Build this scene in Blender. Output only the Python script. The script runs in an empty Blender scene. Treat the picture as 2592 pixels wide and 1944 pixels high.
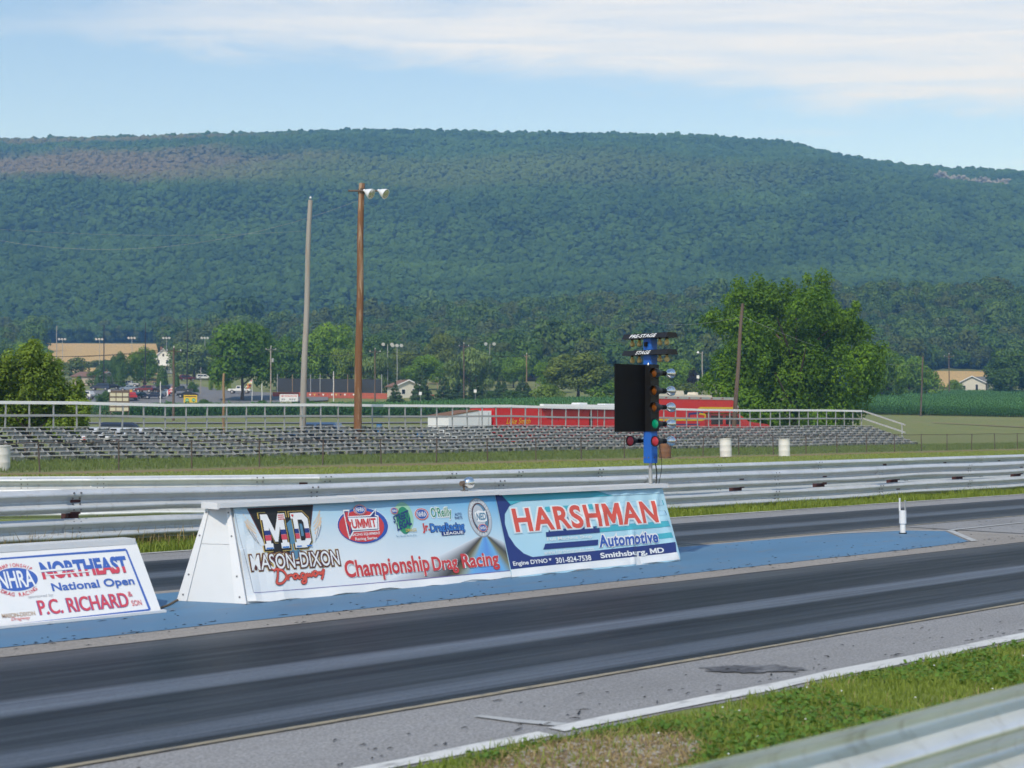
import bpy, bmesh, math, random
import numpy as np
from mathutils import Vector, Matrix, noise as mnoise

# ------------------------------------------------------------------ camera, sky, sun, exposure
SC = bpy.context.scene
COL = SC.collection
F_PX, EYE, HOR = 3700.0, 1.7, 1073.0                 # focal length in photo pixels, eye height, horizon row
TH = math.atan(3932.0 / F_PX)                        # angle between the view axis and the track (world +X)
SN, CS = math.sin(TH), math.cos(TH)
PITCH = math.atan(101.0 / F_PX)

cam_d = bpy.data.cameras.new('camera'); cam = bpy.data.objects.new('camera', cam_d); COL.objects.link(cam)
cam.location = (0, 0, EYE)
fwd = Vector((CS * math.cos(PITCH), SN * math.cos(PITCH), math.sin(PITCH)))
cam.rotation_euler = fwd.to_track_quat('-Z', 'Y').to_euler()
cam_d.sensor_width = 36.0; cam_d.lens = 36.0 * F_PX / 2592.0
cam_d.clip_start = 0.1; cam_d.clip_end = 20000
cam_d.dof.use_dof = True; cam_d.dof.focus_distance = 26.0; cam_d.dof.aperture_fstop = 3.6
SC.camera = cam
SC.render.resolution_x, SC.render.resolution_y = 1024, 768
SC.view_settings.view_transform = 'Standard'; SC.view_settings.look = 'None'
SC.view_settings.exposure = 0.4; SC.view_settings.gamma = 1.0
SC.cycles.use_denoising = True
SC.cycles.max_bounces = 4; SC.cycles.diffuse_bounces = 2; SC.cycles.glossy_bounces = 2; SC.cycles.transparent_max_bounces = 6; SC.cycles.adaptive_threshold = 0.02; SC.cycles.volume_bounces = 0

SUN_EL = math.radians(47)
_sx, _sz = -0.30, -0.954                              # sun behind the camera, a little to the left (right, forward)
SUN_H = Vector((_sx * SN + _sz * CS, -_sx * CS + _sz * SN, 0)).normalized()
SUN_DIR = Vector((SUN_H.x * math.cos(SUN_EL), SUN_H.y * math.cos(SUN_EL), math.sin(SUN_EL)))
sun_d = bpy.data.lights.new('sun', 'SUN'); sun_d.energy = 2.5; sun_d.angle = math.radians(0.6); sun_d.color = (1.0, 0.955, 0.88)
sun = bpy.data.objects.new('sun', sun_d); COL.objects.link(sun)
sun.rotation_euler = (-SUN_DIR).to_track_quat('-Z', 'Y').to_euler(); sun.location = (0, 0, 60)


def nd(nt, t, ins=None, **props):
    n = nt.nodes.new(t)
    for k, v in props.items():
        setattr(n, k, v)
    for k, v in (ins or {}).items():
        if isinstance(v, bpy.types.NodeSocket):
            nt.links.new(v, n.inputs[k])
        else:
            n.inputs[k].default_value = v
    return n


def mth(nt, op, a, b=0.0, c=0.0, clamp=False):
    return nd(nt, 'ShaderNodeMath', {0: a, 1: b, 2: c}, operation=op, use_clamp=clamp).outputs[0]


def ramp(nt, fac, stops, interp='LINEAR'):
    n = nd(nt, 'ShaderNodeValToRGB', {'Fac': fac}); r = n.color_ramp; r.interpolation = interp
    while len(r.elements) < len(stops):
        r.elements.new(0.5)
    for e, (p, c) in zip(r.elements, stops):
        e.position = p; e.color = (c[0], c[1], c[2], 1) if not isinstance(c, (int, float)) else (c, c, c, 1)
    return n.outputs[0]


def mix(nt, fac, a, b, mode='MIX'):
    n = nd(nt, 'ShaderNodeMix', data_type='RGBA', blend_type=mode)
    for i, v in ((0, fac), (6, a), (7, b)):
        if isinstance(v, bpy.types.NodeSocket):
            nt.links.new(v, n.inputs[i])
        elif i == 0:
            n.inputs[0].default_value = v
        else:
            n.inputs[i].default_value = (v[0], v[1], v[2], 1)
    return n.outputs[2]


def nz(nt, vec, scale, detail=4.0, rough=0.55, dist=0.0):
    return nd(nt, 'ShaderNodeTexNoise', {'Vector': vec, 'Scale': scale, 'Detail': detail, 'Roughness': rough, 'Distortion': dist}).outputs[0]


def vmul(nt, vec, k):
    return nd(nt, 'ShaderNodeVectorMath', {0: vec, 1: k}, operation='MULTIPLY').outputs[0]


def vdot(nt, vec, k):
    return nd(nt, 'ShaderNodeVectorMath', {0: vec, 1: k}, operation='DOT_PRODUCT').outputs['Value']


def srgb(r, g, b, k=1.0):
    f = lambda v: (v / 12.92 if v <= .04045 else ((v + .055) / 1.055) ** 2.4)
    return tuple(f(v / 255.0) * k for v in (r, g, b))


world = bpy.data.worlds.new('World'); SC.world = world; world.use_nodes = True
wt = world.node_tree; wt.nodes.clear()
sky = nd(wt, 'ShaderNodeTexSky', sky_type='NISHITA', sun_disc=False, sun_elevation=SUN_EL,
         sun_rotation=math.atan2(SUN_DIR.x, SUN_DIR.y), altitude=200.0, air_density=1.0, dust_density=0.15, ozone_density=2.2)
wd = nd(wt, 'ShaderNodeTexCoord').outputs['Generated']
sep = nd(wt, 'ShaderNodeSeparateXYZ', {0: wd})
zc = mth(wt, 'MAXIMUM', sep.outputs[2], 0.03)
cx = mth(wt, 'DIVIDE', vdot(wt, wd, (SN, -CS, 0)), zc)            # a flat cloud sheet: right / forward position on it
cy = mth(wt, 'DIVIDE', vdot(wt, wd, (CS, SN, 0)), zc)
cvec = nd(wt, 'ShaderNodeCombineXYZ', {0: cx, 1: cy, 2: 0.0}).outputs[0]
wob = mth(wt, 'SUBTRACT', nz(wt, cvec, 1.6, 6, .62, .4), 0.5)
fine = nz(wt, nd(wt, 'ShaderNodeMapping', {'Vector': cvec, 'Rotation': (0, 0, -0.33), 'Scale': (1.0, 4.5, 1)}).outputs[0], 1.6, 8, .6, .3)
band = mth(wt, 'ADD', mth(wt, 'SUBTRACT', cy, mth(wt, 'MULTIPLY', cx, 0.33)), mth(wt, 'MULTIPLY', wob, 1.15))
near = mth(wt, 'ADD', mth(wt, 'ADD', cy, mth(wt, 'MULTIPLY', cx, 0.42)), mth(wt, 'MULTIPLY', wob, 1.0))
e_far = nd(wt, 'ShaderNodeMapRange', {'Value': band, 'From Min': 4.32, 'From Max': 3.82}, interpolation_type='SMOOTHSTEP').outputs[0]
e_near = nd(wt, 'ShaderNodeMapRange', {'Value': near, 'From Min': 2.85, 'From Max': 3.50}, interpolation_type='SMOOTHSTEP').outputs[0]
veil = nd(wt, 'ShaderNodeMapRange', {'Value': mth(wt, 'ADD', nz(wt, cvec, 0.55, 7, .6, .6), mth(wt, 'MULTIPLY', fine, .3)), 'From Min': 0.72, 'From Max': 0.95}, interpolation_type='SMOOTHSTEP').outputs[0]
body = nd(wt, 'ShaderNodeMapRange', {'Value': fine, 'From Min': 0.25, 'From Max': 0.62, 'To Min': .45, 'To Max': 1.0}).outputs[0]
cov = mth(wt, 'MAXIMUM', mth(wt, 'MULTIPLY', mth(wt, 'MULTIPLY', e_far, e_near), body), mth(wt, 'MULTIPLY', veil, 0.55))
cov = mth(wt, 'MULTIPLY', cov, nd(wt, 'ShaderNodeMapRange', {'Value': sep.outputs[2], 'From Min': 0.05, 'From Max': 0.16}).outputs[0])
skyc = mix(wt, mth(wt, 'MULTIPLY', cov, 0.86), sky.outputs[0], (4.75, 5.05, 5.6))
bg = nd(wt, 'ShaderNodeBackground', {'Color': skyc, 'Strength': 0.15})
wt.links.new(bg.outputs[0], nd(wt, 'ShaderNodeOutputWorld').inputs[0])

# ------------------------------------------------------------------ helpers
rng = np.random.default_rng(7)
random.seed(7)


def at(px, d):                                        # ground plan position at bearing px (photo column) and depth d
    t = (px - 1296.0) / F_PX
    return d * (t * SN + CS), d * (SN - t * CS)


def depth_side(x, y):
    return x * CS + y * SN, x * SN - y * CS


_PD = [0, 95, 150, 200, 250, 300, 330, 380, 430, 500, 560, 650, 900, 1000]
_PZ = [0, 0, .8, 1.9, 2.8, 5.0, 7.6, 10.5, 13.2, 18.2, 23, 29.5, 50, 66]
_QD = [0, 95, 150, 200, 250, 300, 330, 380, 428, 437, 470, 500, 560, 650, 900, 1000]
_QZ = [0, 0, .6, 1.4, 2.3, 4.0, 5.2, 7.4, 9.5, 11.5, 13.0, 14.8, 20.5, 29.5, 50, 66]
_RX = [-1400, -615, -470, -280, -185, 0, 215, 330, 385, 480, 615, 900, 1400]
_RR = [352, 345, 338, 326, 320, 327, 335, 352, 384, 412, 430, 455, 520]


def smooth(a, b, x):
    t = np.clip((np.asarray(x, float) - a) / (b - a), 0, 1)
    return t * t * (3 - 2 * t)


def vnoise(x, y, sc, seed=0.0):
    k = [(1.0, 1.0, .3), (1.9, 1.35, 2.1), (-1.3, 2.2, 4.4), (3.1, -2.3, 1.2), (2.2, 4.1, 5.0)]
    o = 0
    for i, (a, b, c) in enumerate(k):
        o = o + np.sin((x * a + y * b) / sc + c + seed * (i + 1)) * (1.0 / (1 + .7 * i))
    return o / 2.6


def ground(x, y):
    x = np.asarray(x, float); y = np.asarray(y, float)
    d, sd = depth_side(x, y)
    rt_ = smooth(45, 110, sd) * (d < 1000)
    z = (np.interp(d, _PD, _PZ) * (1 - rt_) + np.interp(d, _QD, _QZ) * rt_) * smooth(64, 120, y)
    ridge = 1.7 + (HOR - np.interp(sd, _RX, _RR)) / F_PX * 1750.0 - 12.0
    u = np.clip((d - 950) / 800.0, 0, 1)
    foot = np.interp(np.minimum(d, 1000), _PD, _PZ)
    m = foot + (ridge - foot) * (0.80 * u + 0.20 * smooth(0, 1, u))
    m = np.where(d > 1750, ridge - (d - 1750) * .16 - np.maximum(d - 1900, 0) * .1, m)
    m = m + (vnoise(x, y, 95.0) * 11 + vnoise(x, y, 170.0, 1.7) * 14) * np.clip(u * 3, 0, 1) * np.clip((1 - u) * 4, .0, 1)
    z = np.where(d > 950, m, z)
    z = z + 22 * np.exp(-((d - 720) / 130.0) ** 2 - ((sd - 240) / 130.0) ** 2) * smooth(590, 700, d)
    z = z + 14 * np.exp(-((d - 760) / 110.0) ** 2 - ((sd - 20) / 150.0) ** 2) * smooth(560, 680, d)
    return np.maximum(z, 0) if z.ndim else max(float(z), 0.0)


def gz(x, y):
    return float(ground(x, y))


_DD = np.linspace(240, 900, 700)
_ROWS = HOR - (np.interp(_DD, _PD, _PZ) - EYE) / _DD * F_PX


def d_row(row):                                       # depth at which the rising ground stands at that height of view
    return float(np.interp(-row, -_ROWS, _DD))


def setp(o, label=None, cat=None, group=None, kind=None):
    if label: o['label'] = label
    if cat: o['category'] = cat
    if group: o['group'] = group
    if kind: o['kind'] = kind
    return o


def thing(name, label, cat, loc=(0, 0, 0), rz=0.0, group=None):
    o = bpy.data.objects.new(name, None); COL.objects.link(o)
    o.location = loc; o.rotation_euler = (0, 0, rz); o.empty_display_size = .2
    return setp(o, label, cat, group)


def link(name, me, parent=None, loc=None):
    o = bpy.data.objects.new(name, me); COL.objects.link(o)
    if parent is not None: o.parent = parent
    if loc is not None: o.location = loc
    return o


def np_mesh(name, v, f, mats, n=4, tint=None, midx=None, smooth_=False):
    v = np.ascontiguousarray(v, np.float32).reshape(-1, 3); f = np.ascontiguousarray(f, np.int32).reshape(-1, n)
    me = bpy.data.meshes.new(name)
    me.vertices.add(len(v)); me.vertices.foreach_set('co', v.ravel())
    me.loops.add(f.size); me.loops.foreach_set('vertex_index', f.ravel())
    me.polygons.add(len(f)); me.polygons.foreach_set('loop_start', np.arange(0, f.size, n, dtype=np.int32))
    if midx is not None: me.polygons.foreach_set('material_index', np.asarray(midx, np.int32))
    me.update(calc_edges=True)
    for m in (mats if isinstance(mats, (list, tuple)) else [mats]): me.materials.append(m)
    if tint is not None:
        a = me.attributes.new('tint', 'FLOAT', 'POINT'); a.data.foreach_set('value', np.asarray(tint, np.float32))
    if smooth_: me.shade_smooth()
    return me


class MB:
    def __init__(s):
        s.v, s.f, s.m = [], [], []

    def add(s, vs, fs, mi=0):
        o = len(s.v); s.v += [tuple(map(float, p)) for p in vs]
        for f in fs: s.f.append(tuple(i + o for i in f)); s.m.append(mi)
        return s

    def box(s, x0, x1, y0, y1, z0, z1, mi=0, rz=0.0, tp=0.0):
        vs = []
        for z, k in ((z0, 0), (z1, tp)):
            for x, y in ((x0 + k, y0 + k), (x1 - k, y0 + k), (x1 - k, y1 - k), (x0 + k, y1 - k)): vs.append((x, y, z))
        if rz:
            cx_, cy_ = (x0 + x1) / 2, (y0 + y1) / 2; c, q = math.cos(rz), math.sin(rz)
            vs = [(cx_ + (x - cx_) * c - (y - cy_) * q, cy_ + (x - cx_) * q + (y - cy_) * c, z) for x, y, z in vs]
        return s.add(vs, [(3, 2, 1, 0), (4, 5, 6, 7), (0, 1, 5, 4), (1, 2, 6, 5), (2, 3, 7, 6), (3, 0, 4, 7)], mi)

    def tube(s, pts, r, n=8, mi=0, cap=True):
        pts = [Vector(p) for p in pts]; rs = r if isinstance(r, (list, tuple)) else [r] * len(pts)
        vs = []; up = None
        for i, p in enumerate(pts):
            t = (pts[min(i + 1, len(pts) - 1)] - pts[max(i - 1, 0)]).normalized()
            if up is None: up = Vector((0, 0, 1)) if abs(t.z) < .9 else Vector((1, 0, 0))
            a = t.cross(up).normalized(); b = a.cross(t).normalized(); up = b
            for k in range(n):
                w = 2 * math.pi * k / n; vs.append(p + (a * math.cos(w) + b * math.sin(w)) * rs[i])
        fs = []
        for i in range(len(pts) - 1):
            for k in range(n):
                k2 = (k + 1) % n; fs.append((i * n + k, (i + 1) * n + k, (i + 1) * n + k2, i * n + k2))
        if cap: fs += [tuple(range(n)), tuple(reversed(range((len(pts) - 1) * n, len(pts) * n)))]
        return s.add(vs, fs, mi)

    def lathe(s, prof, org=(0, 0, 0), ax=(0, 0, 1), n=16, mi=0):
        org, t = Vector(org), Vector(ax).normalized(); up = Vector((0, 0, 1)) if abs(t.z) < .9 else Vector((1, 0, 0))
        a = t.cross(up).normalized(); b = a.cross(t); vs = []; fs = []
        for r, z in prof:
            vs += [org + t * z + (a * math.cos(2 * math.pi * k / n) + b * math.sin(2 * math.pi * k / n)) * max(r, 1e-4) for k in range(n)]
        for i in range(len(prof) - 1):
            for k in range(n): k2 = (k + 1) % n; fs.append((i * n + k, (i + 1) * n + k, (i + 1) * n + k2, i * n + k2))
        fs += [tuple(range(n)), tuple(reversed(range((len(prof) - 1) * n, len(prof) * n)))]
        return s.add(vs, fs, mi)

    def prism(s, poly, fn, d0, d1, mi=0):             # poly 2-D, fn(a,b,d)->xyz, extruded d0..d1
        n = len(poly); vs = [fn(a, b, d0) for a, b in poly] + [fn(a, b, d1) for a, b in poly]
        fs = [tuple(range(n)), tuple(reversed(range(n, 2 * n)))] + [(i, n + i, n + (i + 1) % n, (i + 1) % n) for i in range(n)]
        return s.add(vs, fs, mi)

    def mesh(s, name, mats, off=(0, 0, 0), sm=35):
        me = bpy.data.meshes.new(name)
        me.from_pydata([(x - off[0], y - off[1], z - off[2]) for x, y, z in s.v], [], s.f)
        for m in (mats if isinstance(mats, (list, tuple)) else [mats]): me.materials.append(m)
        if any(s.m): me.polygons.foreach_set('material_index', s.m)
        bm = bmesh.new(); bm.from_mesh(me); bmesh.ops.recalc_face_normals(bm, faces=bm.faces); bm.to_mesh(me); bm.free()
        if sm: me.shade_smooth(); me.set_sharp_from_angle(angle=math.radians(sm))
        me.update(); return me

    def build(s, name, mats, parent=None, loc=None, sm=35, world=True):
        off = tuple(parent.location) if (parent is not None and world and parent.parent is None) else \
              (tuple(parent.parent.location) if (parent is not None and world and parent.parent is not None) else (0, 0, 0))
        return link(name, s.mesh(name, mats, off, sm), parent, loc)


def tree_copy(src, loc, rz=0.0, scale=None, label=None, group=None):
    r = src.copy(); COL.objects.link(r); r.location = loc; r.rotation_euler = (0, 0, rz)
    if scale is not None: r.scale = scale
    if label: r['label'] = label
    if group: r['group'] = group
    for ch in src.children:
        c = ch.copy(); COL.objects.link(c); c.parent = r
        for g in ch.children:
            q = g.copy(); COL.objects.link(q); q.parent = c
    return r

# ------------------------------------------------------------------ materials
MATS = {}


def new_mat(name):
    m = bpy.data.materials.new(name); m.use_nodes = True; nt = m.node_tree; nt.nodes.clear()
    out = nd(nt, 'ShaderNodeOutputMaterial'); MATS[name] = m
    pos = nd(nt, 'ShaderNodeNewGeometry').outputs['Position']
    return m, nt, out, pos


def pbr(nt, out, col, rough=.6, metal=0.0, bump=None, bs=.3, bd=.02, spec=.5, **kw):
    p = nd(nt, 'ShaderNodeBsdfPrincipled', {'Roughness': rough, 'Metallic': metal, 'Specular IOR Level': spec})
    if isinstance(col, bpy.types.NodeSocket): nt.links.new(col, p.inputs['Base Color'])
    else: p.inputs['Base Color'].default_value = (*col, 1)
    for k, v in kw.items(): p.inputs[k].default_value = v
    if bump is not None:
        b = nd(nt, 'ShaderNodeBump', {'Height': bump, 'Strength': bs, 'Distance': bd}); nt.links.new(b.outputs[0], p.inputs['Normal'])
    nt.links.new(p.outputs[0], out.inputs[0]); return p


def mat(name, col, rough=.55, metal=0.0, var=.12, scale=6.0, grime=0.0, gcol=(.12, .1, .08), bs=0.0, spec=.5, **kw):
    if name in MATS: return MATS[name]
    m, nt, out, pos = new_mat(name)
    n1 = nz(nt, pos, scale, 5, .6)
    c = mix(nt, n1, tuple(v * (1 - var) for v in col), tuple(min(v * (1 + var), 1) for v in col))
    if grime:
        g = nd(nt, 'ShaderNodeMapRange', {'Value': nz(nt, pos, scale * .45, 7, .68, .3), 'From Min': .5, 'From Max': .78, 'To Max': grime}).outputs[0]
        c = mix(nt, g, c, gcol)
    r = mth(nt, 'ADD', mth(nt, 'MULTIPLY', n1, .25), rough - .12, clamp=True)
    pbr(nt, out, c, r, metal, n1 if bs else None, bs, .01, spec, **kw)
    return m


def flat(name, col, rough=.45):
    return mat(name, col, rough, var=.05, scale=9)


def foliage(name, dark, light, trans=.25, world_noise=.12):
    m, nt, out, pos = new_mat(name)
    t = nd(nt, 'ShaderNodeAttribute', attribute_name='tint').outputs['Fac']
    n = nz(nt, pos, world_noise, 3)
    o = nd(nt, 'ShaderNodeObjectInfo').outputs['Random']
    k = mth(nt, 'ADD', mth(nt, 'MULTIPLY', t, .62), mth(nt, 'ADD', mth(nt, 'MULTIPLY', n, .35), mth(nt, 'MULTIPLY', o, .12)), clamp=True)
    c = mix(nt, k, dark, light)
    p = nd(nt, 'ShaderNodeBsdfPrincipled', {'Base Color': c, 'Roughness': .62, 'Specular IOR Level': .25})
    tr = nd(nt, 'ShaderNodeBsdfTranslucent', {'Color': mix(nt, .5, c, (light[0] * 1.2, light[1] * 1.25, light[2] * .7))})
    mx = nd(nt, 'ShaderNodeMixShader', {0: trans, 1: p.outputs[0], 2: tr.outputs[0]})
    nt.links.new(mx.outputs[0], out.inputs[0]); return m


def stretch(nt, pos, sx, sy, sz=1.0):
    return vmul(nt, pos, (sx, sy, sz))


def road_mat(name, base, streaks=None, p0=0.0, p1=1.0, rough=.75, grain=.35, warp=.18):
    m, nt, out, pos = new_mat(name)
    y = nd(nt, 'ShaderNodeSeparateXYZ', {0: pos}).outputs[1]
    long1 = nz(nt, stretch(nt, pos, .16, 2.2), 1.0, 6, .62)
    long2 = nz(nt, stretch(nt, pos, .35, 9.0), 1.0, 5, .65)
    fine_ = nz(nt, pos, 55.0, 5, .7)
    if streaks:
        yy = mth(nt, 'ADD', y, mth(nt, 'MULTIPLY', mth(nt, 'SUBTRACT', long1, .5), warp * 2))
        yy = mth(nt, 'ADD', yy, mth(nt, 'MULTIPLY', mth(nt, 'SUBTRACT', long2, .5), warp * .8))
        k = nd(nt, 'ShaderNodeMapRange', {'Value': yy, 'From Min': p0, 'From Max': p1}).outputs[0]
        c = mix(nt, 1.0, ramp(nt, k, streaks), (.66, .72, .80), 'MULTIPLY')
        c = mix(nt, nd(nt, 'ShaderNodeMapRange', {'Value': long2, 'From Min': .35, 'From Max': .75, 'To Max': .5}).outputs[0], c,
                mix(nt, 1.0, c, (.55, .55, .58), 'MULTIPLY'))
        thin = nz(nt, stretch(nt, pos, .10, 34.0), 1.0, 3, .6)
        c = mix(nt, nd(nt, 'ShaderNodeMapRange', {'Value': thin, 'From Min': .55, 'From Max': .63, 'To Max': .6}).outputs[0], c, (.012, .012, .014))
        c = mix(nt, nd(nt, 'ShaderNodeMapRange', {'Value': thin, 'From Min': .40, 'From Max': .32, 'To Max': .22}).outputs[0], c, (.10, .105, .115))
        dust = nz(nt, stretch(nt, pos, .45, 1.5), 1.3, 8, .75, .6)
        c = mix(nt, nd(nt, 'ShaderNodeMapRange', {'Value': dust, 'From Min': .56, 'From Max': .74, 'To Max': .38}).outputs[0], c, (.095, .09, .085))
        sc_ = nz(nt, stretch(nt, pos, 4.0, 16.0), 1.0, 4, .7)
        c = mix(nt, nd(nt, 'ShaderNodeMapRange', {'Value': sc_, 'From Min': .69, 'From Max': .74, 'To Max': .8}).outputs[0], c, (.22, .21, .20))
    else:
        c = mix(nt, long1, tuple(v * .8 for v in base), tuple(v * 1.18 for v in base))
        big = nz(nt, pos, .5, 5, .6)
        c = mix(nt, nd(nt, 'ShaderNodeMapRange', {'Value': big, 'From Min': .45, 'From Max': .75, 'To Max': .45}).outputs[0], c, tuple(v * .62 for v in base))
    g = nd(nt, 'ShaderNodeMapRange', {'Value': fine_, 'From Min': .3, 'From Max': .7, 'To Min': 1 - grain, 'To Max': 1 + grain}).outputs[0]
    c = mix(nt, 1.0, c, nd(nt, 'ShaderNodeCombineXYZ', {0: g, 1: g, 2: g}).outputs[0], 'MULTIPLY')
    chips = nd(nt, 'ShaderNodeMapRange', {'Value': nz(nt, pos, 11.0, 4, .7), 'From Min': .74, 'From Max': .79}).outputs[0]
    c = mix(nt, mth(nt, 'MULTIPLY', chips, .6), c, (.012, .012, .014))
    r = mth(nt, 'ADD', mth(nt, 'MULTIPLY', long2, .3), rough - .15, clamp=True)
    pbr(nt, out, c, r, 0, fine_, .3, .006, .13 if streaks else .3)
    return m


RUB = [(0.0, (.022, .023, .025)), (.035, (.024, .025, .027)), (.06, (.16, .172, .19)), (.13, (.13, .14, .156)), (.17, (.034, .036, .04)), (.28, (.045, .048, .054)),
       (.32, (.016, .016, .019)), (.39, (.013, .013, .016)), (.425, (.17, .182, .20)), (.50, (.19, .202, .225)), (.545, (.03, .03, .034)), (.62, (.015, .015, .017)), (.80, (.012, .012, .014)),
       (.85, (.045, .045, .047)), (.91, (.085, .082, .08)), (1.0, (.13, .12, .11))]
M_lane = road_mat('rubbered_asphalt', None, RUB, 6.80, 10.28, rough=.47, grain=.3, warp=.085)
RUB2 = [(0, (.13, .12, .11)), (.1, (.07, .07, .074)), (.2, (.018, .018, .02)), (.36, (.013, .013, .016)), (.44, (.16, .17, .185)), (.54, (.14, .15, .165)), (.64, (.014, .014, .017)),
        (.85, (.013, .013, .015)), (1, (.09, .09, .094))]
M_lane2 = road_mat('rubbered_asphalt_far', None, RUB2, 13.2, 16.2, rough=.47, grain=.3, warp=.09)
M_shoulder = road_mat('weathered_asphalt', (.275, .27, .265), rough=.8, grain=.46)
M_conc = road_mat('worn_concrete', (.30, .275, .245), rough=.85, grain=.38)
M_road = road_mat('grey_road', (.20, .195, .19), rough=.85, grain=.3)
M_lot = road_mat('parking_asphalt', (.185, .185, .19), rough=.85, grain=.2)


def paint_mat(name, col, under, wear=.5, scale=3.0, rough=.6):
    m, nt, out, pos = new_mat(name)
    n1 = nz(nt, stretch(nt, pos, .6, 1.6), scale, 8, .72); n2 = nz(nt, pos, 60, 4, .7); n3 = nz(nt, stretch(nt, pos, .4, 1.2), .8, 4)
    c = mix(nt, n3, tuple(v * .72 for v in col), tuple(min(1, v * 1.25) for v in col))
    c = mix(nt, mth(nt, 'MULTIPLY', n2, .35), c, tuple(v * .45 for v in col))
    k = nd(nt, 'ShaderNodeMapRange', {'Value': n1, 'From Min': wear, 'From Max': wear + .16}).outputs[0]
    c = mix(nt, k, c, under)
    dst = nz(nt, stretch(nt, pos, .25, .9), 1.1, 7, .7, .5)
    c = mix(nt, nd(nt, 'ShaderNodeMapRange', {'Value': dst, 'From Min': .46, 'From Max': .72, 'To Max': .45}).outputs[0], c, tuple(v * .5 + .07 for v in col))
    spk = nz(nt, pos, 26.0, 4, .75)
    c = mix(nt, nd(nt, 'ShaderNodeMapRange', {'Value': spk, 'From Min': .66, 'From Max': .74, 'To Max': .6}).outputs[0], c, (.04, .04, .045))
    pbr(nt, out, c, rough, 0, n2, .25, .005); return m


M_blue = paint_mat('blue_track_paint', (.09, .215, .355), (.17, .17, .175), .56, 2.6)
M_white = paint_mat('white_road_paint', (.74, .73, .69), (.30, .29, .28), .52, 5.0)
M_yel = paint_mat('faded_yellow_paint', (.40, .33, .21), (.13, .12, .105), .47, 7.0)
M_fade = paint_mat('faded_white_paint', (.52, .52, .50), (.29, .285, .28), .52, 5.0)


def ground_mat():
    m, nt, out, pos = new_mat('meadow_ground')
    y = nd(nt, 'ShaderNodeSeparateXYZ', {0: pos}).outputs[1]
    dep = vdot(nt, pos, (CS, SN, 0))
    a = nz(nt, pos, .05, 5, .6); b = nz(nt, pos, .6, 6, .65); c_ = nz(nt, pos, 9.0, 5, .7)
    g = mix(nt, a, (.15, .195, .055), (.25, .255, .10))
    g = mix(nt, nd(nt, 'ShaderNodeMapRange', {'Value': b, 'From Min': .45, 'From Max': .75, 'To Max': .7}).outputs[0], g, (.29, .25, .125))
    g = mix(nt, mth(nt, 'MULTIPLY', c_, .35), g, (.07, .10, .025))
    # greener mown strip beside the track, bare dirt under the wire fence
    lush = nd(nt, 'ShaderNodeMapRange', {'Value': mth(nt, 'ADD', y, mth(nt, 'MULTIPLY', b, 5)), 'From Min': 49, 'From Max': 45}).outputs[0]
    g = mix(nt, mth(nt, 'MULTIPLY', lush, .75), g, mix(nt, b, (.13, .20, .035), (.25, .28, .085)))
    yy = mth(nt, 'ADD', y, mth(nt, 'MULTIPLY', mth(nt, 'SUBTRACT', nz(nt, pos, .45, 5, .7), .5), 3.5))
    dirt = mth(nt, 'MULTIPLY', nd(nt, 'ShaderNodeMapRange', {'Value': yy, 'From Min': 45.4, 'From Max': 46.4}).outputs[0],
               nd(nt, 'ShaderNodeMapRange', {'Value': yy, 'From Min': 49.2, 'From Max': 48.0}).outputs[0])
    g = mix(nt, mth(nt, 'MULTIPLY', dirt, .8), g, mix(nt, b, (.19, .12, .065), (.30, .22, .13)))
    bare = nd(nt, 'ShaderNodeMapRange', {'Value': nz(nt, pos, .11, 5, .62), 'From Min': .60, 'From Max': .70}).outputs[0]
    g = mix(nt, mth(nt, 'MULTIPLY', bare, .6), g, (.26, .19, .10))
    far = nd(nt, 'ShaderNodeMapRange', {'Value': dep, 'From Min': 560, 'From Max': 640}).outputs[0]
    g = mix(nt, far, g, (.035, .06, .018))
    pbr(nt, out, g, .9, 0, c_, .6, .05, .2); return m


M_ground = ground_mat()
M_wheat = road_mat('ripe_wheat', (.52, .36, .145), rough=.9, grain=.25)
M_dirt = mat('bare_dirt', (.21, .145, .085), .95, var=.45, scale=9, grime=.6, gcol=(.32, .28, .22), bs=.6)
M_grassblade = foliage('grass_blades', (.085, .135, .016), (.32, .39, .075), .3, 1.2)
M_dryblade = foliage('dry_grass_blades', (.25, .17, .07), (.50, .40, .20), .25, 1.2)
M_weed = foliage('clover_leaves', (.05, .13, .016), (.18, .31, .05), .3, 1.5)
M_corn = foliage('corn_leaves', (.035, .105, .028), (.13, .29, .085), .2, .05)
M_green1 = foliage('leaves_mid_green', (.042, .098, .008), (.24, .40, .030), .34)
M_green2 = foliage('leaves_yellow_green', (.045, .095, .010), (.29, .40, .05), .32)
M_deep = foliage('leaves_deep_green', (.026, .075, .006), (.16, .30, .022), .32)
M_green3 = foliage('leaves_dark_green', (.028, .072, .014), (.115, .215, .036))
M_willow = foliage('leaves_willow', (.07, .125, .03), (.26, .36, .10))
M_pine = foliage('needles_blue_green', (.020, .052, .020), (.085, .15, .055))
M_olive = foliage('leaves_olive', (.05, .085, .014), (.21, .275, .05))
M_purple = foliage('leaves_purple', (.012, .008, .010), (.04, .022, .028))
M_lime = foliage('leaves_lime', (.10, .17, .015), (.28, .40, .03))
M_bark = mat('grey_bark', (.11, .085, .065), .9, var=.4, scale=9, bs=.8)


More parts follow.
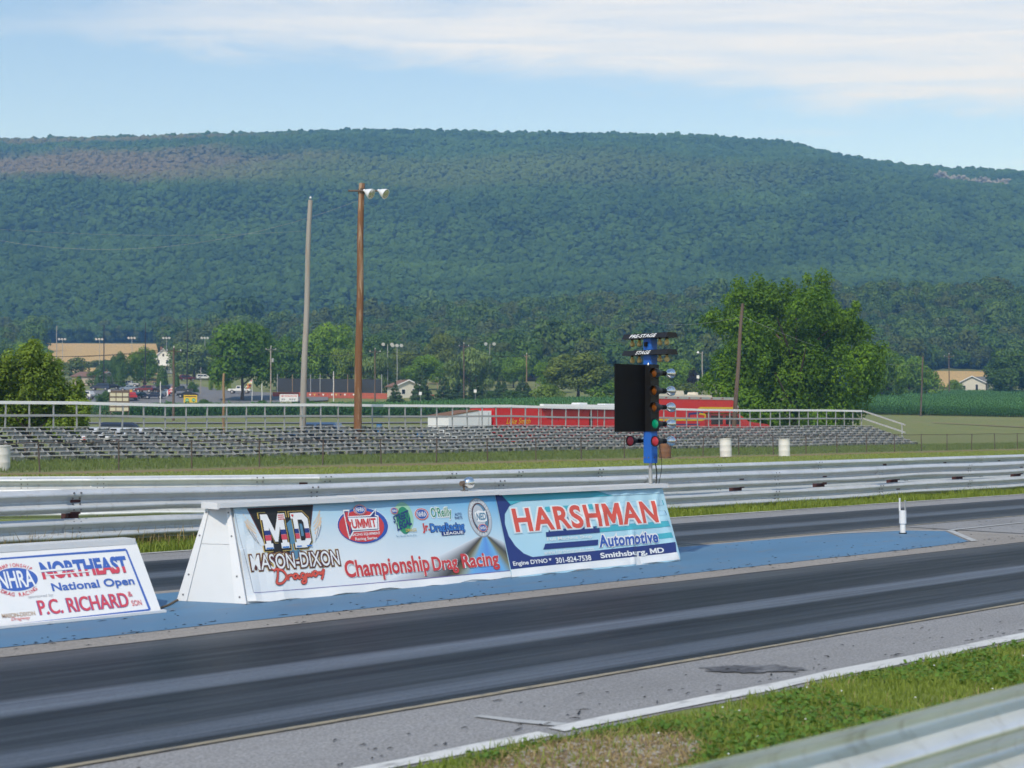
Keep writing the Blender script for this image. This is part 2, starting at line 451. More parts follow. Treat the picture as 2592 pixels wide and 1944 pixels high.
def galv(name, base=.42, rough=.42, metal=.75, tint=(1, 1.02, 1.03), stain=.35):
    m, nt, out, pos = new_mat(name)
    n1 = nz(nt, stretch(nt, pos, .8, .8, 2.0), 3.0, 6, .65); n2 = nz(nt, stretch(nt, pos, 1, 1, .15), 14.0, 4, .6)
    c = mix(nt, n1, tuple(base * .78 * t for t in tint), tuple(base * 1.2 * t for t in tint))
    k = nd(nt, 'ShaderNodeMapRange', {'Value': n2, 'From Min': .55, 'From Max': .8, 'To Max': stain}).outputs[0]
    c = mix(nt, k, c, (base * .42, base * .38, base * .34))
    r = mth(nt, 'ADD', mth(nt, 'MULTIPLY', n1, .3), rough - .12, clamp=True)
    pbr(nt, out, c, r, metal, n1, .15, .01); return m


M_rail = galv('galvanised_rail', .62, .5, .35, (.97, 1.01, 1.04))
M_bleach = galv('galvanised_bleacher', .39, .6, .2, (.97, 1.0, .99), .3)
M_bleachshade = mat('shaded_bleacher_steel', (.055, .06, .065), .7, .2, .3, 4)  # bleacher steel with the shadow side of the brackets painted in
M_plank = galv('aluminium_plank', .50, .5, .3, (1, 1, .98), .2)
M_white_metal = mat('white_painted_rail', (.78, .79, .78), .45, 0, .06, 3, .2, (.45, .43, .40))
M_railnear = galv('tarnished_near_rail', .86, .42, .65, (.98, 1.0, 1.02), .5)
M_postred = mat('dark_red_post', (.085, .03, .032), .75, 0, .3, 14, .5, (.05, .04, .035))
M_rust = mat('rusty_drum_steel', (.20, .105, .06), .8, .1, .4, 9, .7, (.35, .14, .03), bs=.4)
M_bolt = mat('bolt_steel', (.22, .22, .23), .5, .7, .2, 20)
M_whitebox = mat('white_painted_board', (.70, .72, .735), .5, 0, .07, 2.2, .42, (.46, .45, .43), bs=.15)
M_whitetrim = mat('white_trim_board', (.75, .76, .77), .45, 0, .06, 3, .4, (.42, .40, .38))
M_capwood = mat('grey_plywood_cap', (.62, .62, .60), .6, 0, .1, 4, .5, (.36, .34, .32))
M_blackpaint = mat('black_painted_metal', (.006, .006, .007), .55, 0, .2, 6, spec=.2)
M_blackhood = mat('black_hood', (.010, .010, .011), .5, 0, .2, 6, .2, (.04, .04, .04))
M_bluepaint = mat('blue_painted_column', (.012, .115, .48), .42, 0, .06, 3, .15, (.01, .05, .2))
M_chrome = mat('mirror_chrome', (.84, .83, .80), .27, 1.0, .03, 10)
M_amber = mat('amber_lens', (.20, .06, .006), .3, 0, .1, 30)
M_red = mat('red_lens', (.42, .028, .045), .35, 0, .08, 30)
M_greenl = mat('green_lens', (.0, .26, .13), .3, 0, .1, 40)
M_bulb = mat('yellow_frosted_bulb', (.62, .44, .16), .35, 0, .12, 12)
M_pole = mat('grey_steel_pole', (.42, .43, .43), .5, .4, .1, 8)
M_cable = mat('black_cable', (.018, .018, .02), .6, 0, .1, 8)
M_cablebr = mat('brown_cable', (.13, .09, .05), .7, 0, .1, 8)
M_drum = mat('white_plastic_drum', (.72, .71, .67), .5, 0, .06, 3, .3, (.42, .36, .28))
M_bluedrum = mat('blue_plastic_drum', (.03, .17, .42), .45, 0, .08, 4)
M_tyre = mat('tyre_rubber', (.016, .016, .017), .85, 0, .15, 10)
M_rim = mat('alloy_rim', (.50, .50, .52), .35, .7, .08, 10)
M_glass = mat('car_glass', (.018, .023, .028), .12, 0, .1, 3)
M_lampglass = mat('lamp_glass', (.75, .76, .78), .2, 0, .05, 4)
M_taill = mat('tail_lamp_red', (.35, .01, .012), .3, 0, .05, 4)


def wood_mat(name, a, b, streak):
    m, nt, out, pos = new_mat(name)
    n1 = nz(nt, stretch(nt, pos, 9, 9, .22), 1.0, 6, .65); n2 = nz(nt, stretch(nt, pos, 3, 3, .35), 1.0, 5, .6, .4)
    c = mix(nt, n1, a, b)
    k = nd(nt, 'ShaderNodeMapRange', {'Value': n2, 'From Min': .52, 'From Max': .66, 'To Max': .85}).outputs[0]
    c = mix(nt, k, c, streak)
    pbr(nt, out, c, .85, 0, n1, .6, .03, .2); return m


M_woodgrey = wood_mat('weathered_grey_pole_wood', (.27, .25, .23), (.42, .40, .37), (.33, .24, .16))
M_woodbrown = wood_mat('peeling_brown_pole_wood', (.135, .062, .03), (.26, .135, .07), (.48, .36, .25))
M_wooddark = wood_mat('creosote_pole_wood', (.10, .075, .058), (.19, .145, .115), (.07, .05, .04))
M_woodtan = wood_mat('tan_pole_wood', (.26, .175, .10), (.36, .26, .16), (.20, .12, .07))

# ------------------------------------------------------------------ the setting: terrain and track surfaces
dl = np.concatenate([np.arange(-80, 60, 10), np.arange(60, 480, 8), np.arange(480, 1000, 16), np.arange(1000, 2400, 25), np.arange(2400, 6001, 400)])
sl = np.concatenate([-np.arange(1000, 4201, 400)[::-1], np.arange(-900, -160, 20), np.arange(-160, 160, 8), np.arange(160, 901, 20), np.arange(1000, 4201, 400)])
DD, SS = np.meshgrid(dl, sl, indexing='ij')
GX = DD * CS + SS * SN; GY = DD * SN - SS * CS
GZ = ground(GX, GY); GZ = np.where(DD > 2600, np.minimum(GZ, 120) * np.exp(-(DD - 2600) / 1500), GZ)
ni, nj = DD.shape; idx = np.arange(ni * nj).reshape(ni, nj)
fc = np.stack([idx[:-1, :-1], idx[1:, :-1], idx[1:, 1:], idx[:-1, 1:]], -1).reshape(-1, 4)
gme = np_mesh('ground', np.stack([GX, GY, GZ], -1), fc, M_ground, smooth_=True)
setp(link('ground', gme), 'green and olive meadow ground rising towards the wooded hills', 'ground', kind='structure')


def sheet(name, poly, z, m, label, cat='road', wob=0.0, parent=None):
    me = bpy.data.meshes.new(name)
    bm = bmesh.new(); bm.faces.new([bm.verts.new((x, y, z)) for x, y in poly])
    bmesh.ops.recalc_face_normals(bm, faces=bm.faces)
    if bm.faces[:][0].normal.z < 0: bmesh.ops.reverse_faces(bm, faces=bm.faces[:])
    bm.to_mesh(me); bm.free(); me.materials.append(m)
    o = link(name, me, parent)
    if parent is None: setp(o, label, cat, kind='structure')
    return o


def strip_poly(p0, p1, s0, s1, amp=0.0, step=.25, seed=1, amp0=None):
    a0 = amp if amp0 is None else amp0
    xs = np.arange(s0, s1 + .01, step)
    e0 = p0 + a0 * (vnoise(xs, xs * 0, .35, seed) * .6 + vnoise(xs, xs * 0, 1.6, seed + 2) * .7)
    e1 = p1 + amp * (vnoise(xs, xs * 0, .35, seed + 5) * .6 + vnoise(xs, xs * 0, 1.6, seed + 7) * .7)
    return list(zip(xs, e0)) + list(zip(xs[::-1], e1[::-1]))


S0, S1 = -40.0, 140.0
sheet('track_pavement', strip_poly(5.62, 17.35, S0, S1, .05), .004, M_shoulder, 'weathered grey asphalt bed of the drag strip', 'pavement')
sheet('near_lane', strip_poly(6.82, 10.30, S0, S1, .03), .008, M_lane, 'black rubber-streaked near racing lane', 'lane')
sheet('far_lane', strip_poly(13.18, 16.2, S0, S1, .05), .008, M_lane2, 'black rubber-streaked far racing lane behind the boards', 'lane')
sheet('concrete_strip', strip_poly(10.26, 13.22, S0, 21.2, .03), .012, M_conc, 'pale worn concrete margin around the blue centre strip', 'pavement')
sheet('centre_apron', strip_poly(10.27, 13.2, 21.2, S1, .03), .012, M_shoulder, 'grey asphalt between the lanes beyond the blue tip', 'pavement')
bl = strip_poly(10.68, 13.0, S0, 17.0, .03, .5)
bl = [(x, y) for x, y in bl if y < 12] + [(18.0, 10.72), (19.15, 10.80), (20.75, 12.12), (20.4, 12.58), (18.9, 12.94)] + [(x, y) for x, y in bl if y >= 12]
sheet('blue_centre_strip', bl, .016, M_blue, 'blue painted centre strip that ends in a blunt tip', 'pavement')
sheet('white_edge_line', strip_poly(5.67, 5.82, 5.75, S1, .034, .08, 3), .012, M_white, 'white edge line along the near side of the track', 'road marking')
sheet('white_edge_line', strip_poly(5.66, 5.79, 3.6, 5.72, .03, .12, 9), .012, M_white, 'broken white edge line at the near bare patch', 'road marking')
sheet('yellow_lane_line', strip_poly(6.76, 6.815, S0, S1, .01, .2, 4), .012, M_yel, 'thin faded yellow line beside the near lane', 'road marking')
sheet('yellow_lane_line', strip_poly(13.16, 13.21, 14.0, S1, .01, .4, 6), .020, M_yel, 'thin faded yellow line beside the far lane', 'road marking')
sheet('faded_cross_line', [(5.82, 5.83), (5.92, 5.83), (5.80, 6.08), (5.72, 6.34), (5.66, 6.34), (5.72, 6.06)], .012, M_fade, 'faded thin white line slanting to the track edge', 'road marking')
sheet('white_far_edge_line', strip_poly(17.18, 17.30, S0, S1, .04, .4, 8), .012, M_fade, 'pale worn edge line before the far grass', 'road marking')
for k_, pl in enumerate(([(20.8, 12.10), (20.8, 12.18), (23.6, 12.29), (60, 12.6), (60, 12.5), (23.6, 12.21)], [(19.18, 10.78), (20.78, 12.10), (20.92, 12.06), (19.36, 10.78)], [(18.9, 12.97), (18.9, 13.03), (20.45, 12.64), (20.78, 12.16), (20.72, 12.14), (20.4, 12.60)])):
    sheet('white_tip_line', pl, .020, M_fade, ['worn white line running on from the blue tip', 'worn white line across the blunt blue tip', 'worn white line along the far side of the blue tip'][k_], 'road marking')
M_stain = paint_mat('oil_stain', (.075, .068, .068), (.25, .245, .24), .50, 3.5)
sp = []
for w in np.linspace(0, 2 * math.pi, 90)[:-1]:
    e = 1 + .10 * math.sin(7 * w) + .08 * math.sin(17 * w + 1) + .05 * math.sin(31 * w); l_, q_ = .34 * math.cos(w) * e, .15 * math.sin(w) * e * (1 + .3 * math.sin(2 * w))
    sp.append((8.16 + l_ * .64 + q_ * .77, 6.24 - l_ * .77 + q_ * .64))
sheet('oil_stain', sp, .012, M_stain, 'long dark oil stain on the near grey shoulder', 'stain')
sheet('return_road', strip_poly(29.5, 36.3, S0 - 20, S1, .25, 1.0, 5), .010, M_road, 'grey return road behind the far guard rail', 'road')
sheet('bare_patch', [(5.45 + .72 * math.cos(w) + .12 * math.sin(4 * w), 5.14 + .42 * math.sin(w) + .06 * math.cos(5 * w)) for w in np.linspace(0, 2 * math.pi, 48)[:-1]], .006, M_dirt, 'bare brown dirt patch in the near grass', 'dirt')


def drape(name, pts, m, label, cat, off=.12, step=6.0):
    xs = [p[0] for p in pts]; ys = [p[1] for p in pts]
    bm = bmesh.new(); bm.faces.new([bm.verts.new((x, y, 0)) for x, y in pts])
    for ax, lo, hi in ((0, min(xs), max(xs)), (1, min(ys), max(ys))):
        for c in np.arange(lo + step, hi, step):
            bmesh.ops.bisect_plane(bm, geom=bm.verts[:] + bm.edges[:] + bm.faces[:], plane_co=(c, 0, 0) if ax == 0 else (0, c, 0), plane_no=(1, 0, 0) if ax == 0 else (0, 1, 0))
    for v in bm.verts: v.co.z = gz(v.co.x, v.co.y) + off
    bmesh.ops.recalc_face_normals(bm, faces=bm.faces)
    if sum(f.normal.z for f in bm.faces) < 0: bmesh.ops.reverse_faces(bm, faces=bm.faces[:])
    me = bpy.data.meshes.new(name); bm.to_mesh(me); bm.free(); me.materials.append(m); me.shade_smooth()
    return setp(link(name, me), label, cat, kind='structure')


def quadpx(*pd): return [at(p, d) for p, d in pd]


drape('parking_lot', quadpx((-60, 312), (300, 284), (600, 306), (830, 318), (830, 336), (560, 372), (480, 425), (430, 430), (250, 372), (-60, 372)), M_lot, 'grey asphalt car park on the rise behind the corn', 'parking lot', .3)
drape('field_drive', quadpx((-400, 188), (900, 190), (1300, 196), (1300, 202), (900, 197), (-400, 196)), M_road, 'thin grey drive crossing the meadow before the corn', 'road', .12)
drape('track_path', quadpx((2360, 206), (2900, 193), (2900, 196), (2360, 207.5)), M_dirt, 'pale gravel path across the grass at right', 'path', .10)
drape('wheat_field', quadpx((105, 590), (395, 590), (400, 760), (400, 900), (100, 905)), M_wheat, 'large golden wheat field on the left slope', 'field', .9, 14)
drape('wheat_field', quadpx((120, 500), (420, 500), (420, 552), (120, 552)), M_wheat, 'narrow golden wheat strip below the larger field', 'field', .5, 12)
drape('wheat_field', quadpx((2325, 470), (2500, 470), (2500, 575), (2325, 575)), M_wheat, 'golden wheat field behind the white house', 'field', .5, 12)

# ------------------------------------------------------------------ guard rails
def catmull(pts, k=3):
    out = []
    for i in range(len(pts) - 1):
        p0, p1, p2, p3 = pts[max(i - 1, 0)], pts[i], pts[i + 1], pts[min(i + 2, len(pts) - 1)]
        for j in range(k):
            t = j / k
            out.append(tuple(.5 * (2 * b + (c - a) * t + (2 * a - 5 * b + 4 * c - d) * t * t + (3 * b - a - 3 * c + d) * t ** 3) for a, b, c, d in zip(p0, p1, p2, p3)))
    return out + [pts[-1]]


WPROF = catmull([(.002, .156), (.004, .150), (.030, .132), (.072, .112), (.083, .090), (.076, .066), (.036, .036), (.004, .012), (0, 0), (.004, -.012), (.036, -.036), (.076, -.066), (.083, -.090), (.072, -.112), (.030, -.132), (.004, -.150), (.002, -.156)], 2)


def beam_mesh(p0, p1, zc, side, seed=0, dent=0.0, n=5, blend=0.0):
    p0 = Vector((p0[0], p0[1], 0)); p1 = Vector((p1[0], p1[1], 0)); t = (p1 - p0).normalized(); nrm = Vector((-t.y, t.x, 0)) * side
    vs, fs = [], []; m = len(WPROF)
    for k in range(n + 1):
        u = k / n; c = p0.lerp(p1, u)
        z = zc(u) if callable(zc) else zc
        w = .012 * math.sin(seed * 7 + u * 5.1) + .006 * math.sin(seed * 3 + u * 17)
        for (a, b) in WPROF:
            q = dent * math.exp(-((u - .45) / .22) ** 2) * math.exp(-((b + .13) / .08) ** 2)
            vs.append(c + nrm * (a + w - q * .6 + .004 * (seed % 2)) + Vector((0, 0, z + b * 1.0 + q)))
    for k in range(n):
        for i in range(m - 1): fs.append((k * m + i, (k + 1) * m + i, (k + 1) * m + i + 1, k * m + i + 1))
    mb = MB(); mb.add(vs, fs); return mb


def guard_rail(name, label, path, rows, zoff, side, post_every, post_back=.16, bolts=True, spacer=M_postred, posts=True):
    r = thing(name, label, 'guard rail', (path[0][0], path[0][1], 0))
    L = [0.0]
    for a, b in zip(path, path[1:]): L.append(L[-1] + math.dist(a, b))
    def pt(l):
        l = min(max(l, 0), L[-1] - 1e-6)
        i = max(j for j in range(len(L) - 1) if L[j] <= l); u = (l - L[i]) / (L[i + 1] - L[i])
        return tuple(path[i][k] + (path[i + 1][k] - path[i][k]) * u for k in (0, 1))
    seg = 3.81; k = 0; l = 0.0; brk = sorted(set(list(np.arange(0, L[-1], seg)) + L))
    for a, b in zip(brk, brk[1:]):
        if b - a < .3: continue
        for ri, zr in enumerate(rows):
            zc = lambda u, a=a, b=b, zr=zr, ri=ri: zr + zoff(pt(a + (b - a) * u)[0], ri)
            dn = .025 if (k % 7 == 3 and ri == 0) else (.02 if k % 5 == 1 else 0)
            mb = beam_mesh(pt(a), pt(b + .03), zc, side, k + ri * 13, dn)
            o = mb.build('beam', M_rail if bolts else M_railnear, r, sm=60)
            if bolts:
                bb = MB(); q0 = Vector((*pt(a + .12), 0)); t = (Vector((*pt(b), 0)) - Vector((*pt(a), 0))).normalized(); nr = Vector((-t.y, t.x, 0)) * side
                for dx in (0, .1):
                    for dz in (-.035, .035, -.11, .11):
                        q = q0 + t * dx + nr * (.035 if abs(dz) < .05 else .07) + Vector((0, 0, zc(.03) + dz))
                        bb.tube([q, q + nr * .016], .013, 6)
                bb.build('splice_bolts', M_bolt, o)['kind'] = 'stuff'
        k += 1
    if posts:
        for l in np.arange(.4, L[-1], post_every):
            x, y = pt(l); x2, y2 = pt(l + .1); t = Vector((x2 - x, y2 - y, 0)).normalized(); nr = Vector((-t.y, t.x, 0)) * side
            c = Vector((x, y, 0)) - nr * post_back; rz = math.atan2(t.y, t.x); zt = max(rows) + zoff(x, 0)
            MB().box(c.x - .075, c.x + .075, c.y - .10, c.y + .10, -.2, zt + .02, 0, rz).build('post', M_postred, r)
            for zr in rows:
                c2 = Vector((x, y, 0)) - nr * .035
                MB().box(c2.x - .07, c2.x + .07, c2.y - .035, c2.y + .035, zr + zoff(x, 0) - .17, zr + zoff(x, 0) + .12, 0, rz).build('spacer_block', M_postred, r)
    return r


def zo_main(x, ri): return float(np.interp(x, [2, 8, 13, 22, 35, 60], [.08, .075, .055, -.01, .02, .02])) + .012 * math.sin(x * .9) * (1 if ri == 0 else .6)


guard_rail('guard_rail', 'long double galvanised guard rail along the far side of the track', [(-14, 18.0), (75, 18.0)], [.60, .225], zo_main, -1, 2.83)
guard_rail('guard_rail', 'second galvanised guard rail behind, swinging away towards the left', [(-18, 33.5), (3.5, 26.8), (8.3, 24.6), (11.5, 22.4), (14.8, 20.6), (19, 20.2), (70, 20.6)], [.68, .30], lambda x, ri: .0, -1, 2.9)
guard_rail('guard_rail', 'blurred galvanised guard rail at the lower right close to the camera', [(-6.0, 2.62), (30, 2.62)], [.60], lambda x, ri: .0, 1, 2.86, post_back=.12, bolts=False)

# ------------------------------------------------------------------ printing on boards
def text2d(body, bold=0.0, shear=0.0, spacing=1.0):
    orig = body; body = body.replace('M', 'H') if bold > .008 else body
    c = bpy.data.curves.new('lettering', 'FONT'); c.body = body; c.offset = bold; c.shear = shear; c.space_character = spacing; c.resolution_u = 4
    o = bpy.data.objects.new('lettering', c); m = o.to_mesh()
    v = [(p.co.x, p.co.y) for p in m.vertices]; f = [tuple(p.vertices) for p in m.polygons]
    o.to_mesh_clear(); bpy.data.objects.remove(o); bpy.data.curves.remove(c)
    if bold > .008 and 'M' in orig:                    # a heavy M drawn as its own outline
        raw = lambda t: (lambda q: (min(p[0] for p in q), max(p[0] for p in q), min(p[1] for p in q), max(p[1] for p in q)))(text2d(t, bold, 0.0, spacing)[0])
        h0 = raw('H'); W = h0[1] - h0[0]
        for i, ch in enumerate(orig):
            if ch != 'M': continue
            x1 = raw(body[:i + 1])[1]; x0 = x1 - W; shx = lambda y: shear * y
            f = [q for q in f if not (x0 - .01 < sum(v[k][0] - shx(v[k][1]) for k in q) / len(q) < x1 + .01)]
            x0 -= W * .05; x1 += W * .05; y0, y1 = h0[2], h0[3]; h = y1 - y0; sw = min(.10 + 2 * bold, (x1 - x0) * .30); xm = (x0 + x1) / 2
            pl = [(x0, 0), (x0 + sw, 0), (x0 + sw, .56), (xm - .32 * sw, .10), (xm + .32 * sw, .10), (x1 - sw, .56), (x1 - sw, 0), (x1, 0), (x1, 1), (x1 - sw * 1.02, 1), (xm, .50), (x0 + sw * 1.02, 1), (x0, 1)]
            o0 = len(v); v = v + [(x + shx(y0 + h * t), y0 + h * t) for x, t in pl]; f = f + [tuple(range(o0, o0 + len(pl)))]
        used = sorted({k for q in f for k in q}); mp = {k: j for j, k in enumerate(used)}; v = [v[k] for k in used]; f = [tuple(mp[k] for k in q) for q in f]
    return v, f


class Face:                                            # a sloping board: a along the track, b up the slope
    def __init__(s, p0, p1, top, wav=None, cut=None):
        s.p0, s.p1, s.top = p0, p1, top; L = math.hypot(p1 - p0, top); s.L = L
        s.u = Vector((0, (p1 - p0) / L, top / L)); s.n = Vector((0, -top / L, (p1 - p0) / L)); s.wav = wav; s.cut = cut; s.layer = 0

    def P(s, a, b, off=0.0):
        w = s.wav(a, b) if s.wav else 0.0
        return Vector((a, s.p0, 0)) + s.u * b + s.n * (off + w)

    def put(s, name, pts, faces, m, parent, lay):
        me = bpy.data.meshes.new(name); me.from_pydata([(a, b, 0) for a, b in pts], [], faces)
        bm = bmesh.new(); bm.from_mesh(me)
        if s.cut:
            for ax, vals in s.cut.items():
                lo = min(p[ax] for p in pts); hi = max(p[ax] for p in pts)
                for c in vals:
                    if lo < c < hi:
                        bmesh.ops.bisect_plane(bm, geom=bm.verts[:] + bm.edges[:] + bm.faces[:], dist=1e-6, plane_co=(c, 0, 0) if ax == 0 else (0, c, 0), plane_no=(1, 0, 0) if ax == 0 else (0, 1, 0))
        uv = bm.loops.layers.uv.new('uv')
        for f in bm.faces:
            for l in f.loops: l[uv].uv = (l.vert.co.x, l.vert.co.y)
        r = parent
        while r.parent is not None: r = r.parent
        o_ = r.location
        for v in bm.verts: v.co = s.P(v.co.x, v.co.y, .002 + .0022 * lay) - o_
        bmesh.ops.recalc_face_normals(bm, faces=bm.faces)
        for f in bm.faces:
            if f.normal.dot(s.n) < 0: f.normal_flip()
        bm.to_mesh(me); bm.free(); me.materials.append(m)
        return link(name, me, parent)

    def text(s, body, box, m, parent, lay=2, bold=.01, shear=0.0, slant=None, name='lettering', spacing=1.0, fit=None):
        v, f = text2d(body, bold, shear, spacing)
        rv = fit or v
        if fit: rv = text2d(fit, bold, shear, spacing)[0]
        x0, x1 = min(p[0] for p in v), max(p[0] for p in v); y0, y1 = min(p[1] for p in rv), max(p[1] for p in rv)
        a0, b0, a1, b1 = box[:4]; db = box[4] if len(box) > 4 else 0.0      # db: rise of the line from left to right
        q = [(a0 + (x - x0) / (x1 - x0) * (a1 - a0), b0 + (y - y0) / (y1 - y0) * (b1 - b0) + db * (x - x0) / (x1 - x0)) for x, y in v]
        return s.put(name, q, f, m, parent, lay)

    def poly(s, pts, m, parent, lay=1, name='printed_shape'):
        return s.put(name, pts, [tuple(range(len(pts)))], m, parent, lay)

    def ellipse(s, a, b, ra, rb, m, parent, lay=1, name='printed_oval', n=40, rot=0.0):
        c, q = math.cos(rot), math.sin(rot)
        return s.poly([(a + ra * math.cos(w) * c - rb * math.sin(w) * q, b + ra * math.cos(w) * q + rb * math.sin(w) * c) for w in np.linspace(0, 2 * math.pi, n, endpoint=False)], m, parent, lay, name)

    def ring(s, a, b, ra, rb, wa, wb, m, parent, lay=1, name='printed_ring', n=48, w0=0.0, w1=2 * math.pi):
        ws = np.linspace(w0, w1, n + 1)
        pts = [(a + ra * math.cos(w), b + rb * math.sin(w)) for w in ws] + [(a + (ra - wa) * math.cos(w), b + (rb - wb) * math.sin(w)) for w in ws]
        return s.put(name, pts, [(i, i + 1, n + 2 + i, n + 1 + i) for i in range(n)], m, parent, lay)

    def stroke(s, pts, w, m, parent, lay=2, name='brush_stroke', smooth_=True):
        if smooth_: pts = catmull([tuple(p) for p in pts], 5)
        P_ = [Vector((p[0], p[1])) for p in pts]; vs = []
        for i, p in enumerate(P_):
            t = (P_[min(i + 1, len(P_) - 1)] - P_[max(i - 1, 0)]).normalized(); nn = Vector((-t.y, t.x)) * (w / 2 * (1.0 if .05 < i / len(P_) < .95 else .7))
            vs += [tuple(p + nn), tuple(p - nn)]
        return s.put(name, vs, [(2 * i, 2 * i + 1, 2 * i + 3, 2 * i + 2) for i in range(len(P_) - 1)], m, parent, lay)

    def arc_text(s, body, a, b, ra, rb, w0, w1, h, m, parent, lay=3, flip=False, cw=None):
        for i, ch in enumerate(body):
            if ch == ' ': continue
            w = w0 + (w1 - w0) * (i / max(len(body) - 1, 1)); v, f = text2d(ch, .02)
            xm = (min(p[0] for p in v) + max(p[0] for p in v)) / 2; k = h / .72; kx = (cw or 1.0) * k
            rot = (w - math.pi / 2) if not flip else (w + math.pi / 2)
            q = []
            for x, y in v:
                X, Y = (x - xm) * kx, (y - .36) * k
                q.append((a + ra * math.cos(w) + X * math.cos(rot) - Y * math.sin(rot), b + rb * math.sin(w) + X * math.sin(rot) + Y * math.cos(rot)))
            s.put('lettering', q, f, m, parent, lay)


I_red = flat('ink_red', (.58, .055, .06)); I_blue = flat('ink_blue', (.035, .10, .40)); I_navy = flat('ink_navy', (.022, .042, .19)); I_white = flat('ink_white', (.80, .82, .83))
I_black = flat('ink_black', (.018, .017, .016)); I_maroon = flat('ink_maroon', (.10, .03, .032)); I_gold = flat('ink_gold', (.62, .45, .12)); I_green = flat('ink_green', (.03, .26, .14))
I_lgreen = flat('ink_pale_green', (.33, .60, .42)); I_teal = flat('ink_teal', (.07, .42, .52)); I_sky = flat('ink_sky_blue', (.42, .66, .80)); I_pale = flat('ink_pale_blue', (.56, .75, .85))
I_grey = flat('ink_grey', (.30, .32, .36)); I_lgrey = flat('ink_light_grey', (.48, .53, .58)); I_bluel = flat('ink_bright_blue', (.05, .20, .55)); I_peach = flat('ink_peach_flame', (.74, .56, .38)); I_coral = flat('ink_coral_red', (.68, .10, .07))
I_steel = flat('ink_steel_blue', (.10, .24, .36)); I_frame = flat('ink_frame_blue', (.06, .14, .46)); I_pink = flat('ink_pink_red', (.62, .075, .11)); I_violet = flat('ink_violet', (.18, .14, .36))


def banner_mat():
    m, nt, out, pos = new_mat('vinyl_banner_print')
    uv = nd(nt, 'ShaderNodeUVMap', uv_map='uv').outputs[0]; sp_ = nd(nt, 'ShaderNodeSeparateXYZ', {0: uv}); a, b = sp_.outputs[0], sp_.outputs[1]
    n = nz(nt, uv, 3.0, 3)
    hb = nd(nt, 'ShaderNodeMapRange', {'Value': mth(nt, 'ADD', b, mth(nt, 'MULTIPLY', mth(nt, 'SUBTRACT', a, 7.6), .13)), 'From Min': .45, 'From Max': 1.35}).outputs[0]
    c = ramp(nt, hb, [(0, (.76, .80, .83)), (.35, (.62, .73, .80)), (.62, (.44, .66, .80)), (1, (.10, .38, .68))])
    k = nd(nt, 'ShaderNodeMapRange', {'Value': mth(nt, 'DIVIDE', mth(nt, 'SUBTRACT', a, 10.74), mth(nt, 'MAXIMUM', mth(nt, 'SUBTRACT', .53, b), .01)), 'From Min': -3.4, 'From Max': 2.4}).outputs[0]
    road = ramp(nt, k, [(0.0, (.70, .75, .80)), (.16, (.42, .44, .47)), (.33, (.055, .05, .05)), (.385, (.16, .14, .075)), (.43, (.30, .38, .36)), (.47, (.16, .42, .74)), (.58, (.12, .30, .70)), (.66, (.17, .44, .74)),
                        (.71, (.20, .20, .12)), (.78, (.06, .06, .06)), (.90, (.45, .5, .55)), (1.0, (.60, .72, .80))])
    msk = nd(nt, 'ShaderNodeMapRange', {'Value': mth(nt, 'ADD', b, 0.0), 'From Min': .53, 'From Max': .48}).outputs[0]
    inside = mth(nt, 'MULTIPLY', mth(nt, 'GREATER_THAN', k, .001), mth(nt, 'LESS_THAN', k, .999))
    c = mix(nt, mth(nt, 'MULTIPLY', msk, inside), c, road)
    white = nd(nt, 'ShaderNodeMapRange', {'Value': b, 'From Min': .094, 'From Max': .088}).outputs[0]
    c = mix(nt, white, c, (.80, .81, .81))
    g = nd(nt, 'ShaderNodeMapRange', {'Value': nz(nt, uv, 5.0, 6, .7), 'From Min': .58, 'From Max': .8, 'To Max': .14}).outputs[0]
    c = mix(nt, g, c, (.40, .40, .40))
    pbr(nt, out, c, .42, 0, n, .05, .01); return m


M_banner = banner_mat()
M_vinyl = mat('white_vinyl', (.80, .81, .81), .42, 0, .04, 4, .15, (.5, .5, .5))
M_bannerblue = mat('light_blue_vinyl', (.43, .68, .80), .42, 0, .05, 3, .1, (.3, .45, .55))

# ------------------------------------------------------------------ the long signboard with two banners
A0, A1, PB, PT, HT = 7.60, 13.86, 11.70, 11.99, .93
sign = thing('track_signboard', 'long white wedge-shaped signboard with two printed banners beside the near lane', 'signboard', ((A0 + A1) / 2, 12.03, 0.016))
SB = MB()
fb, ft, bb_, bt = PB + .012, PT + .012, 12.36, 12.10
SB.add([(A0, fb, .016), (A1, fb, .016), (A1, ft, HT), (A0, ft, HT), (A0 - .33, bb_, .016), (A1 + .02, bb_, .016), (A1, bt + .08, HT), (A0 - .12, bt + .08, HT)],
       [(0, 1, 2, 3), (5, 4, 7, 6), (1, 5, 6, 2), (3, 2, 6, 7), (0, 4, 5, 1)])
SB.build('frame_body', M_whitebox, sign)
E_ = lambda u, z: Vector((A0 - .33 * u * (1 - z / HT) - .12 * u * (z / HT), (fb + (ft - fb) * z / HT) * (1 - u) + (bb_ + (bt + .08 - bb_) * z / HT) * u, .016 + z))
NE = Vector((-.87, -.49, .1)).normalized()
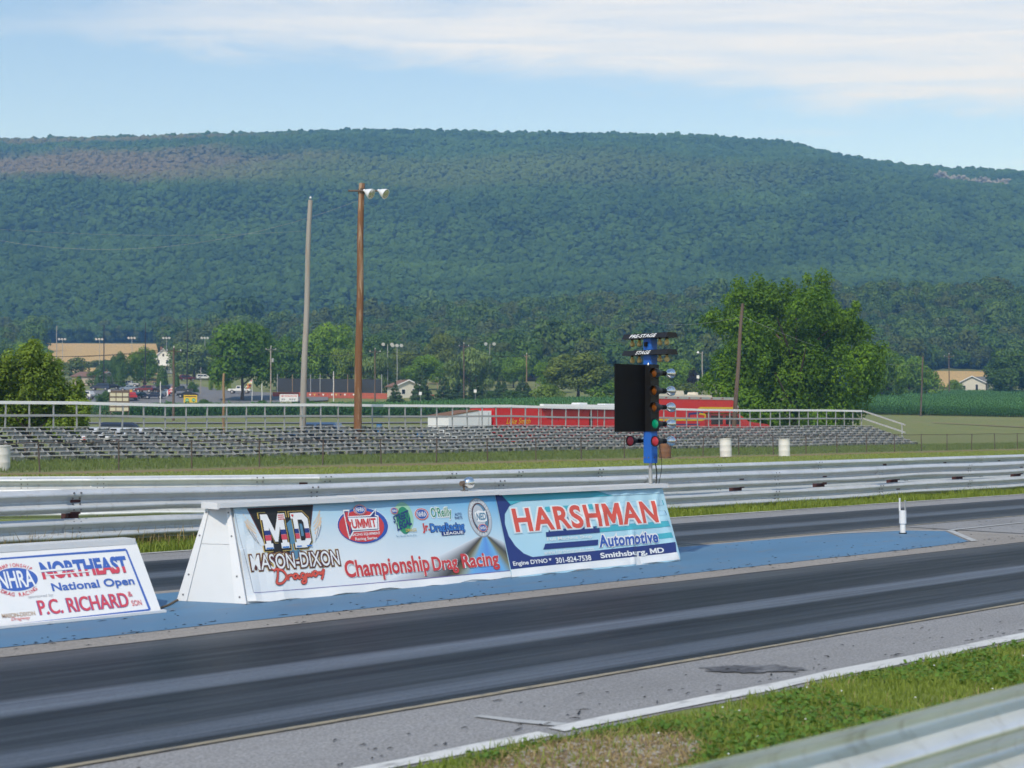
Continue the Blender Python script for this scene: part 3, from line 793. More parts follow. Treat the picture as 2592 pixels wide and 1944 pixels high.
for nm, (u0, u1, z0, z1), d0, mm in (('end_panel', (0, 1, 0, .54), .003, M_whitebox), ('end_panel', (0, 1, .543, HT - .02), .004, M_whitebox),
                                     ('corner_trim', (-.02, .15, 0, HT), .018, M_whitetrim), ('corner_trim', (.87, 1.02, 0, HT), .018, M_whitetrim)):
    q = [E_(u0, z0), E_(u1, z0), E_(u1, z1), E_(u0, z1)]
    m_ = MB(); m_.add([p for p in q] + [p + NE * d0 for p in q], [(4, 5, 6, 7), (0, 1, 5, 4), (1, 2, 6, 5), (2, 3, 7, 6), (3, 0, 4, 7)]); o = m_.build(nm, mm, sign)
    if nm == 'corner_trim':
        sc_ = MB()
        for zz in (.06, .25, .62, .84):
            p = (E_((u0 + u1) / 2, zz)) + NE * .019; sc_.tube([p, p + NE * .006], .009, 6)
        sc_.build('screws', M_bolt, o)['kind'] = 'stuff'
cap = MB()
cuts = [A0 - .16, 9.02, 11.03, A1 + .03]
for i, (a, b) in enumerate(zip(cuts, cuts[1:])):
    dz = (0.0, .006, .002)[i]; e0 = .02 if i == 0 else 0
    m_ = MB(); m_.box(a + .001, b - .001, PT - .055, bt + .13, HT + .004 + dz, HT + .026 + dz); m_.build('top_cap', M_capwood, sign)
    m_ = MB(); m_.box(a + .002, b - .002, PT - .068, PT - .0555, HT - .022 + dz, HT + .024 + dz); m_.build('cap_fascia', M_whitetrim, sign)
m_ = MB(); m_.box(A0 - .178, A0 - .1605, PT - .06, bt + .12, HT - .035, HT + .027); m_.build('end_fascia', M_whitetrim, sign)


def wav(a, b):
    def ridge(a0, b0, a1, b1, amp, sg, fade=True):
        dx, dy = a1 - a0, b1 - b0; L2 = dx * dx + dy * dy; t = max(0, min(1, ((a - a0) * dx + (b - b0) * dy) / L2))
        return amp * math.exp(-((a - a0 - dx * t) ** 2 + (b - b0 - dy * t) ** 2) / sg ** 2)
    z = ridge(13.02, .05, 13.10, .42, .020, .045) + ridge(13.06, .0, 13.08, .25, -.012, .10) + ridge(12.75, .92, 12.25, .55, .012, .06) + ridge(12.95, .90, 12.45, .50, .010, .05) + ridge(13.15, .92, 12.95, .6, .012, .06)
    z += ridge(13.45, .95, 13.3, .5, .008, .07) + ridge(13.80, .10, 13.72, .55, .022, .08) + ridge(13.75, .95, 13.62, .7, .016, .05)
    z += ridge(7.62, .92, 8.05, .02, .012, .05) + ridge(7.62, .5, 7.70, .02, .018, .05)
    z += .004 * math.sin(a * 2.3 + b * 3) + .003 * math.sin(a * 5.1 - b * 4)
    z += .016 * max(0, (.10 - b) / .10) * (math.sin(a * 9) * .6 + .6)
    return z


FA = Face(PB, PT, HT, wav, {0: list(np.arange(7.62, 12.1, .08)) + list(np.arange(12.1, 13.86, .03)), 1: list(np.arange(.03, .98, .0325))})


def sheet_banner(a0, a1, b1, m, name):
    xs = np.arange(a0, a1 + .001, (a1 - a0) / 30)
    lo = [(x, .018 + .012 * math.sin(x * 11) + .010 * math.sin(x * 4.3)) for x in xs]
    hi = [(x, b1) for x in xs[::-1]]
    return FA.put(name, lo + hi, [tuple(range(len(lo) + len(hi)))], m, sign, 0)


b1 = sheet_banner(7.615, 11.008, .962, M_banner, 'banner')
b1['label'] = 'banner with racing logos fading from white to blue'
T = FA.text
# MD badge
FA.poly([(7.775, .93), (8.55, .935), (8.47, .70), (8.40, .50), (8.28, .48), (8.20, .44), (8.09, .47), (7.92, .47), (7.89, .62)], I_maroon, b1, 1)
FA.poly([(7.79, .92), (8.535, .925), (8.455, .70), (8.385, .51), (8.28, .495), (8.2, .46), (8.10, .485), (7.93, .485), (7.90, .63)], I_black, b1, 2)
for s_, xx in ((-1, 7.80), (1, 8.54)):
    for j in range(4):
        y0 = .70 + j * .035
        FA.stroke([(xx - s_ * .03, y0 - .06), (xx + s_ * .03, y0), (xx + s_ * (.07 + .01 * (j % 2)), y0 + .07)], .018 - .003 * j, I_peach, b1, 1, 'flame')
    for j in range(4): FA.stroke([(xx - s_ * (.055 - .018 * j), .56 + .018 * j), (xx + s_ * (.005 + .018 * j), .69 + .012 * j)], .010, (I_white, I_grey)[j % 2], b1, 3, 'exhaust_pipe', False)
FA.poly([(8.19, .76), (8.25, .80), (8.26, .60), (8.30, .44), (8.22, .40), (8.17, .46), (8.20, .60)], I_steel, b1, 3)


def slab_M(x0, x1, y0, y1):
    w = x1 - x0; h = y1 - y0; X = lambda t: x0 + w * t; Y = lambda t: y0 + h * t
    return [(X(p), Y(q)) for p, q in ((0, 0), (.34, 0), (.34, .16), (.27, .16), (.27, .62), (.44, .2), (.56, .2), (.73, .62), (.73, .16), (.66, .16), (.66, 0), (1, 0), (1, .16), (.93, .16), (.93, .84), (1, .84), (1, 1), (.72, 1), (.5, .5), (.28, 1), (0, 1), (0, .84), (.07, .84), (.07, .16), (0, .16))]


def slab_D(x0, x1, y0, y1):
    w = x1 - x0; h = y1 - y0
    o = [(0, 0), (.72, 0), (1, .18), (1, .82), (.72, 1), (0, 1), (0, .84), (.12, .84), (.12, .16), (0, .16)]
    i = [(.38, .2), (.62, .2), (.70, .28), (.70, .72), (.62, .8), (.38, .8)]
    g = lambda L: [(x0 + w * p, y0 + h * q) for p, q in L]
    return g(o), g(i)


FA.poly(slab_M(7.875, 8.205, .49, .885), I_gold, b1, 3); FA.poly(slab_M(7.885, 8.195, .497, .878), I_black, b1, 4); FA.poly(slab_M(7.90, 8.18, .515, .862), I_white, b1, 5)
do, di = slab_D(8.225, 8.465, .49, .882); FA.poly(do, I_gold, b1, 3)
do, di = slab_D(8.232, 8.458, .497, .876); FA.poly(do, I_black, b1, 4)
do, di = slab_D(8.245, 8.445, .51, .86); FA.poly(do, I_white, b1, 5); FA.poly(di, I_black, b1, 6); FA.poly([(p[0] * .5 + 8.345 * .5, p[1] * .6 + .685 * .4) for p in di], I_steel, b1, 7)
for x0, x1 in ((7.915, 7.985), (8.10, 8.165), (8.265, 8.315), (8.385, 8.44)):
    FA.poly([(x0, .655), (x1, .655), (x1, .70), (x0, .70)], I_navy, b1, 6); FA.poly([(x0, .60), (x1, .60), (x1, .652), (x0, .652)], I_pink, b1, 6)
    FA.poly([(x0 - .005, .518), (x1 + .005, .518), (x1 + .005, .532), (x0 - .005, .532)], I_bluel, b1, 6)
for j in range(3): FA.poly([(8.10, .80 + .02 * j), (8.17, .80 + .02 * j), (8.17, .81 + .02 * j), (8.10, .81 + .02 * j)], I_red, b1, 6)
FA.poly([(8.25, .845), (8.285, .845), (8.27, .815)], I_red, b1, 7)
for lay, bo, mm in ((2, .105, I_gold), (3, .085, I_maroon), (4, .0, I_white)):
    e = bo * .16
    T('MASON-DIXON', (7.715 - e, .322 - e, 8.742 + e, .472 + e, -.012), mm, b1, lay, bo + .006)
SCR = [[(0.03, .85), (.12, 1.0), (.10, .55), (.06, .12), (.17, .1), (.27, .45), (.22, .85), (.10, 1.0), (.0, .98)], [(.27, .30), (.31, .55), (.29, .25)], [(.30, .45), (.36, .56), (.39, .5)],
       [(.50, .52), (.44, .60), (.40, .42), (.44, .30), (.50, .50), (.50, .32), (.54, .30)], [(.64, .55), (.58, .60), (.55, .42), (.60, .32), (.65, .52), (.63, .05), (.57, -.02), (.56, .10), (.66, .32)],
       [(.68, .62), (.69, .38), (.73, .52), (.75, .36), (.80, .66)], [(.89, .58), (.83, .66), (.80, .46), (.84, .36), (.90, .58), (.90, .42)], [(.93, .66), (.935, .46), (.99, .62), (1.02, .74), (.98, .35), (.94, .10)]]
for j, st in enumerate(SCR):
    for lay, w_, mm in ((3, .030, I_maroon), (4, .021, I_coral)):
        FA.stroke([(7.925 + .60 * x, .165 + .155 * y) for x, y in st], w_, mm, b1, lay, 'script_stroke')
FA.stroke([(7.62, .92), (7.66, .5), (7.685, .115)], .006, I_grey, b1, 1, 'border_line', False)
FA.stroke([(7.69, .112), (9.0, .098), (11.0, .096)], .007, I_violet, b1, 1, 'border_line', False)


def nhra(fa, a, b, ra, rb, par, lay):
    fa.ellipse(a, b, ra, rb, I_white, par, lay); fa.ring(a, b, ra * .95, rb * .95, ra * .13, rb * .13, I_red, par, lay + 1); fa.ellipse(a, b, ra * .74, rb * .74, I_blue, par, lay + 1)
    fa.text('NHRA', (a - ra * .60, b - rb * .40, a + ra * .60, b + rb * .40), I_white, par, lay + 2, .02)


# oval racing-series badge
FA.ellipse(9.12, .695, .325, .192, I_white, b1, 1); FA.ellipse(9.12, .695, .318, .187, I_blue, b1, 2); FA.ellipse(9.10, .690, .285, .165, I_red, b1, 3)
FA.poly([(8.90, .87), (8.985, .868), (8.955, .80), (9.225, .80), (9.325, .87), (9.30, .80), (9.335, .79), (9.31, .635), (8.985, .635), (8.915, .56), (8.905, .66)], I_white, b1, 4)
FA.poly([(8.912, .855), (8.968, .853), (8.935, .79), (9.23, .788), (9.305, .845), (9.285, .79), (9.318, .78), (9.298, .645), (8.975, .645), (8.922, .59), (8.918, .67)], I_navy, b1, 5)
FA.poly([(8.945, .785), (9.31, .775), (9.29, .652), (8.968, .652)], I_white, b1, 6)
FA.poly([(8.920, .845), (8.955, .843), (8.930, .755), (8.972, .735), (8.925, .60), (8.930, .70), (8.908, .75)], I_red, b1, 7)
T('UMMIT', (8.975, .668, 9.285, .765), I_red, b1, 7, .03)
T('RACING EQUIPMENT', (8.95, .588, 9.315, .620), I_white, b1, 4, .012); T('Racing Series', (8.985, .535, 9.262, .575), I_white, b1, 5, .012)
nhra(FA, 9.112, .862, .082, .055, b1, 6)
# green street badge
FA.ellipse(9.665, .755, .128, .165, I_lgreen, b1, 1, rot=-.12); FA.ellipse(9.66, .725, .088, .145, I_green, b1, 2, rot=-.1)
T('STREET', (9.515, .700, 9.735, .775, .06), I_navy, b1, 4, .03, .1); T('LEGAL', (9.545, .615, 9.755, .70, .06), I_navy, b1, 4, .03, .1)
T('DRAGS', (9.655, .600, 9.80, .632), I_gold, b1, 5, .02); T('Race the strip, Not the street.', (9.52, .548, 9.79, .570), I_steel, b1, 4, .0)
nhra(FA, 9.552, .830, .05, .036, b1, 3)
nhra(FA, 9.913, .780, .098, .066, b1, 1)
T("O'Reilly", (10.03, .695, 10.335, .855), I_white, b1, 2, .075); T("O'Reilly", (10.04, .708, 10.325, .845), I_green, b1, 3, .012)
T('AUTO', (10.365, .742, 10.46, .772), I_navy, b1, 3, .01); T('PARTS', (10.357, .702, 10.462, .732), I_navy, b1, 3, .01)
T('Jr.', (9.885, .575, 9.985, .682), I_red, b1, 3, .04); T('Drag', (9.99, .548, 10.205, .676), I_navy, b1, 2, .07, fit='Drag'); T('Racing', (10.20, .548, 10.47, .676), I_navy, b1, 2, .07)
T('Drag', (9.998, .556, 10.198, .668), I_bluel, b1, 3, .025); T('Racing', (10.21, .556, 10.462, .668), I_bluel, b1, 3, .025)
FA.poly([(10.13, .535), (10.44, .535), (10.44, .575), (10.13, .575)], I_navy, b1, 4); T('LEAGUE', (10.16, .540, 10.43, .570), I_white, b1, 5, .02)
# tall oval division badge
FA.ellipse(10.718, .705, .168, .222, I_grey, b1, 1); FA.ellipse(10.718, .705, .158, .212, I_lgrey, b1, 2); FA.ring(10.718, .705, .118, .165, .012, .014, I_maroon, b1, 3); FA.ellipse(10.718, .705, .106, .152, I_steel, b1, 4); FA.ellipse(10.70, .715, .085, .13, I_lgrey, b1, 5)
FA.arc_text('NORTHEAST DIVISION', 10.718, .705, .138, .190, math.pi * 1.02, -.02, .035, I_white, b1, 4, cw=.8)
FA.poly([(10.64, .76), (10.70, .785), (10.78, .77), (10.81, .78), (10.80, .66), (10.74, .65), (10.66, .66)], I_white, b1, 6); T('NED', (10.655, .675, 10.795, .755), I_steel, b1, 7, .03, .15)
nhra(FA, 10.718, .586, .07, .046, b1, 6); FA.arc_text('YEARS', 10.718, .705, .13, .19, math.pi * 1.32, math.pi * 1.68, .032, I_white, b1, 4, True, .8)
for lay, bo, mm, dx in ((3, .055, I_white, .006), (4, .028, I_red, 0)):
    T('Championship', (8.785 + dx, .122, 9.885 + dx, .350), mm, b1, lay, bo); T('Drag', (9.925 + dx, .120, 10.27 + dx, .318), mm, b1, lay, bo); T('Racing', (10.33 + dx, .118, 10.865 + dx, .322), mm, b1, lay, bo)

b2 = sheet_banner(11.011, 13.845, .965, M_bannerblue, 'banner'); b2['label'] = 'light blue banner with red lettering, creased at its right end'
FA.poly([(11.013, .955), (13.3, .955), (13.3, .875), (11.38, .867), (11.20, .82), (11.10, .73), (11.07, .62), (11.09, .48), (11.16, .36), (11.26, .27), (11.38, .222), (13.82, .252), (13.79, .125), (11.02, .108)], I_navy, b2, 1)
FA.poly([(11.012, .02), (11.9, .035), (12.8, .03), (13.83, .035), (13.80, .125), (11.02, .105)], I_white, b2, 1)
FA.poly([(11.10, .955), (13.74, .953), (13.75, .878), (11.40, .868), (11.22, .83)], I_teal, b2, 2)
FA.poly([(12.6, .953), (13.76, .953), (13.77, .878), (12.9, .876)], I_sky, b2, 3)
for a0, q0, q1, mm in ((11.70, .726, .788, I_teal), (11.80, .60, .655, I_steel), (11.68, .448, .520, I_navy), (12.5, .305, .372, I_teal)):
    FA.poly([(a0, q0), (13.80, q0 + .004), (13.79, q1 + .004), (a0 + .05, q1)], mm, b2, 1)
FA.poly([(12.45, .448), (13.80, .452), (13.78, .523), (12.5, .518)], I_teal, b2, 2); FA.poly([(12.6, .726), (13.78, .73), (13.77, .79), (12.7, .786)], I_sky, b2, 2); FA.poly([(12.4, .60), (13.78, .60), (13.77, .656), (12.4, .656)], I_sky, b2, 2)
FA.poly([(11.653, .438), (12.55, .445), (12.56, .50), (11.665, .492)], I_navy, b2, 3); FA.poly([(11.563, .296), (12.47, .298), (12.495, .362), (11.616, .360)], I_navy, b2, 3)
for lay, bo, mm, e in ((3, .11, I_pale, .03), (4, .085, I_white, .018), (5, .028, I_coral, 0)):
    T('HARSHMAN', (11.205 - e, .512 - e * .6, 13.615 + e, .788 + e * .6), mm, b2, lay, bo, spacing=1.10)
for lay, bo, mm, e in ((4, .11, I_white, .018), (5, .03, I_blue, 0)):
    T('Automotive', (12.485 - e, .266 - e, 13.53 + e, .412 + e), mm, b2, lay, bo, .12, spacing=1.06)
T('Full Machine Shop', (11.66, .376, 12.40, .430), I_vin if False else I_white, b2, 4, .005); T('www.harshmanauto.com', (11.56, .232, 12.385, .286), I_white, b2, 4, .0)
T('Engine DYNO *', (11.062, .128, 11.655, .194), I_white, b2, 4, .02); T('301-824-7538', (11.72, .125, 12.305, .190), I_white, b2, 4, .02); T('Smithsburg, MD', (12.465, .118, 13.59, .202), I_white, b2, 4, .03)

# ------------------------------------------------------------------ the low signboard at the left
LB = thing('low_signboard', 'low white sloping signboard with blue border at the left edge, by the long signboard', 'signboard', (5.9, 12.0, .016))
L0, L1 = 5.08, 6.72
FL = Face(11.715, 12.14, .625, lambda a, b: .003 * math.sin(a * 3.1), None)
m_ = MB(); m_.add([(L0, 11.775, .05), (L1 - .02, 11.775, .05), (L1 - .02, 12.152, .62), (L0, 12.152, .62), (L0, 12.5, .016), (L1 - .02, 12.5, .016), (L1 - .02, 12.26, .62), (L0, 12.26, .62), (L0, 11.775, .016), (L1 - .02, 11.775, .016)],
                   [(0, 1, 2, 3), (5, 4, 7, 6), (1, 9, 5, 6, 2), (0, 3, 7, 4, 8), (3, 2, 6, 7), (8, 9, 1, 0)]); m_.build('frame_body', M_whitebox, LB)
pn = FL.poly([(L0, .03), (L1, .03), (L1 - .03, .75), (L0, .75)], M_vinyl, LB, 0, 'face_panel'); pn['label'] = 'white printed face panel'
m_ = MB(); m_.box(L0, L1 - .05, 12.135, 12.32, .634, .654); m_.build('top_cap', M_capwood, LB)
m_ = MB(); m_.box(L0, L1 - .045, 12.115, 12.134, .602, .652); m_.build('cap_fascia', M_whitetrim, LB)
m_ = MB(); m_.box(L0, L1 + .012, 11.655, 11.708, .018, .040); m_.build('base_rail', M_whitetrim, LB)
FR = [(5.222, .662), (6.565, .672), (6.612, .05), (5.222, .028)]
for (p, q) in zip(FR, FR[1:] + FR[:1]): FL.stroke([p, q], .024, I_frame, pn, 1, 'border_line', False)
T = FL.text
FL.ring(5.472, .455, .226, .150, .036, .026, I_pink, pn, 1, w0=-.72, w1=.62); FL.ring(5.472, .455, .226, .150, .036, .026, I_pink, pn, 1, w0=math.pi - .62, w1=math.pi + .72)
FL.ellipse(5.472, .455, .204, .124, I_white, pn, 2); FL.ellipse(5.472, .455, .192, .112, I_frame, pn, 3)
T('NHRA', (5.312, .372, 5.632, .538), I_white, pn, 4, .02)
FL.arc_text('CHAMPIONSHIP', 5.472, .455, .205, .140, 2.42, .72, .036, I_pink, pn, 3, cw=.75); FL.arc_text('DRAG RACING', 5.472, .455, .205, .146, 3.95, 5.48, .036, I_pink, pn, 3, True, .85)
T('NORTHEAST', (5.712, .432, 6.53, .606, .004), I_frame, pn, 2, .05)
# flag-like bands across the big word, letter colours broken into red and pale pieces
for x0, x1, y0, y1, mm in ((5.70, 6.02, .505, .525, I_white), (5.74, 6.15, .468, .478, I_white)):
    FL.poly([(x0, y0), (x1, y0 + .004), (x1, y1 + .004), (x0, y1)], mm, pn, 4, 'printed_band')
v_, f_ = text2d('NORTHEAST', .05)
xs0, xs1 = min(p[0] for p in v_), max(p[0] for p in v_); ys0, ys1 = min(p[1] for p in v_), max(p[1] for p in v_)
bmt = bmesh.new(); vv = [bmt.verts.new((5.712 + (x - xs0) / (xs1 - xs0) * .818, .432 + (y - ys0) / (ys1 - ys0) * .174 + .004 * (x - xs0) / (xs1 - xs0), 0)) for x, y in v_]
for f in f_:
    try: bmt.faces.new([vv[i] for i in f])
    except ValueError: pass
for co, no in (((0, .500, 0), (0, 1, 0)),):
    bmesh.ops.bisect_plane(bmt, geom=bmt.verts[:] + bmt.edges[:] + bmt.faces[:], plane_co=co, plane_no=no, clear_outer=True)
bmt.verts.index_update(); FL.put('lettering', [(v.co.x, v.co.y) for v in bmt.verts], [tuple(v.index for v in f.verts) for f in bmt.faces], I_pink, pn, 3); bmt.free()
T('National Open', (5.765, .288, 6.543, .392, .0), I_frame, pn, 3, .025); T('sponsored by:', (5.535, .258, 5.762, .292), I_grey, pn, 3, -.005)
for lay, dx, mm in ((2, -.007, I_violet), (3, 0, I_pink)):
    T('P.C. RICHARD', (5.60 + dx, .097 - .003 * (lay == 2), 6.432 + dx, .240), mm, pn, lay, .015)
T('&', (6.445, .195, 6.488, .245), I_pink, pn, 3, .0); T('SON', (6.455, .101, 6.55, .155), I_pink, pn, 3, .005)
FL.poly([(5.295, .262), (5.525, .256), (5.48, .16), (5.43, .148), (5.34, .155)], I_black, pn, 1)
for x0 in (5.225, 5.51): FL.stroke([(x0, .17), (x0 + .03 * (1 if x0 > 5.4 else -1), .235)], .03, I_peach, pn, 1, 'flame', False)
T('MD', (5.335, .165, 5.48, .245), I_white, pn, 2, .03)
T('MASON-DIXON', (5.268, .102, 5.558, .143), I_maroon, pn, 2, .03); T('MASON-DIXON', (5.27, .104, 5.556, .141), I_peach, pn, 3, -.01); T('Dragway', (5.335, .062, 5.505, .10), I_coral, pn, 4, .0, .35)

# cable lying between the two boards
cb = MB(); cb.tube(catmull([(6.62, 11.80, .026), (6.85, 11.95, .024), (7.02, 12.10, .024), (7.2, 12.30, .024), (7.32, 12.42, .024)], 4), .011, 6)
setp(cb.build('power_cable', M_cablebr), 'brown cable lying on the blue paint between the two signboards', 'cable')

# ------------------------------------------------------------------ start lights
s0, p0 = 13.70, 12.05
st = thing('start_light_tree', 'blue drag-racing start light column with black shield, lamps and hoods', 'start lights', (s0, p0, HT + .03))
MB().tube([(s0, p0, HT + .03), (s0, p0, 1.24)], .024, 12).build('support_pole', M_pole, st)
w = .066; c_ = .012
m_ = MB(); prof = [(-w + c_, -w), (w - c_, -w), (w, -w + c_), (w, w - c_), (w - c_, w), (-w + c_, w), (-w, w - c_), (-w, -w + c_)]
m_.prism(prof, lambda a, b, d: (s0 + a, p0 + b, d), 1.215, 2.775); col_ = m_.build('column', M_bluepaint, st, sm=25)
q_ = MB()
for ds, dp in ((-.0675, -.03), (-.0675, .03)): q_.tube([(s0 + ds, p0 + dp, 1.285), (s0 + ds - .006, p0 + dp, 1.285)], .009, 8)
q_.tube([(s0, p0 - .067, 1.285), (s0, p0 - .074, 1.285)], .009, 8); q_.build('bolts', M_bolt, col_)['kind'] = 'stuff'
m_ = MB(); m_.box(s0 - .0755, s0 + .0755, p0 - .0755, p0 + .0755, 1.607, 2.437); m_.build('lamp_housing', M_blackhood, st)
m_ = MB(); m_.box(s0 - .62, s0 - .076, p0 + .02, p0 + .034, 1.602, 2.432); m_.build('shield_panel', M_blackpaint, st)
m_ = MB(); m_.lathe([(.0, -.02), (.014, -.02), (.016, -.006), (.009, .008), (0, .012)], (s0 - .07, p0 - .03, 2.445), (0, 0, 1), 10); m_.build('cap_bolt', M_chrome, st)


def hood(zb, word):
    m_ = MB(); m_.prism([(-.115, 0), (.115, 0), (.075, .062), (-.075, .062)], lambda a, b, d: (s0 - .005 + a, d, zb + b), p0 - .36, p0 + .37)
    o = m_.build('hood', M_blackhood, st)
    v, f = text2d(word, .012, .25); x0, x1 = min(p[0] for p in v), max(p[0] for p in v); W = .44 if len(word) > 6 else .24; a0 = .02
    h0 = MB(); n_ = Vector((-.062, 0, .04)).normalized(); up_ = Vector((.04, 0, .062))
    org = Vector((s0 - .12, 0, zb)) + n_ * .002
    cen = p0 - .0
    h0.add([org + up_ * (.14 + .72 * (y / .74)) + Vector((0, cen + W / 2 - W * (x - x0) / (x1 - x0) + .03, 0)) for x, y in v], f)
    h0.build('lettering', I_white, o, sm=0)
    for dp in (.29, .17, -.165, -.28):
        bq = MB(); bq.lathe([(.012, 0), (.013, -.02), (.020, -.034), (.031, -.058), (.033, -.07), (.027, -.088), (.012, -.098), (0, -.1)], (s0 - .01, p0 + dp, zb + .004), (0, 0, 1), 12)
        bo = bq.build('bulb', M_bulb, st); sk = MB(); sk.tube([(s0 - .01, p0 + dp, zb + .006), (s0 - .01, p0 + dp, zb - .014)], .016, 10); sk.build('socket', M_blackpaint, bo)


hood(2.762, 'PRE-STAGE'); hood(2.555, 'STAGE')
m_ = MB(); m_.box(s0 - .09, s0 - .0675, p0 - .02, p0 + .025, 2.66, 2.715); m_.build('sensor_box', M_blackpaint, st)
for zz, ml, nm in ((2.324, M_amber, 'amber'), (2.108, M_amber, 'amber'), (1.905, M_amber, 'amber'), (1.70, M_greenl, 'green'), (1.488, M_red, 'red')):
    for sd in (-1, 1):
        pp = p0 + sd * .205
        a_ = MB(); a_.tube([(s0, p0 + sd * .05, zz), (s0, pp, zz)], .022, 10); a_.tube([(s0 - .045, pp, zz), (s0 + .045, pp, zz)], .030, 12); arm = a_.build('lamp_arm', M_blackpaint, st); arm.data.name = 'lamp_arm'
        hs = MB(); deep = nm == 'amber'
        hs.lathe([(.028, 0), (.032, .03), (.050, .075), (.064, .11), (.066, .135 + (.03 if deep else 0)), (.061, .135 + (.03 if deep else 0)), (.056, .11), (.03, .10)], (s0 - .02, pp, zz), (-1, 0, 0), 20)
        hso = hs.build('lamp_hood', M_blackhood, st)
        ln = MB(); ln.lathe([(.060, .0), (.060, .012), (.050, .022), (.025, .029), (0, .031)], (s0 - .128, pp, zz), (-1, 0, 0), 20); ln.build(nm + '_lens', ml, hso)
        g = MB(); g.lathe([(.022, 0), (.024, .03), (.036, .055), (.052, .08), (.060, .11), (.061, .128), (.058, .14)], (s0 + .035, pp, zz), (1, 0, 0), 20); ch = g.build('chrome_reflector', M_chrome, st, sm=70)
        ln = MB(); ln.lathe([(.0585, 0), (.0585, .006), (.045, .016), (.02, .022), (0, .023)], (s0 + .174, pp, zz), (1, 0, 0), 20); ln.build(nm + '_lens', ml, ch)
m_ = MB(); m_.tube(catmull([(s0 + .05, p0 - .03, 1.24), (s0 + .075, p0 - .035, 1.1), (s0 + .07, p0 - .03, HT + .03)], 3), .008, 6); m_.tube(catmull([(s0 + .06, p0 - .09, 1.46), (s0 + .10, p0 - .10, 1.2), (s0 + .10, p0 - .05, HT + .03)], 3), .004, 5)
m_.build('wiring', M_cable, st)

# small silver flood lamp on the signboard
fl = thing('flood_lamp', 'small round silver flood lamp standing on top of the long signboard', 'lamp', (10.66, 12.06, HT + .03))
MB().box(10.60, 10.66, 12.03, 12.09, HT + .03, HT + .045).build('base_plate', M_bolt, fl)
MB().tube([(10.63, 12.06, HT + .04), (10.62, 12.06, HT + .10)], .012, 8).build('bracket', M_wooddark, fl)
g = MB(); g.lathe([(.026, 0), (.030, .04), (.040, .055), (.056, .075), (.066, .105), (.067, .125), (.062, .14)], (10.585, 12.06, HT + .115), (1, 0, .05), 20); g.build('reflector', M_chrome, fl, sm=70)
g = MB(); g.lathe([(.028, 0), (.030, .045), (.026, .05)], (10.58, 12.06, HT + .115), (1, 0, .05), 14); g.build('socket', M_wooddark, fl)
g = MB(); g.lathe([(.0615, 0), (.05, .012), (.02, .019), (0, .02)], (10.7225, 12.06, HT + .122), (1, 0, .05), 20); g.build('lens', M_lampglass, fl)

# white beam post near the blue tip
bx_, by_ = 19.8, 12.28
bp = thing('beam_post', 'short white sensor post with two prongs standing on the blue tip', 'post', (bx_, by_, .016))
MB().tube([(bx_, by_, .016), (bx_, by_, .03)], .06, 14).build('base_plate', M_blackpaint, bp)
MB().tube([(bx_, by_, .02), (bx_, by_, .17)], .042, 14).build('lower_tube', M_white_metal, bp)
MB().tube([(bx_, by_, .17), (bx_, by_, .37)], .055, 14).build('upper_tube', M_whitetrim, bp)
for dp in (.05, -.045): MB().box(bx_ - .012, bx_ + .012, by_ + dp - .008, by_ + dp + .008, .34, .56 if dp > 0 else .53).build('prong', M_white_metal if dp > 0 else M_pole, bp)

# scraps of rubber and grit on the pavement: far too many to count
vs = []; fs = []
def scrap(x, y, z, l, w_, a):
    o = len(vs); c, q = math.cos(a), math.sin(a); h = .004 + .3 * w_
    for sx, sy, k in ((-1, -1, 0), (1, -1, 0), (1, 1, 0), (-1, 1, 0), (0, 0, 1)): vs.append((x + sx * l * c - sy * w_ * q, y + sx * l * q + sy * w_ * c, z + h * k))
    fs.extend([(o, o + 1, o + 4, o + 4), (o + 1, o + 2, o + 4, o + 4), (o + 2, o + 3, o + 4, o + 4), (o + 3, o, o + 4, o + 4)])
for i in range(900):
    k = i % 3
    y = random.gauss(10.72, .10) if k == 0 else (random.uniform(10.3, 12.9) if k == 1 else random.gauss(6.0, .35))
    scrap(random.uniform(2, 32), max(y, 5.9), .017 if y > 10.2 else .013, random.expovariate(70) + .008, random.uniform(.002, .006), random.gauss(0, .5))
me = bpy.data.meshes.new('rubber_scraps'); me.from_pydata(vs, [], [f[:3] for f in fs]); me.materials.append(M_tyre)
setp(link('rubber_scraps', me), 'tiny black scraps of tyre rubber scattered over the pavement', 'debris', kind='stuff')

# ------------------------------------------------------------------ grandstand
GS0, GS1, GP, NR = 14.0, 102.0, 62.0, 8
gs = thing('grandstand', 'long low grey bleacher grandstand with open seat rows and white top rail', 'grandstand', ((GS0 + GS1) / 2, GP + 2, 0))
rowp = [GP + .57 * i for i in range(NR)]; rowz = [.28 + .180 * i for i in range(NR)]
zf = lambda x: .045 * math.sin(x * .13) + .03 * math.sin(x * .41 + 1) + .012 * math.sin(x * 1.9)


def sbox(x0, x1, y0, y1, z0, z1):
    a, b = zf(x0), zf(x1); m = MB()
    return m.add([(x0, y0, z0 + a), (x1, y0, z0 + b), (x1, y1, z0 + b), (x0, y1, z0 + a), (x0, y0, z1 + a), (x1, y0, z1 + b), (x1, y1, z1 + b), (x0, y1, z1 + a)], [(3, 2, 1, 0), (4, 5, 6, 7), (0, 1, 5, 4), (1, 2, 6, 5), (2, 3, 7, 6), (3, 0, 4, 7)])


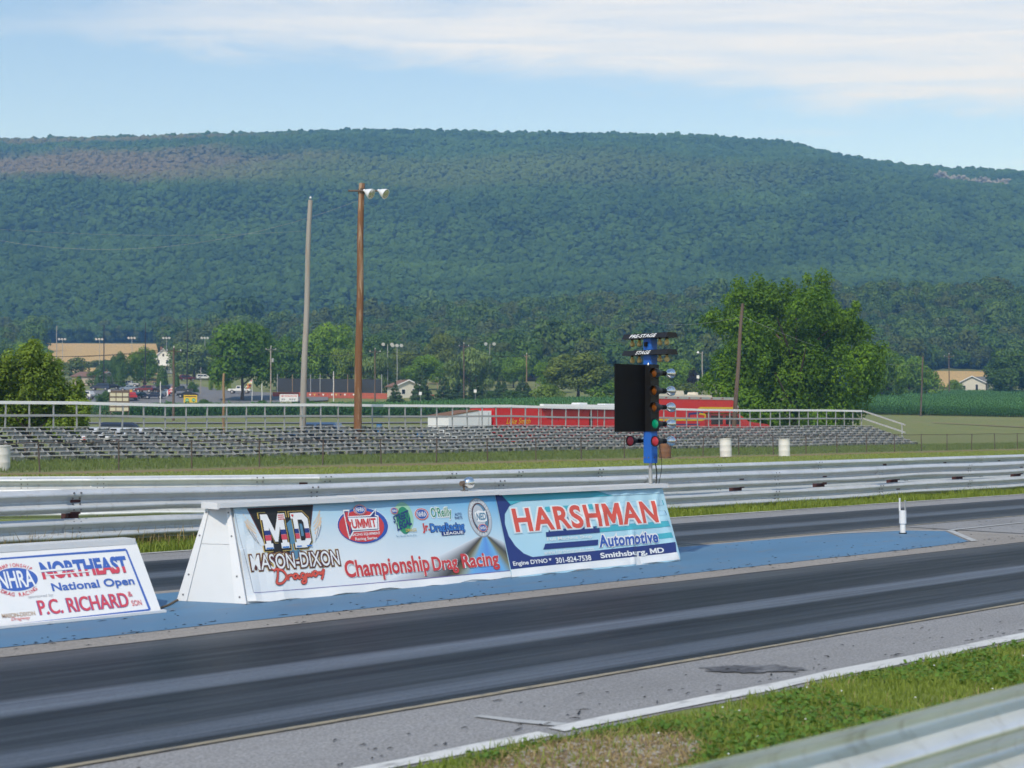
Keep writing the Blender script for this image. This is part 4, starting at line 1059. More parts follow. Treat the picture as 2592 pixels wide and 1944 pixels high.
fm = MB()
for i in range(NR):
    p, z = rowp[i], rowz[i]
    # sheet gusset, upright and foot bracket of each step
    fm.add([(-.018, p - .02, z - .02), (-.018, p + .24, z - .02), (-.018, p + .57, z + (.14 if i < NR - 1 else -.01)), (-.018, p + .57, z - .02), (-.018, p + .36, z - .19), (-.018, p + .06, z - .19), (.018, p - .02, z - .02), (.018, p + .24, z - .02), (.018, p + .57, z + (.14 if i < NR - 1 else -.01)), (.018, p + .57, z - .02), (.018, p + .36, z - .19), (.018, p + .06, z - .19)],
           [(5, 4, 3, 2, 1, 0), (6, 7, 8, 9, 10, 11), (0, 1, 7, 6), (1, 2, 8, 7), (2, 3, 9, 8), (3, 4, 10, 9), (4, 5, 11, 10), (5, 0, 6, 11)])
    fm.box(-.022, .022, p + .02, p + .06, z - .02 - .17, z + .0)
    fm.box(-.05, .05, p + .10, p + .50, z - .055, z - .022)
    if i % 2 == 0: fm.box(-.025, .025, p + .3, p + .35, -.05, z - .1)
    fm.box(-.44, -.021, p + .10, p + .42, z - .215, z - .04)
    fm.box(.021, .46, p + .14, p + .48, z - .18, z - .045, 1)  # riser channel block, coloured dark as the gusset's shaded side
frame_me = fm.mesh('frame', [M_bleach, M_bleachshade], sm=0)
pm_ = MB(); pm_.box(-.03, .03, -.03, .03, 0, 1.38); rail_post_me = pm_.mesh('rail_post', M_bleach)
n_f = int((GS1 - GS0) / 1.22)
for k in range(n_f + 1):
    x = GS1 - k * 1.22
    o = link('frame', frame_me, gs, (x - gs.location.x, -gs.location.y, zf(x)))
    o = link('rail_post', rail_post_me, gs, (x - gs.location.x, GP + 5.0 - gs.location.y, 1.36 + zf(x))); o.rotation_euler = (0, random.gauss(0, .02), 0)
SEG = 4.88
for x in np.arange(GS1 - SEG, GS0 - SEG, -SEG):
    for i in range(NR):
        m_ = sbox(x + .004, x + SEG - .004, rowp[i] - .03, rowp[i] + .21, rowz[i] - .0, rowz[i] + .036)
        o = m_.build('seat_plank', M_plank, gs); o.location.z += random.uniform(.0, .008)
    sag = lambda: random.uniform(-.02, .02)
    za, zb = 2.74 + sag(), 2.74
    m_ = sbox(x + .002, x + SEG - .002, GP + 4.93, GP + 4.968, 2.67, 2.82); o = m_.build('top_rail', M_white_metal, gs); o.location.z += random.uniform(-.012, .012)
    m_ = sbox(x + .002, x + SEG - .002, GP + 4.93, GP + 4.968, 2.07, 2.18); o = m_.build('mid_rail', M_bleach, gs); o.location.z += random.uniform(-.01, .01)
for z0, z1 in ((2.76, 1.62), (2.15, 1.02)):
    m_ = MB(); m_.add([(GS1 + .1 + e, GP + 4.95 - 3.9 * t, z0 + (z1 - z0) * t + h) for t in (0, 1) for e in (0, .05) for h in (-.06, .06)], [(0, 1, 3, 2), (4, 6, 7, 5), (0, 4, 5, 1), (2, 3, 7, 6), (1, 5, 7, 3), (0, 2, 6, 4)])
    m_.build('end_rail', M_plank, gs)
MB().box(GS1 + .09, GS1 + .16, GP + 1.3, GP + 1.37, .5, 1.7).build('end_post', M_plank, gs)

# chain-link fence in front
fe = thing('chain_link_fence', 'low rusty chain-link fence in front of the grandstand', 'fence', (50, 49.0, 0))
FZ = 1.03
for k, x in enumerate(np.arange(8, 150, 3.05)):
    m_ = MB(); dx, dy = random.gauss(0, .03), random.gauss(0, .03)
    m_.tube([(x, 49, -.1), (x + dx, 49 + dy, FZ + .04)], .028, 7); m_.build('fence_post', mat('rusty_pipe', (.12, .095, .08), .8, .2, .4, 6, .6, (.16, .08, .045)), fe)
xs = np.arange(8, 150.1, 3.05); pts = [(x, 49, FZ + .02 * math.sin(x * 1.7) - .012 * math.cos(x * .6)) for x in np.arange(8, 148, 1.5)]
MB().tube(pts, .019, 6).build('top_rail', MATS['rusty_pipe'], fe)
wv = []; wf = []
for sgn in (1, -1):
    for x in np.arange(7, 149, .07):
        o = len(wv); x1 = x + sgn * FZ * .9
        for (xx, zz) in ((x, .03), (x1, FZ)):
            for a, b in ((0, .0016), (.0014, -.0008), (-.0014, -.0008)): wv.append((xx + a - 50, 49.0 + sgn * .002 + b - 49, zz))
        wf += [(o, o + 1, o + 4, o + 3), (o + 1, o + 2, o + 5, o + 4), (o + 2, o, o + 3, o + 5)]
w_me = np_mesh('wire_mesh', wv, wf, mat('zinc_wire', (.30, .30, .29), .6, .4, .1, 5)); wo = link('wire_mesh', w_me, fe); wo['kind'] = 'stuff'

# drums
def drum(name, m, label, px, d, tilt=(0, 0), lid=True, z=None, sc=1.0, group=None):
    x, y = at(px, d); t = thing(name, label, 'barrel', (x, y, gz(x, y) if z is None else z), random.uniform(0, 6), group)
    t.rotation_euler = (tilt[0], tilt[1], random.uniform(0, 6)); t.scale = (sc, sc, sc)
    b = MB(); b.lathe([(.26, 0), (.285, .02), (.285, .28), (.291, .30), (.285, .32), (.285, .56), (.291, .58), (.285, .60), (.285, .83), (.288, .85)], n=24); b.build('barrel_body', m, t, world=False)
    b = MB(); b.lathe([(.29, .85), (.305, .855), (.305, .885), (.29, .89), (.27, .875), (.0, .872)], n=24); b.build('rim', m, t, world=False)
    return t


drum('drum', M_drum, 'white plastic drum leaning by the fence, nearer the start lights', 1837, 74.5, (.05, .05), sc=1.06)
t_ = bpy.data.objects['drum']
m_ = MB(); m_.box(-.10, -.07, -.289, -.287, .52, .78); m_.box(-.10, .0, -.289, -.287, .74, .78); m_.box(.06, .085, -.289, -.287, .58, .70); m_.build('painted_marks', I_black, t_, world=False)
drum('drum', M_drum, 'white plastic drum by the fence, right of the other white drum', 1985, 76.0, (.03, .04), sc=1.03)
drum('drum', M_drum, 'white plastic drum cut by the left edge, in front of the bleachers', 6, 53.0, sc=1.03)
drum('drum', M_rust, 'rusty orange steel drum half hidden by the start light column', 1683, 73.0, sc=1.06)
for px, d, l in ((960, 150, 'small blue barrel on the meadow beside the brown pole'), (1063, 126, 'blue barrel standing on the meadow left of the white trailer')):
    drum('drum', M_bluedrum, l, px, d)
for px, d, l in ((808, 108, 'white barrel behind the bleachers beside the grey pole'), (871, 106, 'white barrel behind the bleachers between the two tall poles')):
    drum('drum', M_drum, l, px, d, sc=1.15)

# ------------------------------------------------------------------ poles
def pole_thing(name, label, cat, px, d, top_row, r0, r1, m, lean=(0, 0), group=None, base=None):
    x, y = at(px, d); z0 = gz(x, y) if base is None else base
    zt = EYE + (HOR - top_row) / F_PX * d
    t = thing(name, label, cat, (x, y, z0), 0, group); H = zt - z0
    p = MB(); n = 10
    pts = [(lean[0] * k / n + .03 * math.sin(k * 1.3), lean[1] * k / n + .02 * math.sin(k * .9 + 1), -.4 + (H + .4) * k / n) for k in range(n + 1)]
    p.tube(pts, [r0 + (r1 - r0) * k / n for k in range(n + 1)], 12); p.build('shaft', m, t, world=False)
    return t, H, pts[-1]


R_ = Vector((SN, -CS, 0)); Fv = Vector((CS, SN, 0))
t, H, e = pole_thing('wooden_pole', 'tall bare grey weathered pole leaning slightly right', 'pole', 763, 84.5, 505, .20, .13, M_woodgrey, (.46 * SN, -.46 * CS))
m_ = MB(); m_.tube([(e[0], e[1], H - .3), (e[0], e[1], H + .12)], .03, 6); m_.build('top_pin', M_bolt, t, world=False)
m_ = MB(); m_.lathe([(.05, 0), (.07, .03), (.05, .1), (.02, .12)], (e[0], e[1], H + .1), n=10); m_.build('insulator', M_lampglass, t, world=False)
GREY_TOP = Vector(t.location) + Vector((e[0] * .9, e[1] * .9, H * .88))
t, H, e = pole_thing('flood_light_pole', 'tall brown peeling pole carrying two white flood lamps', 'pole', 904, 82.0, 462, .235, .165, M_woodbrown, (.22 * SN, -.22 * CS))
m_ = MB(); c = Vector((e[0], e[1], H - .45)); m_.tube([c - R_ * .75 - Fv * .2, c + R_ * 1.15 - Fv * .2], .055, 8); m_.build('crossarm', M_wooddark, t, world=False)
m_ = MB(); m_.box(c.x - .16, c.x + .16, c.y - .16, c.y + .16, H - .6, H - .3); m_.build('clamp', M_wooddark, t, world=False)
for k, (o, lab) in enumerate(((.22, 0), (1.02, 0))):
    b = c + R_ * o - Fv * .28 - Vector((0, 0, .02)); ax = (R_ * .72 - Vector((0, 0, .42)) - Fv * .35).normalized()
    m_ = MB(); m_.lathe([(.06, -.12), (.09, .0), (.16, .1), (.25, .28), (.30, .42), (.31, .46), (.29, .46)], b, ax, 18); lo = m_.build('flood_lamp', M_lampglass, t, world=False, sm=60)
    m_ = MB(); m_.lathe([(.28, 0), (.2, .03), (0, .05)], b + ax * .45, ax, 18); m_.build('lamp_lens', M_chrome, lo, world=False)
BROWN_TOP = Vector(t.location) + Vector((e[0], e[1], H - .9))
t, H, e = pole_thing('wooden_pole', 'grey brown pole in front of the red truck, beside the big tree', 'pole', 1853, 113.5, 768, .19, .125, M_wooddark, (.85 * SN, -.85 * CS))
TRUCKPOLE = Vector(t.location) + Vector((e[0], e[1], H - 1.0))
pole_thing('wooden_post', 'short tan wooden post behind the bleachers beneath the maple', 'post', 566, 150, 945, .14, .12, M_woodtan)

UTIL = {}
def utility(px, d, top, label, m=M_wooddark, arm=1.1, transformer=False, r=.16, lean=0.0, low=None):
    t, H, e = pole_thing('utility_pole', label, 'utility pole', px, d, top, r, r * .72, m, (lean * SN, -lean * CS))
    c = Vector((e[0], e[1], H - .55))
    if arm:
        q = MB(); q.tube([c - R_ * arm, c + R_ * arm], .06, 6); a = q.build('crossarm', m, t, world=False)
        q = MB(); [q.tube([c + R_ * (arm * .6 * k), c - Vector((0, 0, .7))], .025, 5) for k in (-1, 1)]; q.build('brace', m, t, world=False)
        for k in (-.92, 0, .92):
            q = MB(); q.lathe([(.05, 0), (.08, .06), (.05, .16), (.07, .2), (.03, .28)], c + R_ * arm * k + Vector((0, 0, .05 if k else .55)), n=8); q.build('insulator', M_lampglass, a, world=False)
    if transformer:
        q = MB(); q.lathe([(.22, 0), (.25, .03), (.25, .7), (.15, .8)], c + R_ * .38 - Vector((0, 0, 2.6)), n=12); q.build('transformer', M_pole, t, world=False)
    b = Vector(t.location)
    UTIL[px] = [b + c + R_ * arm * k + Vector((0, 0, .35)) for k in (-.92, .92)] + [b + c - Vector((0, 0, 3.6 if low is None else low))]
    return t


utility(-230, 205, 868, 'utility pole beyond the left edge')
utility(439, 215, 880, 'dark brown utility pole with crossarm rising beside the car park', r=.2)
utility(685, 300, 878, 'utility pole with grey transformer beside the spreading maple', M_woodgrey, transformer=True)
utility(949, 292, 884, 'brown utility pole just right of the tall floodlight pole', M_wooddark)
utility(1174, 318, 870, 'brown utility pole in front of the light green willow', M_wooddark, low=3.2)
utility(1333, 345, 896, 'pale twin-topped utility pole right of the willow', M_woodtan, arm=.6)
utility(2330, 262, 902, 'slightly leaning grey utility pole standing at the corn edge', M_wooddark, arm=0, r=.16, lean=.5)
utility(2403, 400, 897, 'brown utility pole with crossarm left of the white house', M_wooddark, arm=1.4)
utility(2900, 330, 868, 'utility pole beyond the right edge')
t, H, e = pole_thing('lamp_post', 'pale wooden lamp post with white lamp head left of the big tree', 'lamp post', 1778, 300, 890, .14, .11, M_woodgrey)
m_ = MB(); m_.tube([(e[0], e[1], H - .4), tuple(Vector((e[0], e[1], H - .3)) - R_ * .9)], .04, 6); m_.build('arm', M_pole, t, world=False)
m_ = MB(); m_.lathe([(.08, .2), (.25, .0), (.28, -.15), (.1, -.4)], Vector((e[0], e[1], H - .1)) - R_ * .9, n=12); m_.build('lamp_head', M_lampglass, t, world=False)
for px, d, top, lab in ((142, 460, 824, 'pale tall pole above the wheat field at the left'), (262, 400, 822, 'black tall pole in front of the wheat field'), (367, 405, 816, 'black tall pole left of the white farmhouse'), (473, 410, 806, 'black tall pole right of the white farmhouse')):
    pole_thing('tall_pole', lab, 'pole', px, d, top, .17, .11, M_woodgrey if px == 142 else M_cable)


def light_mast(px, d, top, n, label, group=None, off=0.0, m=None):
    t, H, e = pole_thing('floodlight_mast', label, 'light mast', px, d, top, .10, .08, m or M_pole, group=group)
    q = MB(); c = Vector((e[0], e[1], H)); q.tube([c - R_ * 1.1, c + R_ * 1.1], .05, 6); q.build('crossbar', M_cable, t, world=False)
    for k in range(n):
        b = c + R_ * (-1.05 + 2.1 * k / max(n - 1, 1)) - Fv * .3
        q = MB(); q.lathe([(.1, -.1), (.16, .05), (.42, .35), (.45, .42), (.1, .44)], b + Vector((0, 0, .1)), (-Fv + Vector((0, 0, -.5))).normalized(), 12); q.build('flood_lamp', M_lampglass, t, world=False)
    return t


for px, lab in ((157, 'floodlight mast with three white lamps, leftmost over the wheat field'), (251, 'floodlight mast with three white lamps over the wheat, beside a black pole'), (333, 'floodlight mast with three white lamps left of the farmhouse'), (421, 'floodlight mast with three white lamps right of the farmhouse'), (518, 'floodlight mast with three white lamps above the pale tree by the maple')):
    light_mast(px, 520, 858 if px < 300 else 855, 3, lab)
light_mast(981, 360, 871, 2, 'thin light mast with two dark lamps right of the brown pole', m=M_pole)
light_mast(1005, 352, 874, 3, 'light mast with three bright white lamps behind the batting net')
light_mast(1240, 370, 870, 2, 'thin light mast with two lamps right of the willow')
for px, d, top, lab in ((406, 282, 966, 'slim white post in the car park near the billboard'), (663, 300, 971, 'slim white post right of the striped flag'), (508, 345, 930, 'grey slim post by the clipped hedge'), (772 + 72, 318, 940, 'thin pale post in front of the dark net')):
    pole_thing('white_post', lab, 'post', px, d, top, .09, .08, M_whitetrim if px != 508 else M_woodgrey)

# overhead wires
def wire(name, label, a, b, sag=1.2, r=.018):
    a, b = Vector(a), Vector(b); pts = [a.lerp(b, k / 16) - Vector((0, 0, sag * 4 * (k / 16) * (1 - k / 16))) for k in range(17)]
    m_ = MB(); m_.tube(pts, r, 5, cap=False)
    return setp(m_.build(name, M_cable if r > .015 else M_pole), label, 'wire', 'overhead wires')


seq = [-230, 439, 685, 949, 1174, 1333]
WL = ('upper left wire', 'upper right wire', 'low wire')
names = {-230: 'the left edge', 439: 'the dark utility pole', 685: 'the transformer pole', 949: 'the pole by the floodlight pole', 1174: 'the willow pole', 1333: 'the twin-topped pole', 2330: 'the corn edge pole', 2403: 'the pole by the white house', 2900: 'the right edge'}
for a, b in list(zip(seq, seq[1:])) + [(2403, 2900)]:
    for k in range(3):
        wire('overhead_wire', '%s strung between %s and %s' % (('back line', 'front line', 'low line')[k], names[a], names[b]), UTIL[a][k], UTIL[b][k], 1.4, .034)
wire('overhead_wire', 'sagging wire from the left edge to the grey pole', Vector((*at(-400, 70), EYE + (HOR - 540) / F_PX * 70)), GREY_TOP, .6, .005)
wire('overhead_wire', 'twisted wire from the left edge to the floodlight pole', Vector((*at(-420, 88), EYE + (HOR - 480) / F_PX * 88)), BROWN_TOP, 3.2, .006)
wire('overhead_wire', 'wire from the pole by the red truck through the big tree', TRUCKPOLE, UTIL[2330][2] + Vector((0, 0, 2.8)), 1.5, .015)
wire('overhead_wire', 'wire running from the truck pole towards the start lights', TRUCKPOLE, Vector((*at(1640, 210), EYE + (HOR - 812) / F_PX * 210)), .6, .014)

# ------------------------------------------------------------------ cars
def car_parts(kind):
    """side outline with y half-width by height; returns dict of part meshes (length along local +x)"""
    P = {'sedan': dict(o=[(-2.25, .42), (-2.28, .80), (-2.1, .93), (-1.55, .98), (-.95, 1.40), (.25, 1.44), (1.05, .98), (2.05, .84), (2.25, .70), (2.25, .40)], g=[(-1.45, .98), (-.92, 1.36), (.22, 1.40), (.98, .98)], w=1.74, wb=1.36, r=.32),
         'suv': dict(o=[(-2.25, .50), (-2.3, 1.0), (-2.15, 1.12), (-1.95, 1.70), (-1.7, 1.76), (.25, 1.74), (1.0, 1.12), (2.1, 1.02), (2.28, .85), (2.28, .5)], g=[(-2.02, 1.14), (-1.86, 1.66), (.2, 1.68), (.88, 1.14)], w=1.84, wb=1.38, r=.37),
         'van': dict(o=[(-2.35, .42), (-2.38, 1.0), (-2.2, 1.68), (-1.9, 1.76), (.35, 1.74), (1.35, 1.08), (2.15, .92), (2.38, .75), (2.38, .42)], g=[(-2.22, 1.05), (-2.08, 1.62), (.3, 1.66), (1.2, 1.06)], w=1.86, wb=1.48, r=.33),
         'pickup': dict(o=[(-2.7, .55), (-2.7, 1.08), (-.85, 1.08), (-.72, 1.74), (-.5, 1.80), (.55, 1.78), (1.15, 1.14), (2.45, 1.04), (2.65, .86), (2.65, .55)], g=[(-.72, 1.16), (-.62, 1.70), (.5, 1.72), (1.05, 1.16)], w=1.9, wb=1.72, r=.38)}[kind]
    W = P['w'] / 2; hw = lambda z: W * (1 - .20 * max(0, (z - .95)) / .8) if z > .5 else W * .96
    def body_solid(outline):
        m = MB(); n = len(outline); vs = [(x, -hw(z), z) for x, z in outline] + [(x, hw(z), z) for x, z in outline]
        lo = [i for i in range(n)]
        m.add(vs, [tuple(range(n)), tuple(reversed(range(n, 2 * n)))] + [(i, n + i, n + (i + 1) % n, (i + 1) % n) for i in range(n)]); return m
    d = {}
    b = body_solid(P['o']); me = b.mesh('body', M_glass, sm=0)
    bm = bmesh.new(); bm.from_mesh(me); bmesh.ops.triangulate(bm, faces=[f for f in bm.faces if len(f.verts) > 4])
    bmesh.ops.bevel(bm, geom=[e for e in bm.edges if e.calc_face_angle(0) > .5], offset=.035, segments=2, affect='EDGES', clamp_overlap=True); bm.to_mesh(me); bm.free(); me.shade_smooth(); me.set_sharp_from_angle(angle=.6)
    d['body'] = me
    g = P['g']; wins = []
    for s in (-1, 1):
        xm = (g[0][0] + g[3][0]) / 2 + .1; cuts_ = [g[0][0], xm - .05, xm + .03, g[3][0]]
        for x0, x1 in ((0, 1), (2, 3)):
            a, c = cuts_[x0], cuts_[x1]; zt = g[1][1]
            lx = lambda x: max(g[1][0] + .05, min(g[2][0] - .03, x)) if True else x
            q = [(a + .06, g[0][1] + .03), (c - .06, g[0][1] + .03), (lx(c - .05), zt - .05), (lx(a + .05), zt - .05)]
            m = MB(); m.add([(x, s * (hw(z) + .006), z) for x, z in q] + [(x, s * (hw(z) - .03), z) for x, z in q], [(0, 1, 2, 3), (4, 5, 6, 7), (0, 1, 5, 4), (1, 2, 6, 5), (2, 3, 7, 6), (3, 0, 4, 7)]); wins.append(m.mesh('side_window', M_glass, sm=0))
    d['side_window'] = wins
    for nm, (xa, za), (xb, zb), o in (('windscreen', g[3], g[2], .055), ('rear_window', g[0], g[1], -.055)):
        m = MB(); q = [(xa + o, -hw(za) + .13, za + .05), (xa + o, hw(za) - .13, za + .05), (xb + o * 1.1, hw(zb) - .12, zb - .03), (xb + o * 1.1, -hw(zb) + .12, zb - .03)]
        if nm == 'rear_window' and kind == 'pickup': q = [(x - .05, y, z) for x, y, z in q]
        m.add(q + [(x - o * .8, y, z - .02) for x, y, z in q], [(0, 1, 2, 3), (7, 6, 5, 4), (0, 4, 5, 1), (1, 5, 6, 2), (2, 6, 7, 3), (3, 7, 4, 0)]); d[nm] = m.mesh(nm, M_glass, sm=0)
    m = MB(); r = P['r']; m.lathe([(r - .05, -.11), (r, -.08), (r, .08), (r - .05, .11), (r - .12, .11)], (0, 0, 0), (0, 1, 0), 18); d['tyre'] = m.mesh('tyre', M_tyre)
    m = MB(); m.lathe([(r - .11, -.114), (r - .11, .114), (.05, .122), (.0, .122)], (0, 0, 0), (0, 1, 0), 14); d['rim'] = m.mesh('rim', M_rim)
    m = MB(); m.lathe([(r + .06, -.02), (r + .06, .02), (r - .02, .02)], (0, 0, 0), (0, 1, 0), 18); d['arch'] = m.mesh('wheel_arch', M_tyre)
    hx = P['o'][-2][0]; hz = P['o'][-2][1]; tx = P['o'][1][0]
    d['hl'] = [MB().box(hx - .10, hx + .012, s * (W - .28) - .2, s * (W - .28) + .2, hz - .09, hz + .05).mesh('headlight', M_lampglass) for s in (-1, 1)]
    d['tl'] = [MB().box(tx - .012 + .02, tx + .10, s * (W - .2) - .13, s * (W - .2) + .13, P['o'][1][1] - .16, P['o'][1][1] + .02).mesh('tail_light', M_taill) for s in (-1, 1)]
    d['bumper'] = [MB().box(hx - .02, hx + .06, -W + .12, W - .12, .42, .58).mesh('bumper', M_blackhood), MB().box(tx - .04, tx + .04, -W + .12, W - .12, .42, .60).mesh('bumper', M_blackhood)]
    d['P'] = P; return d


CAR = {}
def paint(col):
    n = 'car_paint_%d_%d_%d' % tuple(int(c * 999) for c in col)
    if n in MATS: return MATS[n]
    m, nt, out, pos = new_mat(n); pbr(nt, out, mix(nt, nz(nt, pos, 3, 3), tuple(c * .92 for c in col), tuple(min(1, c * 1.06) for c in col)), .28, .1, None, **{'Coat Weight': .5, 'Coat Roughness': .08}); return m


def car(kind, col, label, px, row=None, d=None, turn=0.0, cat=None, bed=False):
    """turn: degrees from facing right across the view"""
    if kind not in CAR: CAR[kind] = car_parts(kind)
    K = CAR[kind]; d = d or d_row(row); x, y = at(px, d); h = math.radians(turn) + math.atan2(-CS, SN)
    z = gz(x, y) + (.32 if d > 250 else .02)
    t = thing({'sedan': 'parked_car', 'suv': 'parked_suv', 'van': 'parked_minivan', 'pickup': 'pickup_truck'}[kind], label, cat or {'sedan': 'car', 'suv': 'suv', 'van': 'minivan', 'pickup': 'pickup truck'}[kind], (x, y, z), h)
    key = (kind, col)
    if key not in CAR: me = K['body'].copy(); me.materials.clear(); me.materials.append(paint(col)); CAR[key] = me
    link('body', CAR[key], t)
    for w in K['side_window']: link('side_window', w, t)
    link('windscreen', K['windscreen'], t); link('rear_window', K['rear_window'], t)
    for sx in (-1, 1):
        for sy in (-1, 1):
            w = link('tyre', K['tyre'], t, (sx * K['P']['wb'], sy * (K['P']['w'] / 2 - .10), K['P']['r'])); rm = link('rim', K['rim'], w)
            if sy < 0: rm.scale = (1, -1, 1)
            link('wheel_arch', K['arch'], t, (sx * K['P']['wb'], sy * (K['P']['w'] / 2 - .012), K['P']['r'] + .02))
    for m in K['hl']: link('headlight', m, t)
    for m in K['tl']: link('tail_light', m, t)
    for m in K['bumper']: link('bumper', m, t)
    return t


WHT, SIL, NAV, BLK, MAR, RED, TAN, BLU, GRN, LBL = (.72, .72, .70), (.42, .43, .45), (.012, .022, .06), (.012, .014, .018), (.14, .008, .016), (.42, .012, .015), (.30, .235, .165), (.035, .085, .19), (.012, .04, .035), (.22, .29, .38)
car('suv', WHT, 'white hatchback at the left end of the car park by the near tree', 213, 1014, turn=160)
car('van', NAV, 'dark blue van at the left of the car park by the brown-roofed building', 253, 991, turn=185)
car('sedan', BLK, 'black sedan beside the dark blue van, near the arborvitae', 284, 989, turn=175)
car('pickup', SIL, 'silver pickup truck in the back row of the car park', 327, 983, turn=180)
car('sedan', LBL, 'silver blue sedan just below the silver pickup', 326, 993, turn=186)
car('suv', MAR, 'maroon suv in the middle of the car park', 367, 997, turn=170)
car('van', TAN, 'tan minivan in the back row under the trees', 379, 976, turn=182)
car('pickup', RED, 'bright red pickup half hidden behind the tan billboard', 333, 1017, turn=110)
car('sedan', GRN, 'dark green car beside the red pickup, facing away', 356, 1012, turn=60)
car('sedan', NAV, 'dark navy sedan in the open front of the car park', 390, 1013, turn=188)
car('suv', BLK, 'black suv parked right of the maroon suv', 408, 997, turn=160)
car('sedan', LBL, 'pale blue car behind the dark utility pole', 424, 1005, turn=120)
car('pickup', BLK, 'black pickup truck right of the dark utility pole', 458, 999, turn=185)
car('sedan', BLK, 'black sedan directly behind the yellow sign', 474, 1010, turn=178)
car('pickup', WHT, 'white pickup truck behind the maple trunk', 607, 999, turn=0)
car('suv', BLU, 'blue suv beyond the white rail under the flag', 634, d=262, turn=15)
car('sedan', BLU, 'blue sedan in front of the blue suv under the flag', 616, d=254, turn=8)
car('van', MAR, 'dark red van far back on the lane by the clipped hedge', 474, 966, turn=30)
car('van', WHT, 'white van far back behind the clipped hedge', 516, 964, turn=20)
car('suv', NAV, 'dark blue suv seen through the bleachers behind the white cars', 330, d=101, turn=10)
car('sedan', WHT, 'white car seen through the bleachers at the left', 246, d=97, turn=70)
car('sedan', (.70, .70, .68), 'white car seen through the bleachers below the dark blue suv', 312, d=96, turn=80)
car('sedan', (.74, .74, .73), 'white car seen through the bleachers, rightmost of three', 378, d=99, turn=65)
car('sedan', NAV, 'dark blue car seen through the bleachers between the two tall poles', 822, d=96, turn=5)
car('suv', BLU, 'blue wagon seen through the bleachers left of the grey pole base', 790, d=104, turn=170)

# ------------------------------------------------------------------ race trailers and motorhome
M_redpaint = mat('red_gelcoat', (.62, .016, .022), .3, 0, .04, 2, .05, (.3, .02, .02), **{'Coat Weight': .3}); M_whitepaint = mat('white_gelcoat', (.78, .80, .82), .3, 0, .03, 2)
M_cream = mat('cream_roof', (.66, .60, .48), .6, 0, .06, 3); M_yelstripe = flat('yellow_stripe', (.75, .52, .02)); M_alum = galv('trim_aluminium', .60, .35, .8)
TP = 75.0
wt_ = thing('cargo_trailer', 'small white cargo trailer with sloping roof behind the bleachers', 'trailer', (66.0, TP + 1.1, 0))
m_ = MB(); m_.prism([(64.7, .5), (68.6, .5), (68.6, 2.62), (67.4, 2.60), (64.7, 2.24)], lambda a, b, d: (a, d, b), TP, TP + 2.2); bd = m_.build('body', M_whitepaint, wt_, sm=20)
m_ = MB(); m_.prism([(64.6, 2.235), (64.6, 2.29), (67.4, 2.67), (67.4, 2.605)], lambda a, b, d: (a, d, b), TP - .03, TP + 2.23); m_.build('roof_edge', M_rust, wt_)
m_ = MB(); m_.box(67.45, 68.3, TP - .02, TP - .002, .62, 2.42); dr = m_.build('side_door', M_whitepaint, wt_); m_ = MB(); m_.box(67.52, 67.6, TP - .05, TP - .021, 1.4, 1.52); m_.build('handle', M_bolt, dr)
for a in (67.43, 68.31): m_ = MB(); m_.box(a - .02, a + .02, TP - .03, TP - .003, .55, 2.5); m_.build('door_trim', M_alum, wt_)
for a in (65.4, 66.2):
    m_ = MB(); m_.lathe([(.25, -.1), (.33, -.08), (.33, .08), (.25, .1), (0, .1)], (a, TP + .1, .34), (0, -1, 0), 16); m_.build('wheel', M_tyre, wt_)
rt = thing('race_trailer', 'long red enclosed race trailer with white roof units behind the bleachers', 'trailer', (76.5, TP + 1.25, 0))
m_ = MB(); m_.box(68.85, 84.2, TP, TP + 2.5, .45, 2.82); m_.build('body', M_redpaint, rt)
m_ = MB(); m_.box(68.8, 84.25, TP - .02, TP + 2.52, 2.822, 2.93); m_.build('roof_rail', M_alum, rt)
m_ = MB(); m_.box(73.5, 83.4, TP - .32, TP - .022, 2.72, 2.86); m_.build('awning', flat('maroon_awning', (.09, .012, .03)), rt)
m_ = MB(); m_.box(74.0, 84.0, TP + .3, TP + .7, 2.935, 3.14); m_.build('roof_bar', M_white_metal, rt)
for a, w_, h in ((78.2, .9, .35), (81.0, 1.3, .30)):
    m_ = MB(); m_.box(a, a + w_, TP + .75, TP + 1.7, 2.935, 2.935 + h, tp=.06); m_.build('roof_unit', M_whitepaint, rt)
for a in (73.4, 79.3, 81.2, 83.5, 71.8): m_ = MB(); m_.box(a, a + .05, TP - .022, TP - .002, .5, 2.8); m_.build('panel_seam', M_alum, rt)
m_ = MB(); m_.prism([(.18 * math.cos(w), .62 * math.copysign(abs(math.sin(w)) ** .5, math.sin(w))) for w in np.linspace(0, 2 * math.pi, 20, endpoint=False)], lambda a, b, d: (78.6 + a, d, 2.0 + b), TP - .02, TP - .004); m_.build('door_window', M_glass, rt)
m_ = MB(); [m_.box(81.9 + dx, 81.94 + dx, TP - .16, TP - .12, .9, 2.35) for dx in (0, .38)]; [m_.box(81.941, 82.279, TP - .16, TP - .13, z, z + .04) for z in (1.0, 1.35, 1.7, 2.05)]; m_.build('side_ladder', M_alum, rt)
v, f = text2d('Luke Smith', .0, .35); m_ = MB(); m_.add([(70.0 + x * .52, TP - .006, 1.72 + y * .55) for x, y in v], f); m_.build('lettering', M_yelstripe, rt, sm=0)
v, f = text2d('TOP ALCOHOL RACING', .0); m_ = MB(); m_.add([(70.0 + x * .17, TP - .006, 1.5 + y * .13) for x, y in v], f); m_.build('lettering', I_violet, rt, sm=0)
for a in (74.6, 75.6, 76.6):
    m_ = MB(); m_.lathe([(.28, -.12), (.38, -.1), (.38, .1), (.28, .12), (0, .12)], (a, TP + .1, .39), (0, -1, 0), 18); m_.build('wheel', M_tyre, rt)
mh = thing('race_motorhome', 'red motorhome truck with yellow stripes and a red cab by the big tree', 'motorhome', (91.0, TP + 1.25, 0))
